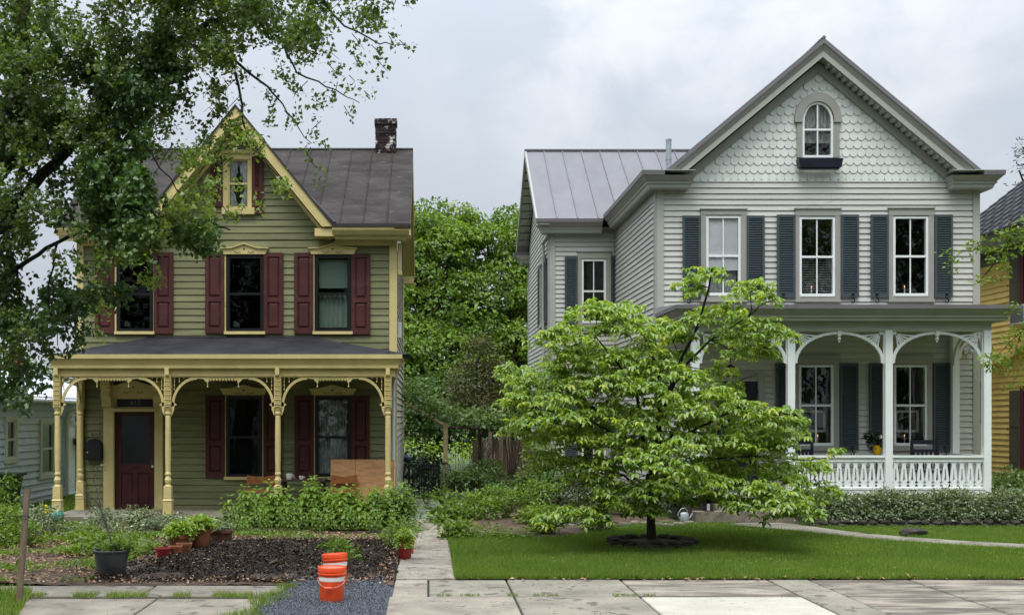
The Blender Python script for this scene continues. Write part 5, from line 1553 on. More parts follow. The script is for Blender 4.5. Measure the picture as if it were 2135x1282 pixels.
# ================================================================ LEFT NEIGHBOUR
LX = -9.3
lnb = thing('small_neighbour_house', (LX, 27.5, 0), 'low house with blue-white lapped siding and white metal roof at the left edge', 'house')
def YL(p): return -LX * F / (VX - p)
def ZL(py_, p): return Z(py_, YL(p))
lw = [(YL(9), YL(28), ZL(956, 18), ZL(876, 18)), (YL(82), YL(107), ZL(988, 95), ZL(882, 95)), (YL(138), YL(156), ZL(1022, 147), ZL(886, 147))]
wall(lnb, 'y', LX, -.15, 22, 33, -.5, 2.5, lw, M['nsid'])
siding(lnb, 'y', LX + .002, 1, 22, 33, -.03, 2.42, .158, M['nsid'], lw, gap=.014, t0=.012, t1=.045, wob=.006, rs=31)
wall(lnb, 'x', 32.85, .15, LX - 3.4, LX - .15, -.5, 2.5, [], M['nsid'])
MB().hexa([(LX + .32, 21.7, 2.46), (LX + .32, 33.3, 2.46), (LX - 1.9, 33.3, 3.18), (LX - 1.9, 21.7, 3.18), (LX + .32, 21.7, 2.52), (LX + .32, 33.3, 2.52), (LX - 1.9, 33.3, 3.24), (LX - 1.9, 21.7, 3.24)]).build('roof', M['nroof'], lnb)
MB().hexa([(LX - 4.1, 21.7, 2.46), (LX - 4.1, 33.3, 2.46), (LX - 1.9, 33.3, 3.18), (LX - 1.9, 21.7, 3.18), (LX - 4.1, 21.7, 2.52), (LX - 4.1, 33.3, 2.52), (LX - 1.9, 33.3, 3.24), (LX - 1.9, 21.7, 3.24)]).build('roof', M['nroof'], lnb)
for k in range(27):
    y_ = 21.9 + k * .43
    MB().hexa([(LX + .32, y_, 2.52), (LX + .32, y_ + .02, 2.52), (LX - 1.9, y_ + .02, 3.24), (LX - 1.9, y_, 3.24), (LX + .32, y_, 2.55), (LX + .32, y_ + .02, 2.55), (LX - 1.9, y_ + .02, 3.27), (LX - 1.9, y_, 3.27)]).build('roof_seam', M['nroof'], lnb)
MB().tube([(LX + .37, 21.7, 2.43), (LX + .37, 33.3, 2.41)], .055, 8).build('gutter', M['nroof'], lnb)
MB().box(LX + .05, LX + .31, 22, 33, 2.42, 2.455).build('soffit', M['ntrim'], lnb)
for a, b, c, d in lw[:2]:
    m = MB()
    for u, v, p, q in ((a - .09, a, c, d), (b, b + .09, c, d), (a - .09, b + .09, d, d + .08), (a - .13, b + .13, c - .10, c)):
        m.box(LX, LX + .08, u, v, p, q)
    wd = m.build('window', M['ntrim'], lnb)
    m = MB(); zm = (c + d) / 2
    for u, v, p, q in ((a, a + .05, c, d), (b - .05, b, c, d), (a + .05, b - .05, d - .04, d), (a + .05, b - .05, c, c + .05), (a + .05, b - .05, zm - .025, zm + .025)):
        m.box(LX - .02, LX + .05, u, v, p, q)
    m.build('sash', M['ntrim'], wd)
    for p, q in ((c + .05, zm - .025), (zm + .025, d - .04)):
        MB().box(LX - .01, LX + .012, a + .051, b - .051, p, q).build('pane', M['glassfrost'], wd)
a, b, c, d = lw[2]
m = MB()
for u, v, p, q in ((a - .12, a, c, d), (b, b + .12, c, d), (a - .12, b + .12, d, d + .10)): m.box(LX, LX + .07, u, v, p, q)
dd = m.build('side_door', M['ntrim'], lnb)
MB().box(LX - .03, LX + .02, a, b, c, d).build('door_leaf', M['white'], dd)
yq = YL(131)
MB().tube([(LX + .37, YL(148), 2.40), (LX + .34, YL(146), 2.27), (LX + .12, yq + .05, 2.12), (LX + .10, yq, 2.0), (LX + .10, yq, .02)], .05, 8).build('downspout', M['ntrim'], lnb, smooth=True)
yq = YL(146)
wl2 = thing('porch_lantern', (LX + .2, yq, Z(882, yq)), 'small white-glass lantern above the side door of the low house', 'lamp')
MB().lathe([(.02, Z(882, yq)), (.07, Z(880, yq)), (.085, Z(868, yq)), (.03, Z(863, yq))], LX + .2, yq, 8).build('globe', M['acwhite'], wl2)
MB().lathe([(.03, Z(863, yq)), (.09, Z(862, yq)), (.02, Z(857, yq))], LX + .2, yq, 8).build('cap', M['iron'], wl2)
yq = YL(155)
lm = thing('letter_box', (LX + .2, yq, Z(927, yq)), 'dark letter box with off-white lid beside the side door', 'mailbox')
MB().box(LX + .05, LX + .25, yq - .14, yq + .14, Z(927, yq), Z(914, yq)).build('box', M['iron'], lm)
MB().box(LX + .05, LX + .27, yq - .16, yq + .16, Z(914, yq), Z(909, yq)).build('lid', M['acwhite'], lm)
# chimney and white railing of the house behind it
bh = thing('brick_chimney', (-11.2, 36, 0), 'distant orange brick chimney above the white metal roof', 'chimney')
cxx = X(36, 36)
MB().box(cxx - .16, cxx + .16, 35.8, 36.2, 1, Z(735, 36)).build('stack', M['redbrick'], bh)
MB().box(cxx - .19, cxx + .19, 35.77, 36.23, Z(742, 36), Z(738, 36)).build('corbel', M['redbrick'], bh)
MB().box(cxx - .10, cxx - .0, 35.9, 36.1, Z(735, 36), Z(728, 36)).build('chimney_pot', M['redbrick'], bh)
bd = thing('balcony_railing', (X(64, 34), 34, 3), 'dark red balcony rail with white slats behind the white metal roof', 'railing')
MB().box(X(52, 34), X(77, 34), 33.95, 34.05, Z(778, 34), Z(775.5, 34)).build('top_rail', M['yred'], bd)
MB().box(X(52, 34), X(55.5, 34), 33.95, 34.05, 3.0, Z(778, 34)).build('post', M['yred'], bd)
for k in range(8): MB().box(X(57 + k * 2.6, 34), X(58.5 + k * 2.6, 34), 33.98, 34.02, 3.0, Z(778, 34)).build('slat', M['white'], bd)

# ================================================================ VEGETATION
def branchy(m, p0, p1, r0, r1, rng, bend=.12, n=5, seg=6):
    p0, p1 = Vector(p0), Vector(p1); L_ = (p1 - p0).length
    pts = []
    for i in range(n + 1):
        t = i / n
        q = p0.lerp(p1, t)
        if 0 < i < n: q += Vector((rng.uniform(-1, 1), rng.uniform(-1, 1), rng.uniform(-.6, 1))) * L_ * bend * .5
        pts.append(q)
    m.tube(pts, [r0 + (r1 - r0) * i / n for i in range(n + 1)], seg)
    return pts

# ---- the small tree in layers on the lawn
DT = 18.3
dw = thing('small_lawn_tree', G(1359, 1137), 'broad lawn tree with bright green layered leaves, its trunk ringed by stones', 'tree')
rngp = random.Random(11); rn = np.random.default_rng(11)
tm = MB()
base = G(1359, 1137)
DT = base.y
tp = lambda px_, py_, dy=0: at(px_, py_, DT + dy)
trunk = [base, tp(1357, 1085), tp(1362, 1000), tp(1372, 920), tp(1374, 870)]
tm.tube([base + Vector((0, 0, -.05))] + trunk[1:], [.085, .068, .06, .052, .045], 10)
tm.v = [tuple(v) for v in tm.v]
limbs = {}
def limb(nm, pts, r0, r1):
    tm.tube([tp(*p) for p in pts], [r0 + (r1 - r0) * i / (len(pts) - 1) for i in range(len(pts))], 6); limbs[nm] = [tp(*p) for p in pts]
limb('lead', [(1374, 870), (1380, 800, -.1), (1360, 740, 0), (1340, 690, .1)], .045, .015)
limb('r1', [(1372, 900), (1390, 830, .1), (1420, 750, .1), (1455, 680, 0), (1478, 600, -.1), (1485, 560, -.1)], .04, .01)
limb('r2', [(1388, 835, .1), (1420, 770, .2), (1480, 710, .3), (1560, 660, .4)], .03, .01)
limb('l1', [(1360, 1000), (1335, 890, -.1), (1328, 820, -.2), (1290, 760, -.2), (1240, 700, -.3)], .035, .01)
limb('l2', [(1355, 960), (1290, 910, -.5), (1220, 870, -.8), (1110, 850, -1.0)], .03, .008)
limb('l3', [(1340, 900, 0), (1250, 860, .5), (1170, 790, .8), (1090, 770, .9)], .028, .008)
limb('l4', [(1358, 1040), (1300, 990, -.6), (1200, 1010, -1.2), (1130, 1100, -1.6)], .025, .007)
limb('l5', [(1356, 1020), (1270, 960, .8), (1180, 930, 1.3)], .025, .007)
limb('r3', [(1368, 940), (1440, 900, -.4), (1540, 850, -.8), (1660, 865, -1.0)], .03, .008)
limb('r4', [(1360, 1010), (1450, 960, .3), (1560, 950, .6), (1690, 960, .9)], .03, .008)
limb('r5', [(1358, 1030), (1450, 1000, -.6), (1560, 1010, -1.1), (1640, 1060, -1.4)], .025, .007)
limb('r6', [(1365, 960), (1420, 880, .8), (1520, 800, 1.2), (1580, 780, 1.4)], .025, .007)
limb('f1', [(1358, 1040), (1350, 990, -1), (1340, 960, -1.8)], .02, .006)
limb('b1', [(1360, 1000), (1380, 920, 1), (1400, 870, 1.8)], .02, .006)
pads = [  # px, py, dy, half-width px
    (1478, 570, -.1, 46), (1432, 592, 0, 30), (1570, 596, .2, 44), (1608, 622, .2, 26), (1508, 640, .1, 62), (1570, 668, .2, 58), (1612, 700, .3, 42), (1560, 735, .4, 44), (1500, 765, .3, 40), (1448, 660, -.2, 34), (1535, 700, .3, 45), (1595, 728, .3, 28), (1430, 690, .0, 30),
    (1240, 630, -.2, 62), (1310, 640, -.1, 52), (1370, 668, 0, 52), (1290, 680, -.3, 70), (1200, 690, -.5, 62), (1145, 695, -.4, 34), (1180, 722, -.3, 44), (1350, 715, -.2, 50), (1400, 700, .1, 34),
    (1085, 770, .6, 38), (1140, 765, .3, 52), (1210, 755, -.2, 72), (1290, 745, -.4, 76), (1370, 760, -.3, 70), (1440, 790, -.3, 60), (1110, 800, .2, 50), (1180, 800, -.4, 66), (1260, 800, -.7, 72),
    (1480, 830, -.5, 62), (1540, 800, .6, 44), (1545, 850, -.6, 62), (1610, 862, -.8, 50), (1660, 868, -1.0, 30), (1580, 890, -.3, 50), (1350, 820, -.8, 64), (1420, 850, -.8, 60),
    (1075, 835, -.4, 32), (1110, 870, -.8, 56), (1170, 855, -.9, 62), (1075, 890, -.6, 34), (1240, 865, -.9, 60), (1310, 880, -1.0, 52), (1130, 905, .3, 50), (1190, 910, -.8, 54), (1250, 920, -.9, 56),
    (1380, 905, .9, 56), (1470, 900, -.6, 60), (1530, 915, -.6, 58), (1600, 925, .4, 56), (1650, 905, .4, 36), 
    (1300, 955, -1.3, 52), (1360, 960, -1.6, 58), (1420, 965, -1.4, 50), (1480, 955, -.2, 54), (1550, 965, .4, 56), (1620, 965, .7, 54), (1690, 965, .9, 44), (1735, 950, .9, 18),
    (1290, 1010, -1.2, 40), (1350, 1015, -1.5, 48), (1410, 1010, -1.3, 46), (1470, 1000, -.8, 48), (1530, 1010, -1.1, 52), (1590, 1020, -1.2, 54), (1650, 1020, -1.2, 52), (1705, 1010, .8, 40), (1720, 1040, .8, 30),
    (1560, 1050, -1.3, 36), (1400, 730, .3, 40), (1250, 720, .6, 60), (1330, 790, .5, 60), (1400, 820, .6, 50), (1200, 825, .7, 60), (1290, 850, .7, 60), (1350, 870, -.6, 50), (1440, 870, .3, 50), (1560, 880, .5, 50), (1620, 890, -.6, 46), (1500, 860, .8, 50), (1220, 890, .4, 60), (1160, 940, -.6, 44), (1220, 960, -.8, 50), (1300, 915, .3, 50), (1400, 930, -1.4, 50), (1500, 930, .9, 50), (1580, 945, -.5, 50), (1640, 985, -.5, 50), (1520, 985, .6, 50), (1440, 980, .7, 46), (1380, 995, -1.5, 40), (1600, 1040, .4, 46), (1500, 1030, .6, 40), (1270, 980, -.9, 40), (1100, 820, -.5, 40), (1150, 830, -.9, 46), (1620, 1055, -1.4, 48), (1670, 1060, -1.4, 42), (1345, 1050, -1.4, 34), (1380, 1045, -1.2, 28),
    (1260, 1050, -1.2, 48), (1210, 1062, -1.3, 42), (1320, 1040, .9, 40), (1180, 1075, -1.5, 34), (1230, 1082, -1.4, 28), (1135, 1090, -1.6, 26), (1440, 1040, .8, 30), (1230, 1000, .9, 50),
]
Ps, As, Ns, Ts = [], [], [], []
twig = MB()
alln = [p for l_ in limbs.values() for p in l_]
for (px_, py_, dy, r) in pads:
    c = np.array(tp(px_, py_, dy)); rr_ = r * DT / F
    for back in ((0, 1), (rn.uniform(.5, 1.0), .28)) :
        cc = c + np.array([rn.uniform(-.15, .15), back[0], rn.uniform(-.1, .1)])
        nr = int(22 * back[1] * (rr_ / .3) ** 2) + 4
        ang = rn.random(nr) * 2 * math.pi; rad_ = np.sqrt(rn.random(nr))
        ros = np.stack([cc[0] + np.cos(ang) * rad_ * rr_ * 1.0, cc[1] + np.sin(ang) * rad_ * rr_ * 1.15, cc[2] + rr_ * .27 * (1 - rad_ ** 2) - rr_ * .11 + rn.normal(size=nr) * .04 - .2 * rr_ * rad_ ** 3], 1)
        k = 6
        a0 = rn.random(nr) * 2 * math.pi
        th = a0[:, None] + np.arange(k)[None, :] * (2 * math.pi / k) + rn.normal(size=(nr, k)) * .35
        dr_ = -rn.uniform(.0, 1.1, size=(nr, k))
        A = np.stack([np.cos(th), np.sin(th), dr_], 2).reshape(-1, 3)
        P = np.repeat(ros, k, 0) + unit(A) * .015
        Nv = np.stack([np.cos(th) * .5, np.sin(th) * .5, np.ones_like(th)], 2).reshape(-1, 3) + rn.normal(size=(nr * k, 3)) * .25
        tt = np.repeat(np.clip(.54 + rn.normal(size=nr) * .2, 0, 1), k) + rn.normal(size=nr * k) * .10
        if rn.random() < .12: tt = tt + .2
        Ps.append(P); As.append(A); Ns.append(Nv); Ts.append(tt)
    cv = Vector(c)
    near = min(alln, key=lambda q: (q - cv).length + max(0, q.z - cv.z) * .6)
    pts = branchy(twig, near, cv + Vector((0, 0, -.03)), .011, .004, rngp, .16, 4, 5)
    for _ in range(3):
        e = cv + Vector((rngp.uniform(-1, 1) * rr_ * .9, rngp.uniform(-1, 1) * rr_, rngp.uniform(-.05, .06)))
        branchy(twig, pts[3], e, .005, .002, rngp, .1, 2, 4)
P, A, Nv, T = map(np.concatenate, (Ps, As, Ns, Ts))
Ln = rn.uniform(.065, .122, len(P))
tm.build('trunk', M['bark'], dw, smooth=True)
twig.build('twigs', M['bark'], dw, smooth=True, kind='stuff')
# the 300 leaves nearest the eye as leaves of their own, the rest as one crown
d = P[:, 1] - .5 * rn.random(len(P)); near = np.argsort(d)[:300]
mask = np.zeros(len(P), bool); mask[near] = True
foliage('crown', P[~mask], A[~mask], Nv[~mask], Ln[~mask], Ln[~mask] * .56, L['dogwood'], dw, T[~mask], 'oval')
for i in near:
    foliage('leaf', P[i:i + 1], A[i:i + 1], Nv[i:i + 1], Ln[i:i + 1], Ln[i:i + 1] * .56, L['dogwood'], dw, T[i:i + 1], 'oval', kind=None)

# stones round it
ring = thing('stone_ring', base, 'low ring of dark flat stones round the trunk of the small lawn tree', 'stone ring')
for i in range(22):
    a = 2 * math.pi * i / 22; rr_ = .62 + rngp.uniform(-.04, .05)
    MB().rock((base.x + rr_ * math.cos(a), base.y + rr_ * .95 * math.sin(a), .045), .105, .07, .045, i).build('stone', M['darkstone'], ring)
for i in range(14):
    a = 2 * math.pi * (i + .4) / 14
    MB().rock((base.x + .60 * math.cos(a), base.y + .58 * math.sin(a), .105), .12, .07, .028, i + 50).build('stone', M['darkstone'], ring)
m = MB(); m.lathe([(.56, .0), (.5, .06), (.2, .10), (.05, .11)], base.x, base.y, 20); m.build('mulch', M['mulch'], ring)

# ---- big street tree reaching in from the left
bt = thing('street_tree', (-5.6, 12.6, 0), 'large street tree hanging in from the left with fine fan-shaped leaves and dark vines', 'tree')
tm = MB(); rg2 = random.Random(5)
tr = [(-5.75, 12.6, -.1), (-5.6, 12.6, 2.2), (-5.35, 12.7, 4.2)]
tm.tube([tuple(p) for p in tr] + [tuple(at(15, 330, 13)), tuple(at(45, 120, 13.2)), tuple(at(55, -60, 13.4))], [.34, .28, .22, .13, .09, .06], 12)
BL = [  # branch polylines in photo points with distance, start/end radius
    ([(-60, 560, 12.8), (30, 430, 13), (150, 300, 13), (240, 200, 13), (360, 90, 13.2), (520, 10, 13.4), (640, -60, 13.6)], .085, .025),
    ([(-40, 640, 12.9), (40, 560, 13.2), (120, 500, 13.4), (230, 470, 13.4), (330, 450, 13.2), (440, 465, 13), (480, 480, 13)], .035, .008),
    ([(240, 200, 13), (300, 300, 12.8), (370, 400, 12.8), (430, 440, 12.8)], .014, .004),
    ([(360, 90, 13.2), (480, 120, 13), (560, 180, 13), (600, 230, 13), (650, 300, 13)], .026, .004),
    ([(520, 10, 13.4), (590, 90, 13.2), (620, 150, 13), (700, 190, 13), (750, 215, 13)], .022, .004),
    ([(640, -60, 13.6), (700, 40, 13.4), (790, 90, 13.2), (850, 95, 13.2)], .02, .004),
    ([(480, 120, 13), (500, 200, 13), (510, 270, 12.8), (560, 350, 12.8), (610, 390, 12.8)], .02, .005),
    ([(120, 500, 13.4), (100, 620, 13.2), (120, 720, 13)], .016, .005),
    ([(230, 470, 13.4), (260, 540, 13.2), (330, 580, 13)], .014, .004),
    ([(40, 560, 13.2), (30, 680, 13), (20, 800, 13)], .018, .005),
]
for pts, r0, r1 in BL:
    q = [at(*p) for p in pts]
    fine = []
    for a_, b_ in zip(q, q[1:]):
        for t_ in (0, .25, .5, .75):
            fine.append(a_.lerp(b_, t_) + Vector((rg2.uniform(-1, 1), rg2.uniform(-1, 1), rg2.uniform(-1, 1))) * (a_ - b_).length * .045)
    fine.append(q[-1]); n = len(fine)
    tm.tube(fine, [r0 + (r1 - r0) * (i / (n - 1)) ** .7 for i in range(n)], 7)
# leaf clumps: px, py, radius px, distance, density, kind
rn2 = np.random.default_rng(21)
cl = []
def fill(x0, x1, y0, y1, n, r, dens, kd='g', d0=12.4, d1=14.2, cond=None):
    for _ in range(n):
        x, y = rn2.uniform(x0, x1), rn2.uniform(y0, y1)
        if cond and not cond(x, y): continue
        cl.append((x, y, r * rn2.uniform(.6, 1.3), rn2.uniform(d0, d1), dens, kd))
fill(-60, 340, -60, 330, 84, 42, .8, 'g')
fill(180, 370, 60, 260, 28, 38, 1.1, 'v')
fill(-60, 120, -40, 330, 14, 42, .9, 'v')
fill(-60, 250, 240, 640, 46, 42, 1.1, 'v', cond=lambda x, y: not (45 < x < 125 and 400 < y < 640) )
fill(-60, 60, 560, 820, 30, 34, 1.0, 'v')
fill(60, 170, 620, 730, 14, 28, 1.0, 'v')
fill(0, 60, 760, 850, 5, 24, .8, 'v')
fill(-40, 90, 60, 460, 26, 32, .9, 'g', 11.9, 12.6)
fill(60, 230, 120, 420, 16, 28, .8, 'g', 12.0, 12.6)
fill(-30, 60, 420, 780, 14, 26, .9, 'g', 12.0, 12.8)
fill(100, 330, 430, 560, 14, 24, .9, 'g', 12.0, 12.6)
fill(100, 200, 560, 640, 9, 30, .9, 'v')
fill(180, 300, 290, 430, 20, 36, 1.3, 'V', 12.2, 12.9)
fill(230, 330, 400, 520, 14, 34, 1.2, 'V', 12.3, 13)
fill(300, 480, 465, 515, 17, 22, 1.2, 'V', 12.6, 13.2)
fill(200, 400, 420, 560, 16, 20, .7, 'g', 12.4, 13.2)
fill(250, 350, 520, 605, 8, 16, .8, 'y', 12.2, 13)
fill(200, 232, 510, 700, 9, 12, .6, 'y', 12.2, 13)
fill(330, 480, -60, 140, 46, 40, .85, 'g')
fill(440, 660, -60, 110, 44, 38, .7, 'g')
fill(640, 790, -60, 60, 18, 30, .55, 'g')
fill(330, 480, 130, 330, 22, 28, .45, 'g')
fill(340, 460, 300, 480, 24, 20, .75, 'y', 12.3, 13)
for (x, y, r) in [(455, 190, 22), (520, 160, 26), (560, 200, 24), (590, 150, 24), (620, 190, 26), (560, 250, 20), (610, 250, 24), (650, 270, 22), (660, 210, 22), (700, 190, 24), (725, 235, 18), (680, 310, 16), (640, 320, 16), (660, 350, 13), (665, 375, 9), (700, 150, 22), (740, 170, 16), (770, 200, 13), (690, 110, 24), (750, 90, 24), (790, 110, 20), (820, 90, 18), (845, 95, 14), (800, 140, 16), (770, 20, 22), (820, 15, 20), (850, 12, 14), (745, 130, 18), (430, 260, 18), (400, 240, 18), (500, 230, 16), (540, 300, 12), (480, 270, 20), (470, 340, 14), (620, 80, 26), (560, 70, 28), (640, 130, 22)]:
    cl.append((x, y, r, rn2.uniform(12.6, 13.3), .55, 'g'))
for (x, y, r) in [(490, 262, 22), (510, 290, 24), (540, 310, 18), (482, 305, 16), (578, 385, 20), (600, 395, 14), (528, 280, 18), (450, 385, 20), (425, 425, 24), (475, 445, 18), (505, 438, 12), (440, 465, 16), (395, 380, 20), (540, 425, 14), (500, 380, 12), (410, 340, 20)]:
    cl.append((x, y, r, rn2.uniform(12.3, 12.9), 1.0, 'y'))
for _ in range(50):   # outer sprays toward the crown above the frame
    cl.append((rn2.uniform(-200, 900), rn2.uniform(-260, -60), 60, rn2.uniform(12, 15), .8, 'g'))
data = {'g': [[], [], [], [], []], 'v': [[], [], [], [], []]}
tws = MB()
for (x, y, r, d_, dens, kd) in cl:
    c = np.array(at(x, y, d_)); rm = r * d_ / F
    hang = kd in 'gy'
    n = int(dens * (r / 30.) ** 2 * (112 if hang else 95))
    if n < 6: n = 6
    # several hanging sprays per clump
    ns = max(2, n // 9)
    sp = rdir(rn2, ns) * (rn2.random(ns) ** .5)[:, None] * rm * np.array([1, 1.3, .9])
    sid = rn2.integers(0, ns, n)
    P = c + sp[sid] + rn2.normal(size=(n, 3)) * np.array([.030, .035, .045])
    A = rn2.normal(size=(n, 3)) * .8; A[:, 2] -= .35 if hang else .75
    Nv = rn2.normal(size=(n, 3)) * .6; Nv[:, 2] += .5; Nv[:, 1] -= .35
    if kd == 'y': T = rn2.uniform(.62, 1.0, n)
    elif kd == 'g': T = rn2.uniform(.0, .62, n) * (0.6 + .5 * rn2.random())
    elif kd == 'V': T = rn2.uniform(.5, 1.0, n)
    else: T = rn2.uniform(.0, .5, n)
    Ln = rn2.uniform(.030, .054, n) if hang else rn2.uniform(.040, .075, n)
    q = data['g' if hang else 'v']
    for l_, v_ in zip(q, (P, A, Nv, Ln, T)): l_.append(v_)
    if hang:
        cv = Vector(c)
        tws.tube([cv + Vector((rg2.uniform(-1, 1) * rm, 0, rm * .8)), cv, cv + Vector((rg2.uniform(-1, 1) * rm, 0, -rm * .6))], [.005, .004, .002], 4)
tm.build('trunk', M['bark'], bt, smooth=True)
tws.build('twigs', M['bark'], bt, kind='stuff')
P, A, Nv, Ln, T = map(np.concatenate, data['g'])
foliage('crown', P, A, Nv, Ln, Ln * 1.05, L['ginkgo'], bt, T, 'fan')
P, A, Nv, Ln, T = map(np.concatenate, data['v'])
foliage('climbing_vine', P, A, Nv, Ln, Ln * .85, L['ivy'], bt, T, 'oval')
# vine strings between clumps and drooping leafy twigs
# ---- trees behind the houses
def big_tree(name, label, base, blobs, mat, leaf, dens, seed, clump=.7, per=22, trunk_r=.28, group=None, **kw):
    t = thing(name, base, label, 'tree', group)
    m = MB(); rgx = random.Random(seed)
    top = Vector((sum(b[0] for b in blobs) / len(blobs), sum(b[1] for b in blobs) / len(blobs), sum(b[2] for b in blobs) / len(blobs)))
    p = branchy(m, base, top, trunk_r, trunk_r * .4, rgx, .05, 5, 8)
    for b in blobs: branchy(m, p[rgx.randint(1, 3)], b[:3], trunk_r * .35, .03, rgx, .15, 4, 6)
    m.build('trunk', M['bark'], t, smooth=True)
    cloud('crown', t, mat, blobs, leaf, dens * 2.2, seed, clump=clump, per=per, **kw)
    return t
def B(px_, py_, Y, r, rz=None, ry=None):
    p = at(px_, py_, Y); s_ = Y / F
    return (p.x, p.y, p.z, r * s_, (ry or r) * s_, (rz or r) * s_)
def dome_tree(name, label, base, region, n, Y0, Y1, mat, leaf, seed, group=None):
    """a crown of many rounded, overlapping leaf domes with shaded hollows between them; region(px, py) says where"""
    rg_ = np.random.default_rng(seed); rgx = random.Random(seed)
    t = thing(name, base, label, 'tree', group)
    Ps, As, Ns, Ts = [], [], [], []; m = MB(); cs = []
    base = Vector(base)
    while len(cs) < n:
        x, y = rg_.uniform(*region[0]), rg_.uniform(*region[1])
        if y < region[2](x) or y > region[3](x): continue
        cs.append((x, y))
    cs.sort(key=lambda q: q[1])
    c0 = at(sum(q[0] for q in cs) / n, sum(q[1] for q in cs) / n, (Y0 + Y1) / 2)
    tr_ = branchy(m, base, c0, .28, .12, rgx, .04, 5, 8)
    for k, (x, y) in enumerate(cs):
        Yc = Y1 + (Y0 - Y1) * min(1, max(0, (y - region[1][0]) / (region[1][1] - region[1][0]))) + rg_.uniform(-1.2, 1.2)
        c = np.array(at(x, y, Yc)); r = rg_.uniform(.42, .95)
        q = int(210 * r * r / (leaf / .2) ** 2) + 12
        d = rdir(rg_, int(q * 1.7)); d = d[(d[:, 2] > -.25)][:q]; q = len(d)
        rad = rg_.uniform(.72, 1.06, q)
        P = c + d * rad[:, None] * np.array([r, r, r * .62])
        A = d * .55 + rg_.normal(size=(q, 3)) * .45; A[:, 2] -= .55
        Nv = d * .8 + rg_.normal(size=(q, 3)) * .32; Nv[:, 2] += .45
        Ps.append(P); As.append(A); Ns.append(Nv); Ts.append(np.clip(rg_.uniform(.15, .75) + rg_.normal(size=q) * .16, 0, 1))
        if k % 3 == 0: branchy(m, tr_[rgx.randint(2, 5)], c, .06, .015, rgx, .15, 4, 5)
    m.build('trunk', M['bark'], t, smooth=True)
    P, A, Nv, T = map(np.concatenate, (Ps, As, Ns, Ts)); Ln = leaf * rg_.uniform(.7, 1.2, len(P))
    foliage('crown', P, A, Nv, Ln, Ln * .6, mat, t, T, 'kite')
    return t
dome_tree('background_tree', 'tall leafy green tree behind the gap, its crown beside the green house', at(905, 1000, 44), ((790, 975), (425, 870), lambda x: 438 + .0025 * (x - 905) ** 2 + 10 * math.sin(x * .09), lambda x: 860), 230, 40.5, 46, L['maple'], .19, 41)
dome_tree('background_tree', 'tall leafy green tree behind the gap, its crown beside the grey house', at(1060, 1000, 46), ((955, 1180), (430, 900), lambda x: 452 - .10 * (x - 955) * (x > 1000) * .6 + 12 * math.sin(x * .075), lambda x: 900), 240, 41.5, 47, L['maple'], .19, 42)
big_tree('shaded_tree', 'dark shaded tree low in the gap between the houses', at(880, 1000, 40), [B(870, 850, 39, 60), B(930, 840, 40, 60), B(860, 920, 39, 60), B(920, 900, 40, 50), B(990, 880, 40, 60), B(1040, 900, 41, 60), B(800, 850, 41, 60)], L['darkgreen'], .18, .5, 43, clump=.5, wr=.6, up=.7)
big_tree('bronze_shrub', 'tall bronze-green shrub in front of the green trees in the gap', at(1000, 980, 33), [B(1000, 740, 33, 30, 40), B(1030, 790, 33, 40, 38), B(975, 800, 33, 36, 36), B(1010, 840, 33, 55, 34), B(955, 850, 33, 30, 24), B(1060, 850, 33, 34, 30)], L['purple'], .085, .8, 44, clump=.26, per=16, trunk_r=.06, wr=.6, up=.6)
big_tree('far_conifer', 'dark conifer branch tips above the yellow house roof', at(2200, 900, 40), [B(2150, 300, 40, 34, 10), B(2125, 355, 40, 20, 9), B(2150, 390, 40, 40, 12), B(2190, 340, 40, 60, 60), B(2130, 395, 40, 22, 10)], L['conifer'], .16, .10, 45, clump=.22, per=14, trunk_r=.2, wr=.25, up=.2)
big_tree('far_tree', 'green tree top between the grey house and the yellow house', at(2070, 900, 50), [B(2052, 475, 50, 22), B(2080, 500, 50, 30), B(2100, 520, 50, 30)], L['maple'], .2, .7, 46, clump=.5, trunk_r=.2)
big_tree('distant_tree', 'pale distant tree behind the low white-roofed house', at(-60, 900, 60), [B(-40, 760, 60, 90), B(60, 800, 62, 50), B(150, 790, 62, 40), B(-120, 700, 60, 90)], L['darkgreen'], .3, .35, 47, clump=.8, trunk_r=.2)
# unseen trees across the street, added to darken the porches and mirror in panes
ORD = ['first', 'second', 'third', 'fourth', 'fifth', 'sixth', 'seventh', 'eighth', 'ninth', 'tenth', 'eleventh', 'twelfth', 'thirteenth', 'fourteenth', 'fifteenth']
for i in range(7):
    x = -27 + i * 9.0
    big_tree('opposite_shade_tree', ORD[i] + ' from the left of the broad unseen trees across the street, added to shade the porches', (x, -9, -.1), [(x, -10, 14.0, 5.6, 4.0, 5.4), (x + 2, -9.5, 9.0, 5.2, 3.2, 4.0), (x - 2.5, -10, 6.0, 5.0, 3, 3.6), (x, -10, 2.4, 5, 2, 2.4)], L['darkgreen'], .6, .42, 60 + i, clump=1.2, per=10, group='trees across the street')

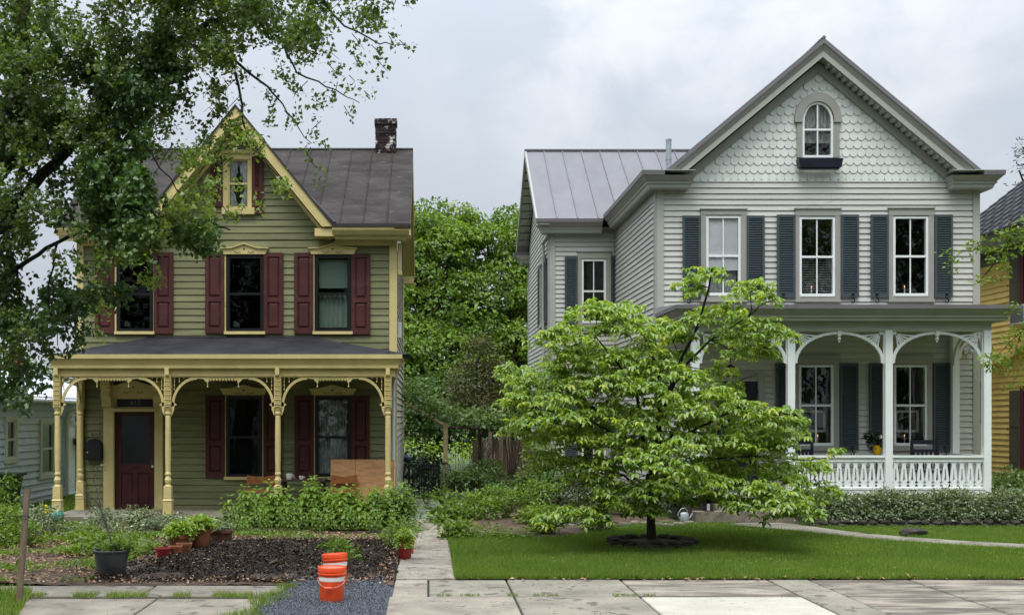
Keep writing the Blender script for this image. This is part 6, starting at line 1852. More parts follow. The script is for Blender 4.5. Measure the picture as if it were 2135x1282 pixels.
# ---- right-hand leafy branch sprays from a tree outside the frame
rb = thing('right_branch_tree', at(2420, 1200, 15.5), 'street tree whose fine leafy sprays hang in at the right edge', 'tree')
m = MB(); rgx = random.Random(8)
m.tube([(at(2420, 1240, 15.5)), at(2420, 700, 15.5), at(2400, 300, 15.5)], [.2, .16, .1], 8)
sprays = []
for pts in ([(2400, 420, 15.5), (2250, 455, 15.4), (2120, 480, 15.2), (2050, 500, 15.1), (1975, 545, 15)], [(2400, 500, 15.5), (2220, 600, 15.4), (2130, 690, 15.2), (2080, 740, 15.1), (2060, 770, 15)], [(2120, 480, 15.2), (2080, 540, 15.2), (2040, 590, 15.2)], [(2130, 690, 15.2), (2100, 790, 15.2)]):
    m.tube([tuple(at(*p)) for p in pts], [.02, .012, .007, .004, .002][:len(pts)] if len(pts) > 2 else [.006, .002], 5)
    for a, b in zip(pts, pts[1:]):
        if a[0] > 2300: continue
        for t in np.linspace(0, 1, 6):
            sprays.append(B(a[0] + (b[0] - a[0]) * t + rgx.uniform(-10, 10), a[1] + (b[1] - a[1]) * t + rgx.uniform(-14, 16), 15.2, rgx.uniform(10, 22), rgx.uniform(7, 12)))
for (x, y, r) in ((2130, 500, 26), (2110, 530, 24), (2070, 520, 22), (2120, 740, 26), (2090, 760, 20), (2130, 790, 22), (2110, 800, 16), (2130, 640, 22)):
    sprays.append(B(x, y, 15.2, r, r * .8))
for (x, y, r) in ((2420, 250, 150), (2520, 100, 170), (2330, 60, 120), (2450, -80, 160), (2600, 300, 140)):
    sprays.append(B(x, y, 15.6, r, r * .7))
m.build('trunk', M['bark'], rb, smooth=True)
cloud('crown', rb, L['fern'], sprays, .07, .13, 48, clump=.07, per=5, wr=.5, up=.7)

# ---- shrubs, hedges and bed plants
def shrub(name, label, cat, base, blobs, mat, leaf, dens, seed, group=None, clump=.14, per=12, stems=10, **kw):
    t = thing(name, base, label, cat, group)
    m = MB(); rgx = random.Random(seed); base = Vector(base)
    for _ in range(stems):
        b = rgx.choice(blobs)
        branchy(m, (b[0] + rgx.uniform(-.3, .3) * b[3], b[1], base.z - .02), (b[0] + rgx.uniform(-.8, .8) * b[3], b[1] + rgx.uniform(-.5, .5) * b[4], b[2] + b[5] * rgx.uniform(0, .8)), .009, .003, rgx, .15, 3, 4)
    m.build('stems', M['greenstem'], t, kind='stuff')
    cloud('foliage', t, mat, blobs, leaf, dens, seed, clump=clump, per=per, **kw)
    return t
# variegated shrubs before the green porch
vs = [((60, 1105), [(40, 1085, 50, 22), (90, 1075, 40, 20), (10, 1100, 40, 24)], 'low variegated shrub left of the teal ball, near the wooden stake'),
      ((140, 1125), [(130, 1110, 36, 22), (165, 1118, 36, 20), (110, 1125, 30, 18)], 'low variegated shrub at the left corner of the green porch'),
      ((225, 1130), [(210, 1085, 34, 22), (235, 1110, 34, 20), (200, 1115, 30, 18)], 'variegated shrub behind the large black pot'),
      ((290, 1125), [(275, 1080, 32, 22), (310, 1085, 34, 22), (290, 1110, 40, 20)], 'variegated shrub below the maroon front door'),
      ((370, 1120), [(350, 1092, 34, 20), (395, 1096, 34, 18), (420, 1100, 30, 16)], 'variegated shrub behind the terracotta pots'),
      ((460, 1120), [(450, 1100, 30, 14), (480, 1105, 24, 14)], 'small variegated shrub behind the rightmost brown pot')]
for i, (b0, bl, lab) in enumerate(vs):
    Yb = 20.3 if i < 3 else 20.8
    shrub('variegated_shrub', lab, 'shrub', (X(b0[0], Yb), Yb, 0), [B(a, b, Yb + random.uniform(-.3, .3), r, rz, r * .8) for a, b, r, rz in bl], L['varieg'], .058, 1.0, 70 + i, group='variegated shrubs before the green porch', clump=.11, per=10, wr=.55, up=.6)
shrub('weedy_clump', 'pale green weedy clump at the left edge behind the stake', 'plant', (X(20, 18.5), 18.5, 0), [B(10, 1090, 18.5, 40, 34), B(50, 1120, 18.2, 40, 26), B(-10, 1130, 18, 40, 24)], L['fern'], .075, .8, 80, clump=.12)
shrub('bin_climber', 'leafy climber spilling over the dark green bin', 'plant', (X(15, 22.5), 22.5, 0), [B(8, 1010, 22.2, 26, 24, 12), B(14, 1050, 22.0, 26, 24, 12), B(2, 1080, 21.8, 30, 20, 14)], L['fern'], .08, .9, 81, clump=.14)
shrub('green_perennial', 'bright green leafy clump just behind the large black pot', 'plant', (X(190, 17.6), 17.6, 0), [B(180, 1120, 17.6, 24, 20), B(205, 1135, 17.4, 26, 18), B(170, 1150, 17.2, 20, 14), B(285, 1150, 17.0, 26, 20), B(270, 1170, 16.8, 24, 14)], L['fern'], .085, .8, 82, clump=.12, per=9)
# tall upright perennials in front of the porch: each a clump of stems with paired leaves
rn4 = np.random.default_rng(14)
def perennial(px_, py_, Y, top, nst, spread, label, grp, mat=None, leaf=.165, seed=0):
    rgx = random.Random(seed); rr4 = np.random.default_rng(seed)
    base = Vector((X(px_, Y), Y, 0))
    t = thing('tall_perennial', base, label, 'plant', grp)
    m = MB(); P, A, Nn, Ln, T = [], [], [], [], []
    for s_ in range(nst):
        sx, sy = rgx.uniform(-spread, spread), rgx.uniform(-.22, .22)
        h = top * (.74 if top > .7 else .95) * rgx.uniform(.58, 1.12)
        lean = rgx.uniform(-.14, .14) + sx * .15
        pts = [base + Vector((sx + lean * t_ * t_, sy + .05 * t_, h * t_)) for t_ in (0, .35, .7, 1)]
        m.tube(pts, [.006, .005, .004, .002], 4)
        z = .10; k = 0; tint = rgx.uniform(.2, .8)
        while z < h:
            f = z / h
            c = pts[0].lerp(pts[-1], f); c.x = base.x + sx + lean * f * f
            a0 = k * math.pi / 2 + rgx.uniform(-.4, .4)
            for q in (0, math.pi):
                L_ = leaf * (1.05 - .35 * abs(f - .5) * 2) * rgx.uniform(.8, 1.15) * (.8 if f > .93 else 1)
                P.append(c); A.append((math.cos(a0 + q), math.sin(a0 + q), (.55 if f > .9 else -.22 - .25 * rgx.random())))
                Nn.append((0.2 * math.cos(a0 + q), .2 * math.sin(a0 + q), 1)); Ln.append(L_); T.append(tint + .25 * f + rgx.uniform(-.15, .1))
            z += .06; k += 1
    m.build('stems', M['greenstem'], t, kind='stuff')
    foliage('foliage', np.array([tuple(p) for p in P]), np.array(A), np.array(Nn), np.array(Ln), np.array(Ln) * .50, mat or L['peren'], t, np.clip(np.array(T), 0, 1), 'oval')
tops = [(488, .62, 4), (505, .98, 4), (525, 1.06, 5), (550, 1.08, 7), (580, .92, 9), (608, 1.0, 10), (636, 1.16, 11), (664, 1.10, 11), (690, .98, 11), (715, .98, 11), (742, 1.0, 11), (768, 1.0, 11), (796, 1.02, 11), (822, 1.04, 10), (846, .95, 9)]
for i, (px_, h, n) in enumerate(tops):
    perennial(px_, 1120, 21.2 - (.2 if i % 2 else 0), h, n, .17, ORD[i] + ' from the left of the tall paired-leaf clumps before the green porch', 'tall perennials before the green porch', seed=100 + i)
for i, (px_, h, n) in enumerate([(520, .45, 10), (560, .55, 12), (600, .55, 12), (640, .5, 12), (680, .5, 12), (720, .52, 12), (760, .5, 12), (800, .5, 12), (480, .3, 8)]):
    perennial(px_, 1140, 20.3, h, n, .20, ORD[i] + ' from the left of the knee-high clumps along the black mulch', 'low perennials along the black mulch', leaf=.085, seed=130 + i)
shrub('greyish_shrub', 'blue-green small-leaved shrub at the right porch corner by the path', 'shrub', (X(845, 21), 21, 0), [B(835, 1040, 21.2, 30, 30, 24), B(855, 1070, 21, 26, 30, 24), B(845, 1105, 20.6, 30, 22, 24), B(800, 1060, 21, 26, 24, 20)], L['vine'], .06, .95, 83, clump=.12)
shrub('feathery_plant', 'feathery yellow-green plant beside the path behind the red pot', 'plant', (X(835, 17.9), 17.9, 0), [B(850, 1105, 17.9, 20, 22, 16), B(830, 1115, 17.8, 24, 22, 18), B(815, 1125, 17.8, 16, 16, 14)], L['fern'], .07, 1.0, 84, clump=.10, wr=.25)
# plants right of the path
sh = [((925, 1070), 22.5, [(925, 1060, 26, 20), (945, 1075, 26, 20), (915, 1080, 20, 16)], 'peren', 'broad-leaved green plant at the right edge of the path', .12),
      ((950, 1010), 26.5, [(950, 1005, 34, 18), (985, 1000, 36, 20), (1020, 1000, 34, 18), (1040, 1020, 30, 18)], 'darkgreen', 'dark green shrub below the arbour post', .10),
      ((980, 1060), 22.8, [(980, 1050, 34, 20), (1010, 1060, 34, 20), (970, 1075, 30, 16)], 'fern', 'mid green leafy plant in the side bed behind the yellow-green clump', .09),
      ((1060, 1050), 22.8, [(1055, 1040, 34, 24), (1090, 1050, 34, 22), (1120, 1030, 34, 26), (1040, 1066, 30, 18)], 'fern', 'airy green plant in the side bed near the grey wing', .075),
      ((950, 1110), 19.4, [(935, 1095, 26, 20), (960, 1110, 28, 18), (945, 1125, 24, 14)], 'fern', 'lance-leaved green plant at the front corner of the side bed', .11),
      ((1010, 1115), 19.4, [(975, 1122, 26, 13), (1010, 1112, 34, 17), (1045, 1118, 30, 14), (1080, 1116, 24, 13), (1110, 1112, 20, 11)], 'fern', 'ferny yellow-green clump in the side bed', .06),
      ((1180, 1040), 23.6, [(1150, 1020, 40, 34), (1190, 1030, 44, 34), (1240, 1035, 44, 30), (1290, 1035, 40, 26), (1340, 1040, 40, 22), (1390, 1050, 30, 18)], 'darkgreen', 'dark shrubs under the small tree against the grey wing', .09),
      ((1135, 985), 26.5, [(1130, 950, 34, 34), (1150, 985, 34, 30), (1110, 1000, 30, 24)], 'fern', 'light green shrub beside the wing corner and gate post', .10)]
for i, (b0, Yb, bl, mt_, lab, lf) in enumerate(sh):
    shrub('bed_plant', lab, 'plant', (X(b0[0], Yb), Yb, 0), [B(a, b, Yb + random.uniform(-.25, .25), r, rz) for a, b, r, rz in bl], L[mt_], lf, .85, 90 + i, clump=.15, per=10, up=.8)
for i, (px_, py_, Yb, r, mt_, lab) in enumerate([(1120, 1075, 21.6, 34, 'fern', 'low green plant at the far end of the pale edging stones'), (1030, 1035, 24.5, 34, 'peren', 'mid green leafy plant midway along the side bed'), (1090, 1015, 26, 36, 'darkgreen', 'shaded shrub before the board fence'), (1165, 1075, 21.8, 28, 'fern', 'small fern-like plant under the left boughs of the lawn tree'), (1150, 1092, 19.9, 30, 'fern', 'low leafy plant at the lawn edge under the left boughs'), (1225, 1080, 20.6, 28, 'darkgreen', 'dark low plant behind the pale edging stones'), (905, 1035, 25.5, 18, 'fern', 'small plant at the far right edge of the path'), (1000, 985, 28, 30, 'darkgreen', 'dark shrub in front of the bare stems')]):
    shrub('bed_plant', lab, 'plant', (X(px_, Yb), Yb, 0), [B(px_ + random.uniform(-r, r), py_ + random.uniform(-8, 10), Yb, r * .8, r * .6) for _ in range(3)], L[mt_], .09, .8, 160 + i, clump=.14, per=10, up=.8)
# hedge along the grey porch
hb = [B(x, 1052 + 6 * math.sin(x * .05), 21.7 + .15 * math.sin(x), 30, 26 + 4 * math.sin(x * .11), 34) for x in range(1700, 2180, 22)] + [B(x, 1072, 21.5, 26, 14, 26) for x in range(1690, 2180, 26)]
shrub('variegated_hedge', 'low pale variegated hedge along the white porch railing', 'hedge', (X(1900, 21.7), 21.7, 0), hb, L['varieg'], .062, .95, 110, clump=.12, per=11, stems=40, up=.7)
shrub('corner_shrub', 'mid green shrub below the yellow house', 'shrub', (X(2110, 23.5), 23.5, 0), [B(2085, 1010, 23.4, 26, 24), B(2120, 1005, 23.4, 34, 26), B(2150, 1015, 23, 34, 26), B(2105, 1035, 22.8, 30, 20)], L['vine'], .10, .85, 111, clump=.16)
hw = thing('hedge_edging', (X(1900, 21.25), 21.25, 0), 'dark dry-laid stone edging under the pale hedge', 'stone edging')
x_ = X(1690, 21.25)
while x_ < 11.9:
    for z_ in (.03, .10):
        l_ = rngp.uniform(.16, .3)
        MB().rock((x_ + l_ / 2 + (.1 if z_ > .05 else 0), 21.28, z_), l_ * .55, .09, .042, int(x_ * 100)).build('stone', M['darkstone'], hw)
    x_ += .24
ge = thing('garden_edging', G(1320, 1098), 'pale flat stones edging the bed behind the small lawn tree', 'stone edging')
for i, px_ in enumerate(list(range(1150, 1440, 22))):
    g_ = G(px_, 1097 + 3 * math.sin(i * 1.3))
    MB().rock((g_.x, g_.y, .04), .13, .09, .045, i + 90).build('stone', M['stone'], ge)
# arbour with vine, post and fence
ab = thing('garden_arbour', (X(928, 29), 29, 0), 'weathered wooden arbour with cream turned post beside the path', 'arbour')
xq = X(929, 29); zt_ = Z(883, 29)
m = MB(); m.box(xq - .055, xq + .055, 28.95, 29.06, Z(958, 29), zt_ - .08); m.box(xq - .075, xq + .075, 28.93, 29.08, zt_ - .08, zt_)
m.lathe([(.05, Z(966, 29)), (.075, Z(963, 29)), (.075, Z(960, 29)), (.05, Z(958, 29))], xq, 29, 10)
m.build('post_top', M['creampost'], ab)
m = MB(); m.lathe([(.06, Z(972, 29)), (.045, Z(969, 29)), (.06, Z(966, 29))], xq, 29, 10); m.box(xq - .075, xq + .075, 28.93, 29.08, 0, Z(972, 29)); m.build('post_base', M['sage'], ab)
MB().tube([at(845, 840, 29.3), at(925, 885, 29.0)], [.05, .05], 4).build('rafter', M['creampost'], ab)
MB().tube([at(925, 890, 29.1), at(1060, 895, 29.6)], [.035, .035], 4).build('beam', M['darkwood'], ab)
for px_, yb_ in ((1045, 31), (1060, 30.5), (1022, 32)):
    MB().box(X(px_, yb_) - .05, X(px_, yb_) + .05, yb_, yb_ + .1, 0, Z(900, yb_)).build('post', M['postwood'], ab)
vn = shrub('arbour_vine', 'pale green vine draped over the wooden arbour', 'vine', (X(870, 29.2), 29.2, 0), [B(850, 815, 29.2, 26, 22, 30), B(875, 835, 29.1, 26, 18, 30), B(900, 850, 29, 26, 14, 30), B(925, 862, 29, 28, 13, 30), B(955, 862, 29.1, 30, 13, 30), B(985, 872, 29.2, 26, 18, 30), B(1010, 868, 29.4, 30, 16, 30), B(1040, 875, 29.6, 30, 18, 30)], L['vine'], .13, .7, 112, clump=.2, per=9)
shrub('inner_shrub', 'bright yellow-green shrub seen through the arbour', 'shrub', (X(870, 36), 36, 0), [B(870, 940, 36, 26, 24), B(895, 930, 36, 20, 18), B(965, 950, 36, 30, 26), B(985, 935, 36, 22, 20), B(1010, 960, 36, 30, 24)], L['lime'], .12, .7, 113, clump=.3, per=10)
fe = thing('board_fence', (X(1060, 33), 33, 0), 'old brown vertical board fence behind the side bed', 'fence')
for k in range(20):
    xk = X(985, 33) + k * .16
    MB().box(xk, xk + .15, 33, 33.03, 0, Z(915, 33) + random.uniform(-.03, .03)).build('board', M['fence'], fe)
ft = thing('tree_stump_post', (X(1012, 31), 31, 0), 'pale split trunk leaning in front of the board fence', 'stump')
MB().tube([at(1012, 985, 31), at(1016, 940, 31), at(1010, 915, 31)], [.09, .08, .07], 7).build('trunk', M['stone'], ft)
sb = thing('bare_stem_shrub', (X(990, 30), 30, 0), 'clump of bare dark arching stems under the arbour beam', 'shrub')
m = MB()
for k in range(12):
    m.tube([at(975 + k * 2, 985, 30), at(985 + k * 3.5, 945, 30), at(1000 + k * 4.5, 912 + (k % 3) * 5, 30)], [.010, .008, .005], 4)
for k in range(6):
    m.tube([at(1060 + k * 2, 1000, 29.5), at(1058 + k * 5, 950, 29.5), at(1050 + k * 9, 905, 29.5)], [.02, .015, .008], 4)
m.build('stems', M['bark'], sb)
gt = thing('iron_gate', (X(880, 27.8), 27.8, 0), 'black iron garden gate with arched panel at the end of the path', 'gate')
x0, x1 = X(852, 27.8), X(916, 27.8)
m = MB(); z0_, z1_ = 0.08, Z(968, 27.8)
for x_ in (x0, x1, (x0 + x1) / 2): m.box(x_ - .02, x_ + .02, 27.78, 27.82, 0, z1_)
m.box(x0, x1, 27.785, 27.815, z1_ - .03, z1_); m.box(x0, x1, 27.785, 27.815, z0_, z0_ + .03)
m.build('frame', M['iron'], gt)
for k in range(13):
    x_ = x0 + (x1 - x0) * (k + .5) / 13
    MB().box(x_ - .008, x_ + .008, 27.792, 27.808, z0_ + .03, z1_ - .03).build('bar', M['iron'], gt)
m = MB(); c = (X(890, 27.8)); 
m.tube([(c + .33 * math.cos(t), 27.76, Z(1010, 27.8) + .42 * math.sin(t)) for t in np.linspace(0, math.pi, 12)], .02, 5); m.build('arch', M['iron'], gt)
shrub('shade_fill_shrub', 'near-black shrub put in for the deep shade behind the iron gate', 'shrub', (X(875, 30.5), 30.5, 0), [B(865, 985, 30.5, 34, 30), B(895, 975, 30.7, 28, 34), B(880, 1020, 30.4, 40, 30), B(925, 1000, 30.8, 26, 24)], L['conifer'], .12, .6, 115, clump=.2, per=10, wr=.5)  # added shrub: near-black leaf colour stands in for the shade behind the gate
tp_ = thing('blue_tarp', (X(845, 31), 31, 1), 'blue sheet glimpsed left of the iron gate', 'tarp')
MB().rock((X(842, 31), 31.2, .9), .22, .1, .1, 5, 9).build('sheet', M['blue'], tp_)

# ---- grass
def pip(x, y, poly):
    inside = np.zeros(len(x), bool); n = len(poly); j = n - 1
    for i in range(n):
        xi, yi = poly[i]; xj, yj = poly[j]
        c = ((yi > y) != (yj > y)) & (x < (xj - xi) * (y - yi) / (yj - yi + 1e-12) + xi)
        inside ^= c; j = i
    return inside
def grass(name, x, y, h, seed, mat=None, w=.006, z=0.01, tint=None):
    r = np.random.default_rng(seed); n = len(x)
    A = np.stack([r.normal(size=n) * .38, r.normal(size=n) * .38, np.ones(n)], 1)
    Nn = np.stack([r.normal(size=n), r.normal(size=n), np.zeros(n)], 1)
    return foliage(name, np.stack([x, y, np.full(n, z)], 1), A, Nn, h, np.full(n, w), mat or L['grass'], None, tint, 'blade', kind='stuff')
rg5 = np.random.default_rng(5)
n = 330000
u = rg5.random(n); yv = YF - .035 + (22.1 - YF) * u ** 1.35
xv = rg5.uniform(.34, 1, n) ; xv = .34 + rg5.random(n) * (yv * .60 - .34)
ok = ~pip(xv, yv, walk_poly)
ok &= ~((xv < 4.8) & (yv > 19.58 + .35 * np.sin(xv * 2) + np.clip(xv - 2, 0, 9)))
ok &= ((xv - base.x * 0 - G(1359, 1137).x) ** 2 + (yv - G(1359, 1137).y) ** 2) > .52
ok &= ~((xv > 6.6) & (yv > 21.35))
xv, yv = xv[ok], yv[ok]
patch = .5 + .5 * np.sin(xv * 1.9 + np.sin(yv * 1.3) * 2) * np.sin(yv * 1.7 + xv)
hh = rg5.uniform(.045, .085, len(xv)) * (1 + .15 * ((xv < 2.6) & (yv < 18)))
grass('grass', xv, yv, hh, 6, w=.0065, tint=np.clip(rg5.random(len(xv)) * .62 + patch * .20 + (rg5.random(len(xv)) < .05 + .10 * (np.sin(xv * 3.1 + 2) * np.sin(yv * 2.3) > .6)) * .5, 0, 1))

# grass and weeds on the left
rc = np.random.default_rng(52); nc_ = 260
cx_, cy_ = rc.uniform(.5, 9, nc_), rc.uniform(14.6, 20.5, nc_)
ok_ = ~pip(cx_, cy_, walk_poly) & ~((cx_ < 4.2) & (cy_ > 18))
cx_, cy_ = cx_[ok_], cy_[ok_]
P = np.repeat(np.stack([cx_, cy_, np.full(len(cx_), .05)], 1), 7, 0); P[:, :2] += rc.normal(size=(len(P), 2)) * .05
A = rc.normal(size=P.shape); A[:, 2] = np.abs(A[:, 2]) * .2
foliage('lawn_clover', P, A, np.array([[0, 0, 1]] * len(P)) + rc.normal(size=P.shape) * .2, rc.uniform(.02, .05, len(P)), .025, L['fern'], None, rc.random(len(P)), 'oval', kind='stuff')
def scatter(x0, x1, y0, y1, n, seed): 
    r = np.random.default_rng(seed); return r.uniform(x0, x1, n), r.uniform(y0, y1, n)
x_, y_ = scatter(-7.5, -1.7, 12.96, 13.22, 6500, 31); keep = np.sin(x_ * 5) + np.sin(x_ * 11 + 1) > -.4
grass('verge_grass', x_[keep], y_[keep], np.random.default_rng(1).uniform(.03, .09, keep.sum()), 7)
x_, y_ = scatter(-6.2, -4.15, 11.6, 13.4, 9000, 32); keep = (x_ + 4.15 < -(y_ - 11.6) * .25)
grass('corner_weeds', x_[keep], y_[keep], np.random.default_rng(2).uniform(.05, .16, keep.sum()), 8, w=.009)
x_, y_ = scatter(-2.2, -1.3, 11.4, 13.9, 5200, 33); keep = np.abs(x_ + 1.72 + (13.4 - y_) * .10) < .14 + .1 * np.sin(y_ * 5)
grass('gravel_edge_grass', x_[keep], y_[keep], np.random.default_rng(3).uniform(.03, .11, keep.sum()), 9)
x_, y_ = scatter(-9.2, -6.3, 21, 30, 40000, 34)
grass('side_yard_grass', x_, y_, np.random.default_rng(4).uniform(.04, .09, len(x_)), 10, w=.012)
x_, y_ = scatter(.1, 2.6, 13.08, 13.16, 1100, 35); k_ = np.sin(x_ * 6) + np.sin(x_ * 15) > .1; x_, y_ = x_[k_], y_[k_]
grass('joint_grass', x_, y_, np.random.default_rng(4).uniform(.015, .05, len(x_)), 11)
x_, y_ = scatter(-.55, -.05, 12.0, 13.0, 500, 36)
# ground cover weeds and leaf litter over the brown soil
rg6 = np.random.default_rng(9)
n = 11000
y_ = rg6.uniform(14.08, 20.2, n); x_ = rg6.uniform(-8, -.5, n)
dens_ = (np.sin(x_ * 2.1 + y_) + np.sin(y_ * 3.3 - x_ * 1.3) + rg6.normal(size=n) * .5)
keep = (dens_ > .05) & ~((x_ > -4.2) & (y_ < 19.2))
P = np.stack([x_[keep], y_[keep], np.full(keep.sum(), .02)], 1)
P = np.repeat(P, 5, 0) + rg6.normal(size=(len(P) * 5, 3)) * np.array([.05, .05, .012]); P[:, 2] = np.abs(P[:, 2]) + .01
A = rg6.normal(size=P.shape); A[:, 2] = np.abs(A[:, 2]) * .6 + .2
Nn = rg6.normal(size=P.shape) * .4; Nn[:, 2] += 1
foliage('ground_cover', P, A, Nn, rg6.uniform(.03, .085, len(P)), rg6.uniform(.02, .04, len(P)), L['fern'], None, rg6.random(len(P)) * .8, 'kite', kind='stuff')
def litter(name, n, x0, x1, y0, y1, size, mat, seed, z=.03, flat=.25, cond=None):
    r = np.random.default_rng(seed); x_ = r.uniform(x0, x1, n); y_ = r.uniform(y0, y1, n)
    if cond is not None:
        k = cond(x_, y_); x_, y_ = x_[k], y_[k]
    n = len(x_)
    A = np.stack([r.normal(size=n), r.normal(size=n), r.normal(size=n) * flat], 1)
    Nn = np.stack([r.normal(size=n) * flat, r.normal(size=n) * flat, np.ones(n)], 1)
    zz_ = (z(x_, y_) if callable(z) else np.full(n, z)) + r.uniform(0, .015, n)
    return foliage(name, np.stack([x_, y_, zz_], 1), A, Nn, r.uniform(size[0], size[1], n), r.uniform(size[0] * .4, size[1] * .6, n), mat, None, None, 'kite', kind='stuff')
litter('fallen_leaves', 6500, -8, -.45, 14.02, 20, (.03, .08), M['dryleaf'], 1)
litter('fallen_leaves_on_mulch', 420, -4.1, -.5, 14.7, 18.8, (.025, .06), M['dryleaf'], 2, z=.075)
litter('fallen_leaves_on_lawn_edge', 150, .4, 8, 14.33, 14.60, (.03, .10), M['dryleaf'], 3, z=.02)
litter('fallen_leaves_on_pavement', 420, -6.5, 9, 11.6, 14.45, (.010, .032), M['dryleaf'], 4, z=.008)
litter('fallen_leaves_on_path', 260, -.38, .33, 14.6, 22, (.012, .03), M['dryleaf'], 6, z=.014)
litter('pavement_grit', 3800, -7, 10, 11.6, 14.45, (.004, .016), M['joint'], 14, z=.007)
litter('path_grit', 1500, -.40, .35, 14.5, 24, (.004, .018), M['joint'], 15, z=.013)
def mz(x_, y_):
    e = np.minimum(np.minimum((x_ + 4.1) * 2, (-.43 - x_) * 3), np.minimum((y_ - 14.35) * 3, (18.9 - y_) * 2))
    return np.where(e > -.35, np.maximum(-.055 + .115 * np.clip(e * 1.3, 0, 1), .012), -1)
def chips(name, n, x0, x1, y0, y1, size, mat, seed, zf, tall=.5):
    r = np.random.default_rng(seed); x_ = r.uniform(x0, x1, n); y_ = r.uniform(y0, y1, n); z_ = zf(x_, y_)
    k = z_ > -.02; x_, y_, z_ = x_[k], y_[k], z_[k]; n = len(x_)
    A = np.stack([r.normal(size=n), r.normal(size=n), r.normal(size=n) * tall], 1)
    return foliage(name, np.stack([x_, y_, z_ + r.uniform(.0, .02, n)], 1), A, r.normal(size=(n, 3)), r.uniform(size[0], size[1], n), r.uniform(size[0] * .4, size[1] * .5, n), mat, None, None, 'kite', kind='stuff')
chips('mulch_chips', 30000, -4.4, -.42, 14.2, 19.1, (.02, .06), M['chip'], 5, mz)
def gz_(x_, y_):
    e = np.minimum(np.minimum((x_ + 1.95 + .10 * np.sin(y_ * 4) - (y_ - 12) * .08) * 3, (-.36 - x_) * 3), (14.85 - y_) * 4)
    return -.045 + .065 * np.clip(e * 1.6, 0, 1)
gravm = mk('blue_grey_pebbles', (0.035, 0.039, 0.048), 0.85, col2=(0.30, 0.32, 0.36), scale=60, lo=.42, hi=.72, detail=1)
chips('gravel_stones', 24000, -2.2, -.38, 11.2, 15.0, (.010, .026), gravm, 7, gz_, .7)

# ================================================================ SMALL THINGS
# ---- orange buckets
def bucket(c, label, tilt=0, handle=True, lidded=True, s=1.0):
    t = thing('orange_bucket', c, label, 'bucket', 'orange buckets on the gravel')
    x, y, z = c
    H_ = .375 * s; r0, r1 = .132 * s, .150 * s
    rr_ = lambda f: r0 + (r1 - r0) * f
    m = MB()
    m.lathe([(r0 * .96, z), (r0, z + .012), (rr_(.78), z + H_ * .78), (r1 + .006, z + H_ * .785), (r1 + .008, z + H_ * .82), (rr_(.83), z + H_ * .835), (rr_(.88), z + H_ * .88)], x, y, 28)
    m.build('body', M['orange'], t, smooth=True)
    m = MB(); f0, f1 = .60, .72
    m.lathe([(rr_(f0) + .0015, z + H_ * f0), (rr_(f1) + .0015, z + H_ * f1)], x, y, 28, cap=False); m.build('label_band', M['label'], t, smooth=True)
    m = MB()
    m.lathe([(r1 - .004, z + H_ * .865), (r1 + .004, z + H_ * .87), (r1 + .007, z + H_ * .98), (r1 + .004, z + H_), (r1 - .008, z + H_), (r1 - .012, z + H_ * .965), (.02, z + H_ * .968)], x, y, 28)
    lid = m.build('lid', M['orange'], t, smooth=True)
    if lidded: MB().lathe([(r1 - .016, z + H_ * .9685), (r1 - .018, z + H_ * .972), (.001, z + H_ * .974)], x, y, 24).build('lid_face', M['lid'], lid, smooth=True)
    if handle:
        pts = []
        for k in range(13):
            a = math.pi * (k / 12)
            xx = -math.cos(a) * (r1 + .004); dip = math.sin(a)
            pts.append((x + xx, y - .02 - dip * (r1 - .005), z + H_ * .66 - dip * .085))
        m = MB(); m.tube(pts, .0028, 5); hd = m.build('handle', M['wire'], t)
        MB().tube([Vector(pts[5]) + Vector((-.03, -.004, -.003)), Vector(pts[5]) + Vector((.05, -.004, -.003))], .011, 8).build('grip', M['lid'], hd)
        for s_ in (-1, 1):
            MB().box(x + s_ * (r1 + .003) - .008, x + s_ * (r1 + .003) + .008, y - .035, y - .005, z + H_ * .63, z + H_ * .69).build('handle_lug', M['orange'], t)
    else:
        MB().rock((x + .01, y - rr_(.45) - .001, z + H_ * .44), .028, .004, .024, 3, 8).build('dark_stain', M['iron'], t)
    return t
g1 = G(692, 1255)
bk = bucket((g1.x, g1.y, .02), 'front orange bucket with white band, pink lid and wire handle')
g2 = G(701, 1218, .02)
bk2 = bucket((g2.x, g2.y, .02), 'rear orange bucket, partly hidden by the front one, slightly tilted', handle=False)
bk2.rotation_euler = (R(-3), R(-3.5), 0)
# ---- pots
def pot(c, r, h, mat, name, label, plant=None, rim=.12, grp=None, square=False):
    t = thing(name, c, label, 'plant pot', grp)
    x, y, z = c
    m = MB()
    if square:
        m.taper(x - r * .8, x + r * .8, y - r * .55, y + r * .55, z, x - r, x + r, y - r * .7, y + r * .7, z + h * .82)
        frame(m, x - r * 1.06, x + r * 1.06, 0, 0, 0, 0, 0) if False else None
        for a, b, c_, d_ in ((x - r * 1.06, x + r * 1.06, y - r * .78, y - r * .64), (x - r * 1.06, x + r * 1.06, y + r * .64, y + r * .78), (x - r * 1.06, x - r * .9, y - r * .64, y + r * .64), (x + r * .9, x + r * 1.06, y - r * .64, y + r * .64)):
            m.box(a, b, c_, d_, z + h * .8, z + h)
    else:
        m.lathe([(r * .68, z), (r * .70, z + .005), (r * .93, z + h * (1 - rim * 1.6)), (r, z + h * (1 - rim * 1.6) + .004), (r * 1.02, z + h * .99), (r * .98, z + h), (r * .90, z + h), (r * .88, z + h * .88), (.01, z + h * .87)], x, y, 20, cap=True)
    m.build('pot', mat, t, smooth=not square)
    MB().lathe([(r * .86, z + h * .885), (.005, z + h * .90)], x, y, 14).build('potting_soil', M['mulch'], t)
    return t
def potplant(t, c, blobs, mat, leaf, seed, **kw):
    cloud('plant', t, mat, blobs, leaf, 1.0, seed, clump=.06, per=8, **kw)
def bb(x, y, z, r, rz): return (x, y, z, r, r, rz)
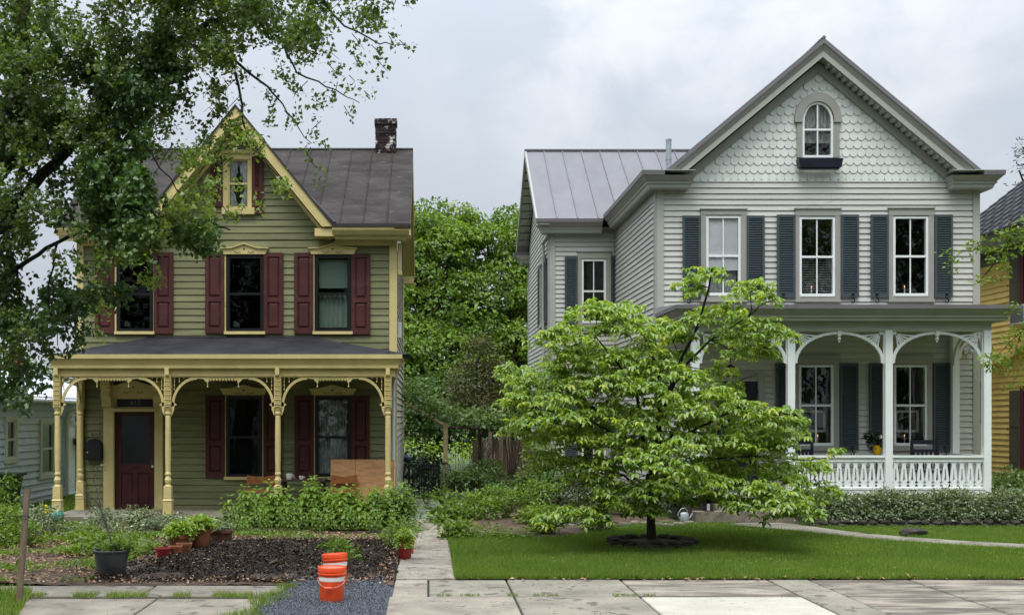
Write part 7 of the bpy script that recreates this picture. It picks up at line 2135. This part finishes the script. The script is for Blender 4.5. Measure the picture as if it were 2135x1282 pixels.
g = G(233, 1200); g.z = .0
bp = pot((g.x, g.y, 0), .235, .34, M['plastic'], 'large_nursery_pot', 'large dark grey nursery pot holding a bare young shrub', rim=.05)
m = MB(); rq = random.Random(6)
m.tube([(g.x + .0, g.y, .3), at(232, 1130, g.y), at(222, 1090, g.y), at(205, 1050, g.y), at(180, 1022, g.y)], [.017, .015, .012, .009, .005], 6)
m.tube([at(230, 1120, g.y), at(215, 1080, g.y), at(205, 1030, g.y), at(195, 1000, g.y), at(206, 970, g.y)], [.013, .011, .009, .006, .004], 5)
m.tube([at(218, 1085, g.y), at(190, 1050, g.y), at(165, 1020, g.y), at(140, 995, g.y)], [.006, .005, .003, .002], 5)
m.tube([at(205, 1035, g.y), at(212, 1005, g.y), at(208, 985, g.y)], [.004, .003, .0015], 5)
m.tube([at(205, 1050, g.y), at(180, 1040, g.y), at(150, 1040, g.y)], [.004, .003, .0015], 5)
m.tube([at(190, 1050, g.y), at(175, 1010, g.y), at(165, 990, g.y)], [.004, .003, .0015], 5)
m.build('bare_stems', M['greybark'], bp, smooth=True)
potplant(bp, g, [bb(g.x + .08, g.y, .37, .09, .05), bb(g.x + .17, g.y, .38, .07, .05), bb(g.x - .1, g.y + .05, .36, .07, .04)], L['fern'], .07, 201)
potplant(bp, g, [bb(X(208, g.y), g.y, Z(975, g.y), .03, .03), bb(X(225, g.y), g.y, Z(1075, g.y), .05, .05)], L['varieg'], .04, 202)
def pos(px_, py_): return G(px_, py_)
g = pos(340, 1166); p = pot((g.x, g.y, 0), .115, .17, M['redpot'], 'small_red_pot', 'small glossy red pot at the front left of the pot cluster', rim=.09)
g = pos(364, 1164); p = pot((g.x, g.y + .06, 0), .10, .18, M['terra'], 'small_terracotta_pot', 'small pale terracotta pot just right of the small red pot')
g = pos(381, 1160); p = pot((g.x, g.y + .1, 0), .115, .19, M['terra'], 'terracotta_pot', 'medium terracotta pot between the small pale pot and the lettuce pots')
g = pos(376, 1156); g.y += .25; p = pot((X(378, g.y), g.y, 0), .20, .28, M['terra'], 'terracotta_planter', 'terracotta pot full of bright lettuce, left of the tall one')
potplant(p, g, [bb(X(378, g.y), g.y, .33, .19, .09), bb(X(362, g.y), g.y, .31, .09, .07)], L['lime'], .085, 203)
g = pos(416, 1150); g.y += .15; p = pot((X(415, g.y), g.y, 0), .19, .35, M['terra'], 'tall_terracotta_pot', 'tall terracotta pot with lettuce spilling over its rim')
potplant(p, g, [bb(X(415, g.y), g.y, .40, .19, .09)], L['lime'], .085, 204)
g = pos(457, 1134); p = pot((g.x, g.y, 0), .20, .24, M['terradark'], 'brown_trough', 'dark brown square planter at the right end of the pot cluster', square=True)
potplant(p, g, [bb(g.x, g.y, .27, .17, .07)], L['varieg'], .05, 205)
g = pos(844, 1165); p = pot((g.x, g.y, 0), .12, .17, M['redpot'], 'red_path_pot', 'red round pot with bright green plant beside the path', rim=.09)
potplant(p, g, [bb(g.x, g.y, .24, .11, .08), bb(g.x + .01, g.y, .34, .08, .08)], L['lime'], .06, 206)
g = pos(850, 1156); p = pot((g.x, g.y + .12, 0), .10, .25, M['redpot'], 'square_red_pot', 'square dark red pot half hidden behind the round red one by the path', square=True)
g = pos(703, 1200); shrub('bucket_seedling', 'small yellow-green plant growing behind the rear bucket', 'plant', (X(705, 15.9), 15.9, .05), [B(700, 1142, 15.9, 22, 12), B(722, 1150, 15.9, 16, 12), B(725, 1170, 15.7, 12, 12)], L['fern'], .07, 1.0, 207, clump=.08, per=7)
# ---- stake
g = pos(52, 1300)
stk = thing('wooden_stake', (X(44, 12.4), 12.4, 0), 'weathered leaning wooden stake with a wire at the lower left corner', 'stake')
m = MB(); a = at(38, 1275, 12.4); b_ = at(57, 1020, 12.4); w_ = .027
m.hexa([(a.x - w_, 12.38, -.05), (a.x + w_, 12.38, -.05), (a.x + w_, 12.43, -.05), (a.x - w_, 12.43, -.05), (b_.x - w_, 12.38, b_.z), (b_.x + w_, 12.38, b_.z + .01), (b_.x + w_, 12.43, b_.z + .01), (b_.x - w_, 12.43, b_.z)])
m.build('post', M['postwood'], stk)
MB().tube([at(40, 1077, 12.37), at(51, 1075, 12.355), at(62, 1077, 12.37), at(63, 1077, 12.46), at(40, 1077, 12.46), at(40, 1077, 12.37)], .006, 4).build('wire', M['iron'], stk)
# ---- bin, toy, ball
bn = thing('wheelie_bin', (X(8, 24), 24, 0), 'dark green rubbish bin against the low house at the left edge', 'bin')
m = MB(); xa, xb = X(-35, 24), X(35, 24); m.taper(xa + .05, xb - .10, 23.8, 24.3, .06, xa, xb, 23.7, 24.4, Z(992, 24)); m.build('body', M['bin'], bn)
MB().box(xa - .04, xb + .06, 23.66, 24.44, Z(992, 24), Z(986, 24)).build('lid', M['bin'], bn)
MB().lathe([(.0, 0), (.1, 0), (.1, .05), (0, .05)], xb - .1, 24.35, 10).build('wheel', M['iron'], bn)
ty = thing('garden_ornament', G(95, 1072), 'small yellow plastic figure on the grass left of the porch', 'ornament')
g = G(95, 1074)
MB().lathe([(.05, .02), (.07, .06), (.05, .12), (.02, .14)], g.x, g.y, 8).lathe([(.03, .13), (.045, .17), (.03, .21), (.01, .22)], g.x + .01, g.y, 8).tube([(g.x - .09, g.y, .05), (g.x - .02, g.y, .12), (g.x + .09, g.y, .06)], .015, 5).build('figure', M['toy'], ty, smooth=True)
g = G(120, 1092)
tb = thing('teal_ball', (g.x, g.y, 0), 'teal green plastic ball half sunk in the shrubs at the porch corner', 'ball')
MB().lathe([(.12 * math.sin(t) + .001, .13 - .12 * math.cos(t)) for t in np.linspace(0, math.pi, 9)], g.x, g.y, 14).build('ball', M['teal'], tb, smooth=True)
# ---- porch furniture, green house
def ladder_chair(xc, yc, zf, label, w=.48, hb=.92, mat='chairwood', ang=0):
    t = thing('wooden_chair', (xc, yc, zf), label, 'chair', None)
    h = w / 2
    MB().box(xc - h, xc + h, yc - .22, yc + .22, zf + .42, zf + .46).build('seat', M[mat], t)
    for a in (-1, 1):
        for b_, top in ((-.2, .42), (.2, hb)):
            MB().box(xc + a * h - .022, xc + a * h + .022, yc + b_ - .022, yc + b_ + .022, zf, zf + top).build('leg', M[mat], t)
    P = [(xc - h, zf + hb - .17), (xc + h, zf + hb - .17), (xc + h, zf + hb), (xc + h * .5, zf + hb - .02), (xc, zf + hb - .045), (xc - h * .5, zf + hb - .02), (xc - h, zf + hb)]
    MB().py(P, yc + .18, yc + .21).build('backrest', M[mat], t)
    MB().box(xc - h, xc + h, yc + .185, yc + .205, zf + .58, zf + .64).build('back_rail', M[mat], t)
    return t
ladder_chair(X(541, 23.1), 23.1, PF, 'orange-brown wooden chair on the green porch left of the table', w=.52, hb=.74)
ladder_chair(X(716, 22.95), 22.95, PF, 'orange-brown wooden chair on the green porch in front of the plywood sheet', w=.48, hb=.76)
tb_ = thing('porch_table', (X(630, 23.3), 23.3, PF), 'dark wooden table on the green porch with mugs on it', 'table')
zt_ = Z(998, 23.3)
MB().box(X(587, 23.3), X(680, 23.3), 23.0, 23.6, zt_ - .035, zt_).build('tabletop', M['darkwood'], tb_)
for a in (592, 674):
    for y_ in (23.05, 23.5): MB().box(X(a, 23.3) - .03, X(a, 23.3) + .03, y_, y_ + .06, PF, zt_ - .035).build('leg', M['darkwood'], tb_)
for px_, r, h, lab in ((603, .065, .115, 'large pale grey mug at the left end of the porch table'), (628, .045, .07, 'small white cup in the middle of the porch table'), (614, .022, .06, 'small amber bottle between the two cups')):
    xq = X(px_, 23.15)
    t = thing('mug' if r > .03 else 'small_bottle', (xq, 23.15, zt_), lab, 'cup' if r > .03 else 'bottle')
    m = MB(); m.lathe([(r * .8, zt_), (r, zt_ + h * .3), (r, zt_ + h), (r * .88, zt_ + h), (r * .85, zt_ + h * .2), (.005, zt_ + h * .18)], xq, 23.15, 14)
    m.build('cup', M['mug'] if r > .03 else M['terra'], t, smooth=True)
    if r > .03: MB().tube([(xq + r, 23.15, zt_ + h * .8), (xq + r + .03, 23.15, zt_ + h * .6), (xq + r, 23.15, zt_ + h * .3)], .008, 5).build('handle', M['mug'], t)
pl = thing('plywood_sheet', (X(755, 23.25), 23.25, PF), 'sheet of plywood leaning on edge at the right end of the green porch', 'board')
xm = X(741, 23.2)
for a, b_ in ((X(689, 23.2), xm - .003), (xm + .003, X(822, 23.2))):
    MB().hexa([(a, 23.14, PF), (b_, 23.14, PF), (b_, 23.16, PF), (a, 23.16, PF), (a, 23.30, Z(958, 23.2)), (b_, 23.30, Z(958, 23.2)), (b_, 23.32, Z(958, 23.2)), (a, 23.32, Z(958, 23.2))]).build('panel', M['pinepanel'], pl)
# ---- porch furniture, grey house
def porch_chair(xc, w, label):
    t = thing('porch_armchair', (xc, 23.2, FZ), label, 'chair')
    h = w / 2; zt_ = Z(917, 23.3)
    for a in (-1, 1):
        for b_, top in ((-.25, .42 + FZ + .22), (.25, zt_)):
            MB().box(xc + a * h - .025, xc + a * h + .025, 23.2 + b_ - .025, 23.2 + b_ + .025, FZ, top).build('leg', M['navy'], t)
        MB().box(xc + a * h - .035, xc + a * h + .035, 22.93, 23.45, FZ + .64, FZ + .665).build('armrest', M['navy'], t)
    MB().box(xc - h, xc + h, 22.93, 23.45, FZ + .40, FZ + .43).build('seat', M['navy'], t)
    MB().box(xc - h, xc + h, 23.44, 23.47, zt_ - .09, zt_).build('top_rail', M['navy'], t)
    MB().box(xc - h, xc + h, 23.44, 23.47, zt_ - .24, zt_ - .19).build('back_rail', M['navy'], t)
    for k in range(6):
        x_ = xc - h + w * (k + .5) / 6
        MB().box(x_ - .02, x_ + .02, 23.445, 23.465, FZ + .43, zt_ - .24).build('slat', M['navy'], t)
porch_chair(X(1930, 23.4), .52, 'dark slatted armchair on the grey porch behind the right railing')
porch_chair(X(1672, 23.4), .44, 'dark slatted armchair on the grey porch left of the first railing post')
stl = thing('plant_stand', (X(1829, 23.0), 23.0, FZ), 'small dark side table carrying the yellow pot on the grey porch', 'table')
zt_ = Z(950, 22.8)
MB().lathe([(.17, zt_ - .03), (.17, zt_)], X(1829, 23.0), 23.0, 14).build('tabletop', M['iron'], stl)
for a in (0, 2.1, 4.2): MB().tube([(X(1829, 23) + .14 * math.cos(a), 23 + .14 * math.sin(a), FZ), (X(1829, 23) + .1 * math.cos(a), 23 + .1 * math.sin(a), zt_ - .03)], .012, 5).build('leg', M['iron'], stl)
yp = thing('yellow_pot', (X(1829, 23), 23, zt_), 'bright yellow pot with dark leaves and a white flower on the grey porch', 'plant pot')
MB().lathe([(.05, zt_), (.07, zt_ + .03), (.085, zt_ + .17), (.09, zt_ + .21), (.08, zt_ + .21), (.01, zt_ + .19)], X(1829, 23), 23, 14).build('pot', M['potyellow'], yp, smooth=True)
cloud('plant', yp, L['conifer'], [(X(1829, 23), 23, zt_ + .32, .16, .12, .12)], .09, 1.2, 210, clump=.08, per=8)
rw = np.random.default_rng(4); xq = X(1829, 23)
foliage('flower', np.array([[xq, 22.86, zt_ + .38]] * 6), np.array([[math.cos(a), -.3, math.sin(a)] for a in np.arange(6) * 1.05]), np.array([[0, -1, .2]] * 6), .05, .045, M['white'], yp, None, 'oval')
for i, (px_, zz_) in enumerate(((1880, 0), (1885, 0))): pass
# crouched pots on the porch floor behind the balusters
for i, (px_, r, mt_, lab) in enumerate(((1790, .13, 'stone', 'stoneware jar on the porch floor behind the left railing bay'), (1905, .13, 'darkstone', 'dark planter on the porch floor below the armchair'), (1930, .12, 'galv', 'pale patterned planter on the porch floor behind the balusters'))):
    xq = X(px_, 22.9); t = thing('floor_pot', (xq, 22.9, FZ), lab, 'plant pot')
    MB().lathe([(r * .6, FZ), (r, FZ + .12), (r * .9, FZ + .26), (r * .7, FZ + .30)], xq, 22.9, 14).build('pot', M[mt_], t, smooth=True)
# hanging lit lantern by the door
zl_ = Z(773, 23.3); xq = X(1523, 23.3)
hl = thing('hanging_lantern', (xq, 23.3, zl_), 'lit glass lantern hanging from the grey porch ceiling by the door', 'lamp')
MB().tube([(xq, 23.3, zl_ + .12), (xq, 23.3, bz1 - .04)], .006, 4).build('chain', M['iron'], hl)
m = MB(); m.lathe([(.10, zl_ + .07), (.05, zl_ + .11), (.02, zl_ + .13)], xq, 23.3, 8); m.lathe([(.07, zl_ - .12), (.08, zl_ - .10)], xq, 23.3, 8)
for a in range(4): m.tube([(xq + .08 * math.cos(a * 1.571 + .78), 23.3 + .08 * math.sin(a * 1.571 + .78), zl_ - .10), (xq + .09 * math.cos(a * 1.571 + .78), 23.3 + .09 * math.sin(a * 1.571 + .78), zl_ + .07)], .006, 4)
m.build('lantern_frame', M['iron'], hl)
MB().lathe([(.01, zl_ - .06), (.028, zl_ - .03), (.024, zl_ + .01), (.008, zl_ + .04)], xq, 23.3, 10).build('bulb', M['lamp'], hl, smooth=True)
# floor lantern on the step, watering can, lawn rock
xq = X(1477, 22.1); z0_ = .236
fl = thing('floor_lantern', (xq, 22.1, z0_), 'black glazed floor lantern on the stone step by the first porch post', 'lantern')
m = MB(); frame(m, xq - .075, xq + .075, z0_, z0_ + .27, 22.03, 22.05, .014); frame(m, xq - .075, xq + .075, z0_, z0_ + .27, 22.16, 22.18, .014)
m.box(xq - .085, xq + .085, 22.02, 22.19, z0_ - .001, z0_ + .015); m.taper(xq - .09, xq + .09, 22.015, 22.195, z0_ + .271, xq - .03, xq + .03, 22.07, 22.13, z0_ + .34)
m.build('cage', M['iron'], fl)
MB().lathe([(.03, z0_ + .016), (.03, z0_ + .14)], xq, 22.1, 10).build('candle', M['mug'], fl)
MB().tube([(xq - .03, 22.1, z0_ + .34), (xq - .025, 22.1, z0_ + .38), (xq + .025, 22.1, z0_ + .38), (xq + .03, 22.1, z0_ + .34)], .005, 4).build('ring', M['iron'], fl)
g = G(1427, 1091)
wc = thing('watering_can', (g.x, g.y, 0), 'galvanised watering can beside the stone step', 'watering can')
MB().lathe([(.085, .03), (.09, .04), (.085, .19), (.06, .215), (.055, .21), (.01, .20)], g.x, g.y, 16, sy=.85).build('body', M['galv'], wc, smooth=True)
MB().tube([(g.x + .07, g.y, .07), (g.x + .13, g.y, .15), (g.x + .17, g.y, .215)], [.022, .017, .014], 8).lathe([(.014, .21), (.035, .235), (.002, .24)], g.x + .178, g.y, 10).build('spout', M['galv'], wc, smooth=True)
MB().tube([(g.x - .085, g.y, .08), (g.x - .13, g.y, .17), (g.x - .07, g.y, .28), (g.x + .0, g.y, .30), (g.x + .055, g.y, .25), (g.x + .06, g.y, .21)], .008, 6).build('handle', M['galv'], wc, smooth=True)
g = G(1904, 1119)
rk_ = thing('lawn_rock', (g.x, g.y, 0), 'flat dark grey rock lying on the lawn beyond the curved walk', 'rock')
MB().rock((g.x, g.y, .075), .26, .12, .075, 17, 11).build('rock', M['darkstone'], rk_, smooth=True)
g = G(650, 1196)
fs_ = thing('pale_stone', (g.x, g.y, .05), 'pale sandy stone at the edge of the black mulch left of the buckets', 'stone')
MB().rock((g.x, g.y, .06), .065, .05, .035, 23, 8).build('stone', M['stone'], fs_, smooth=True)
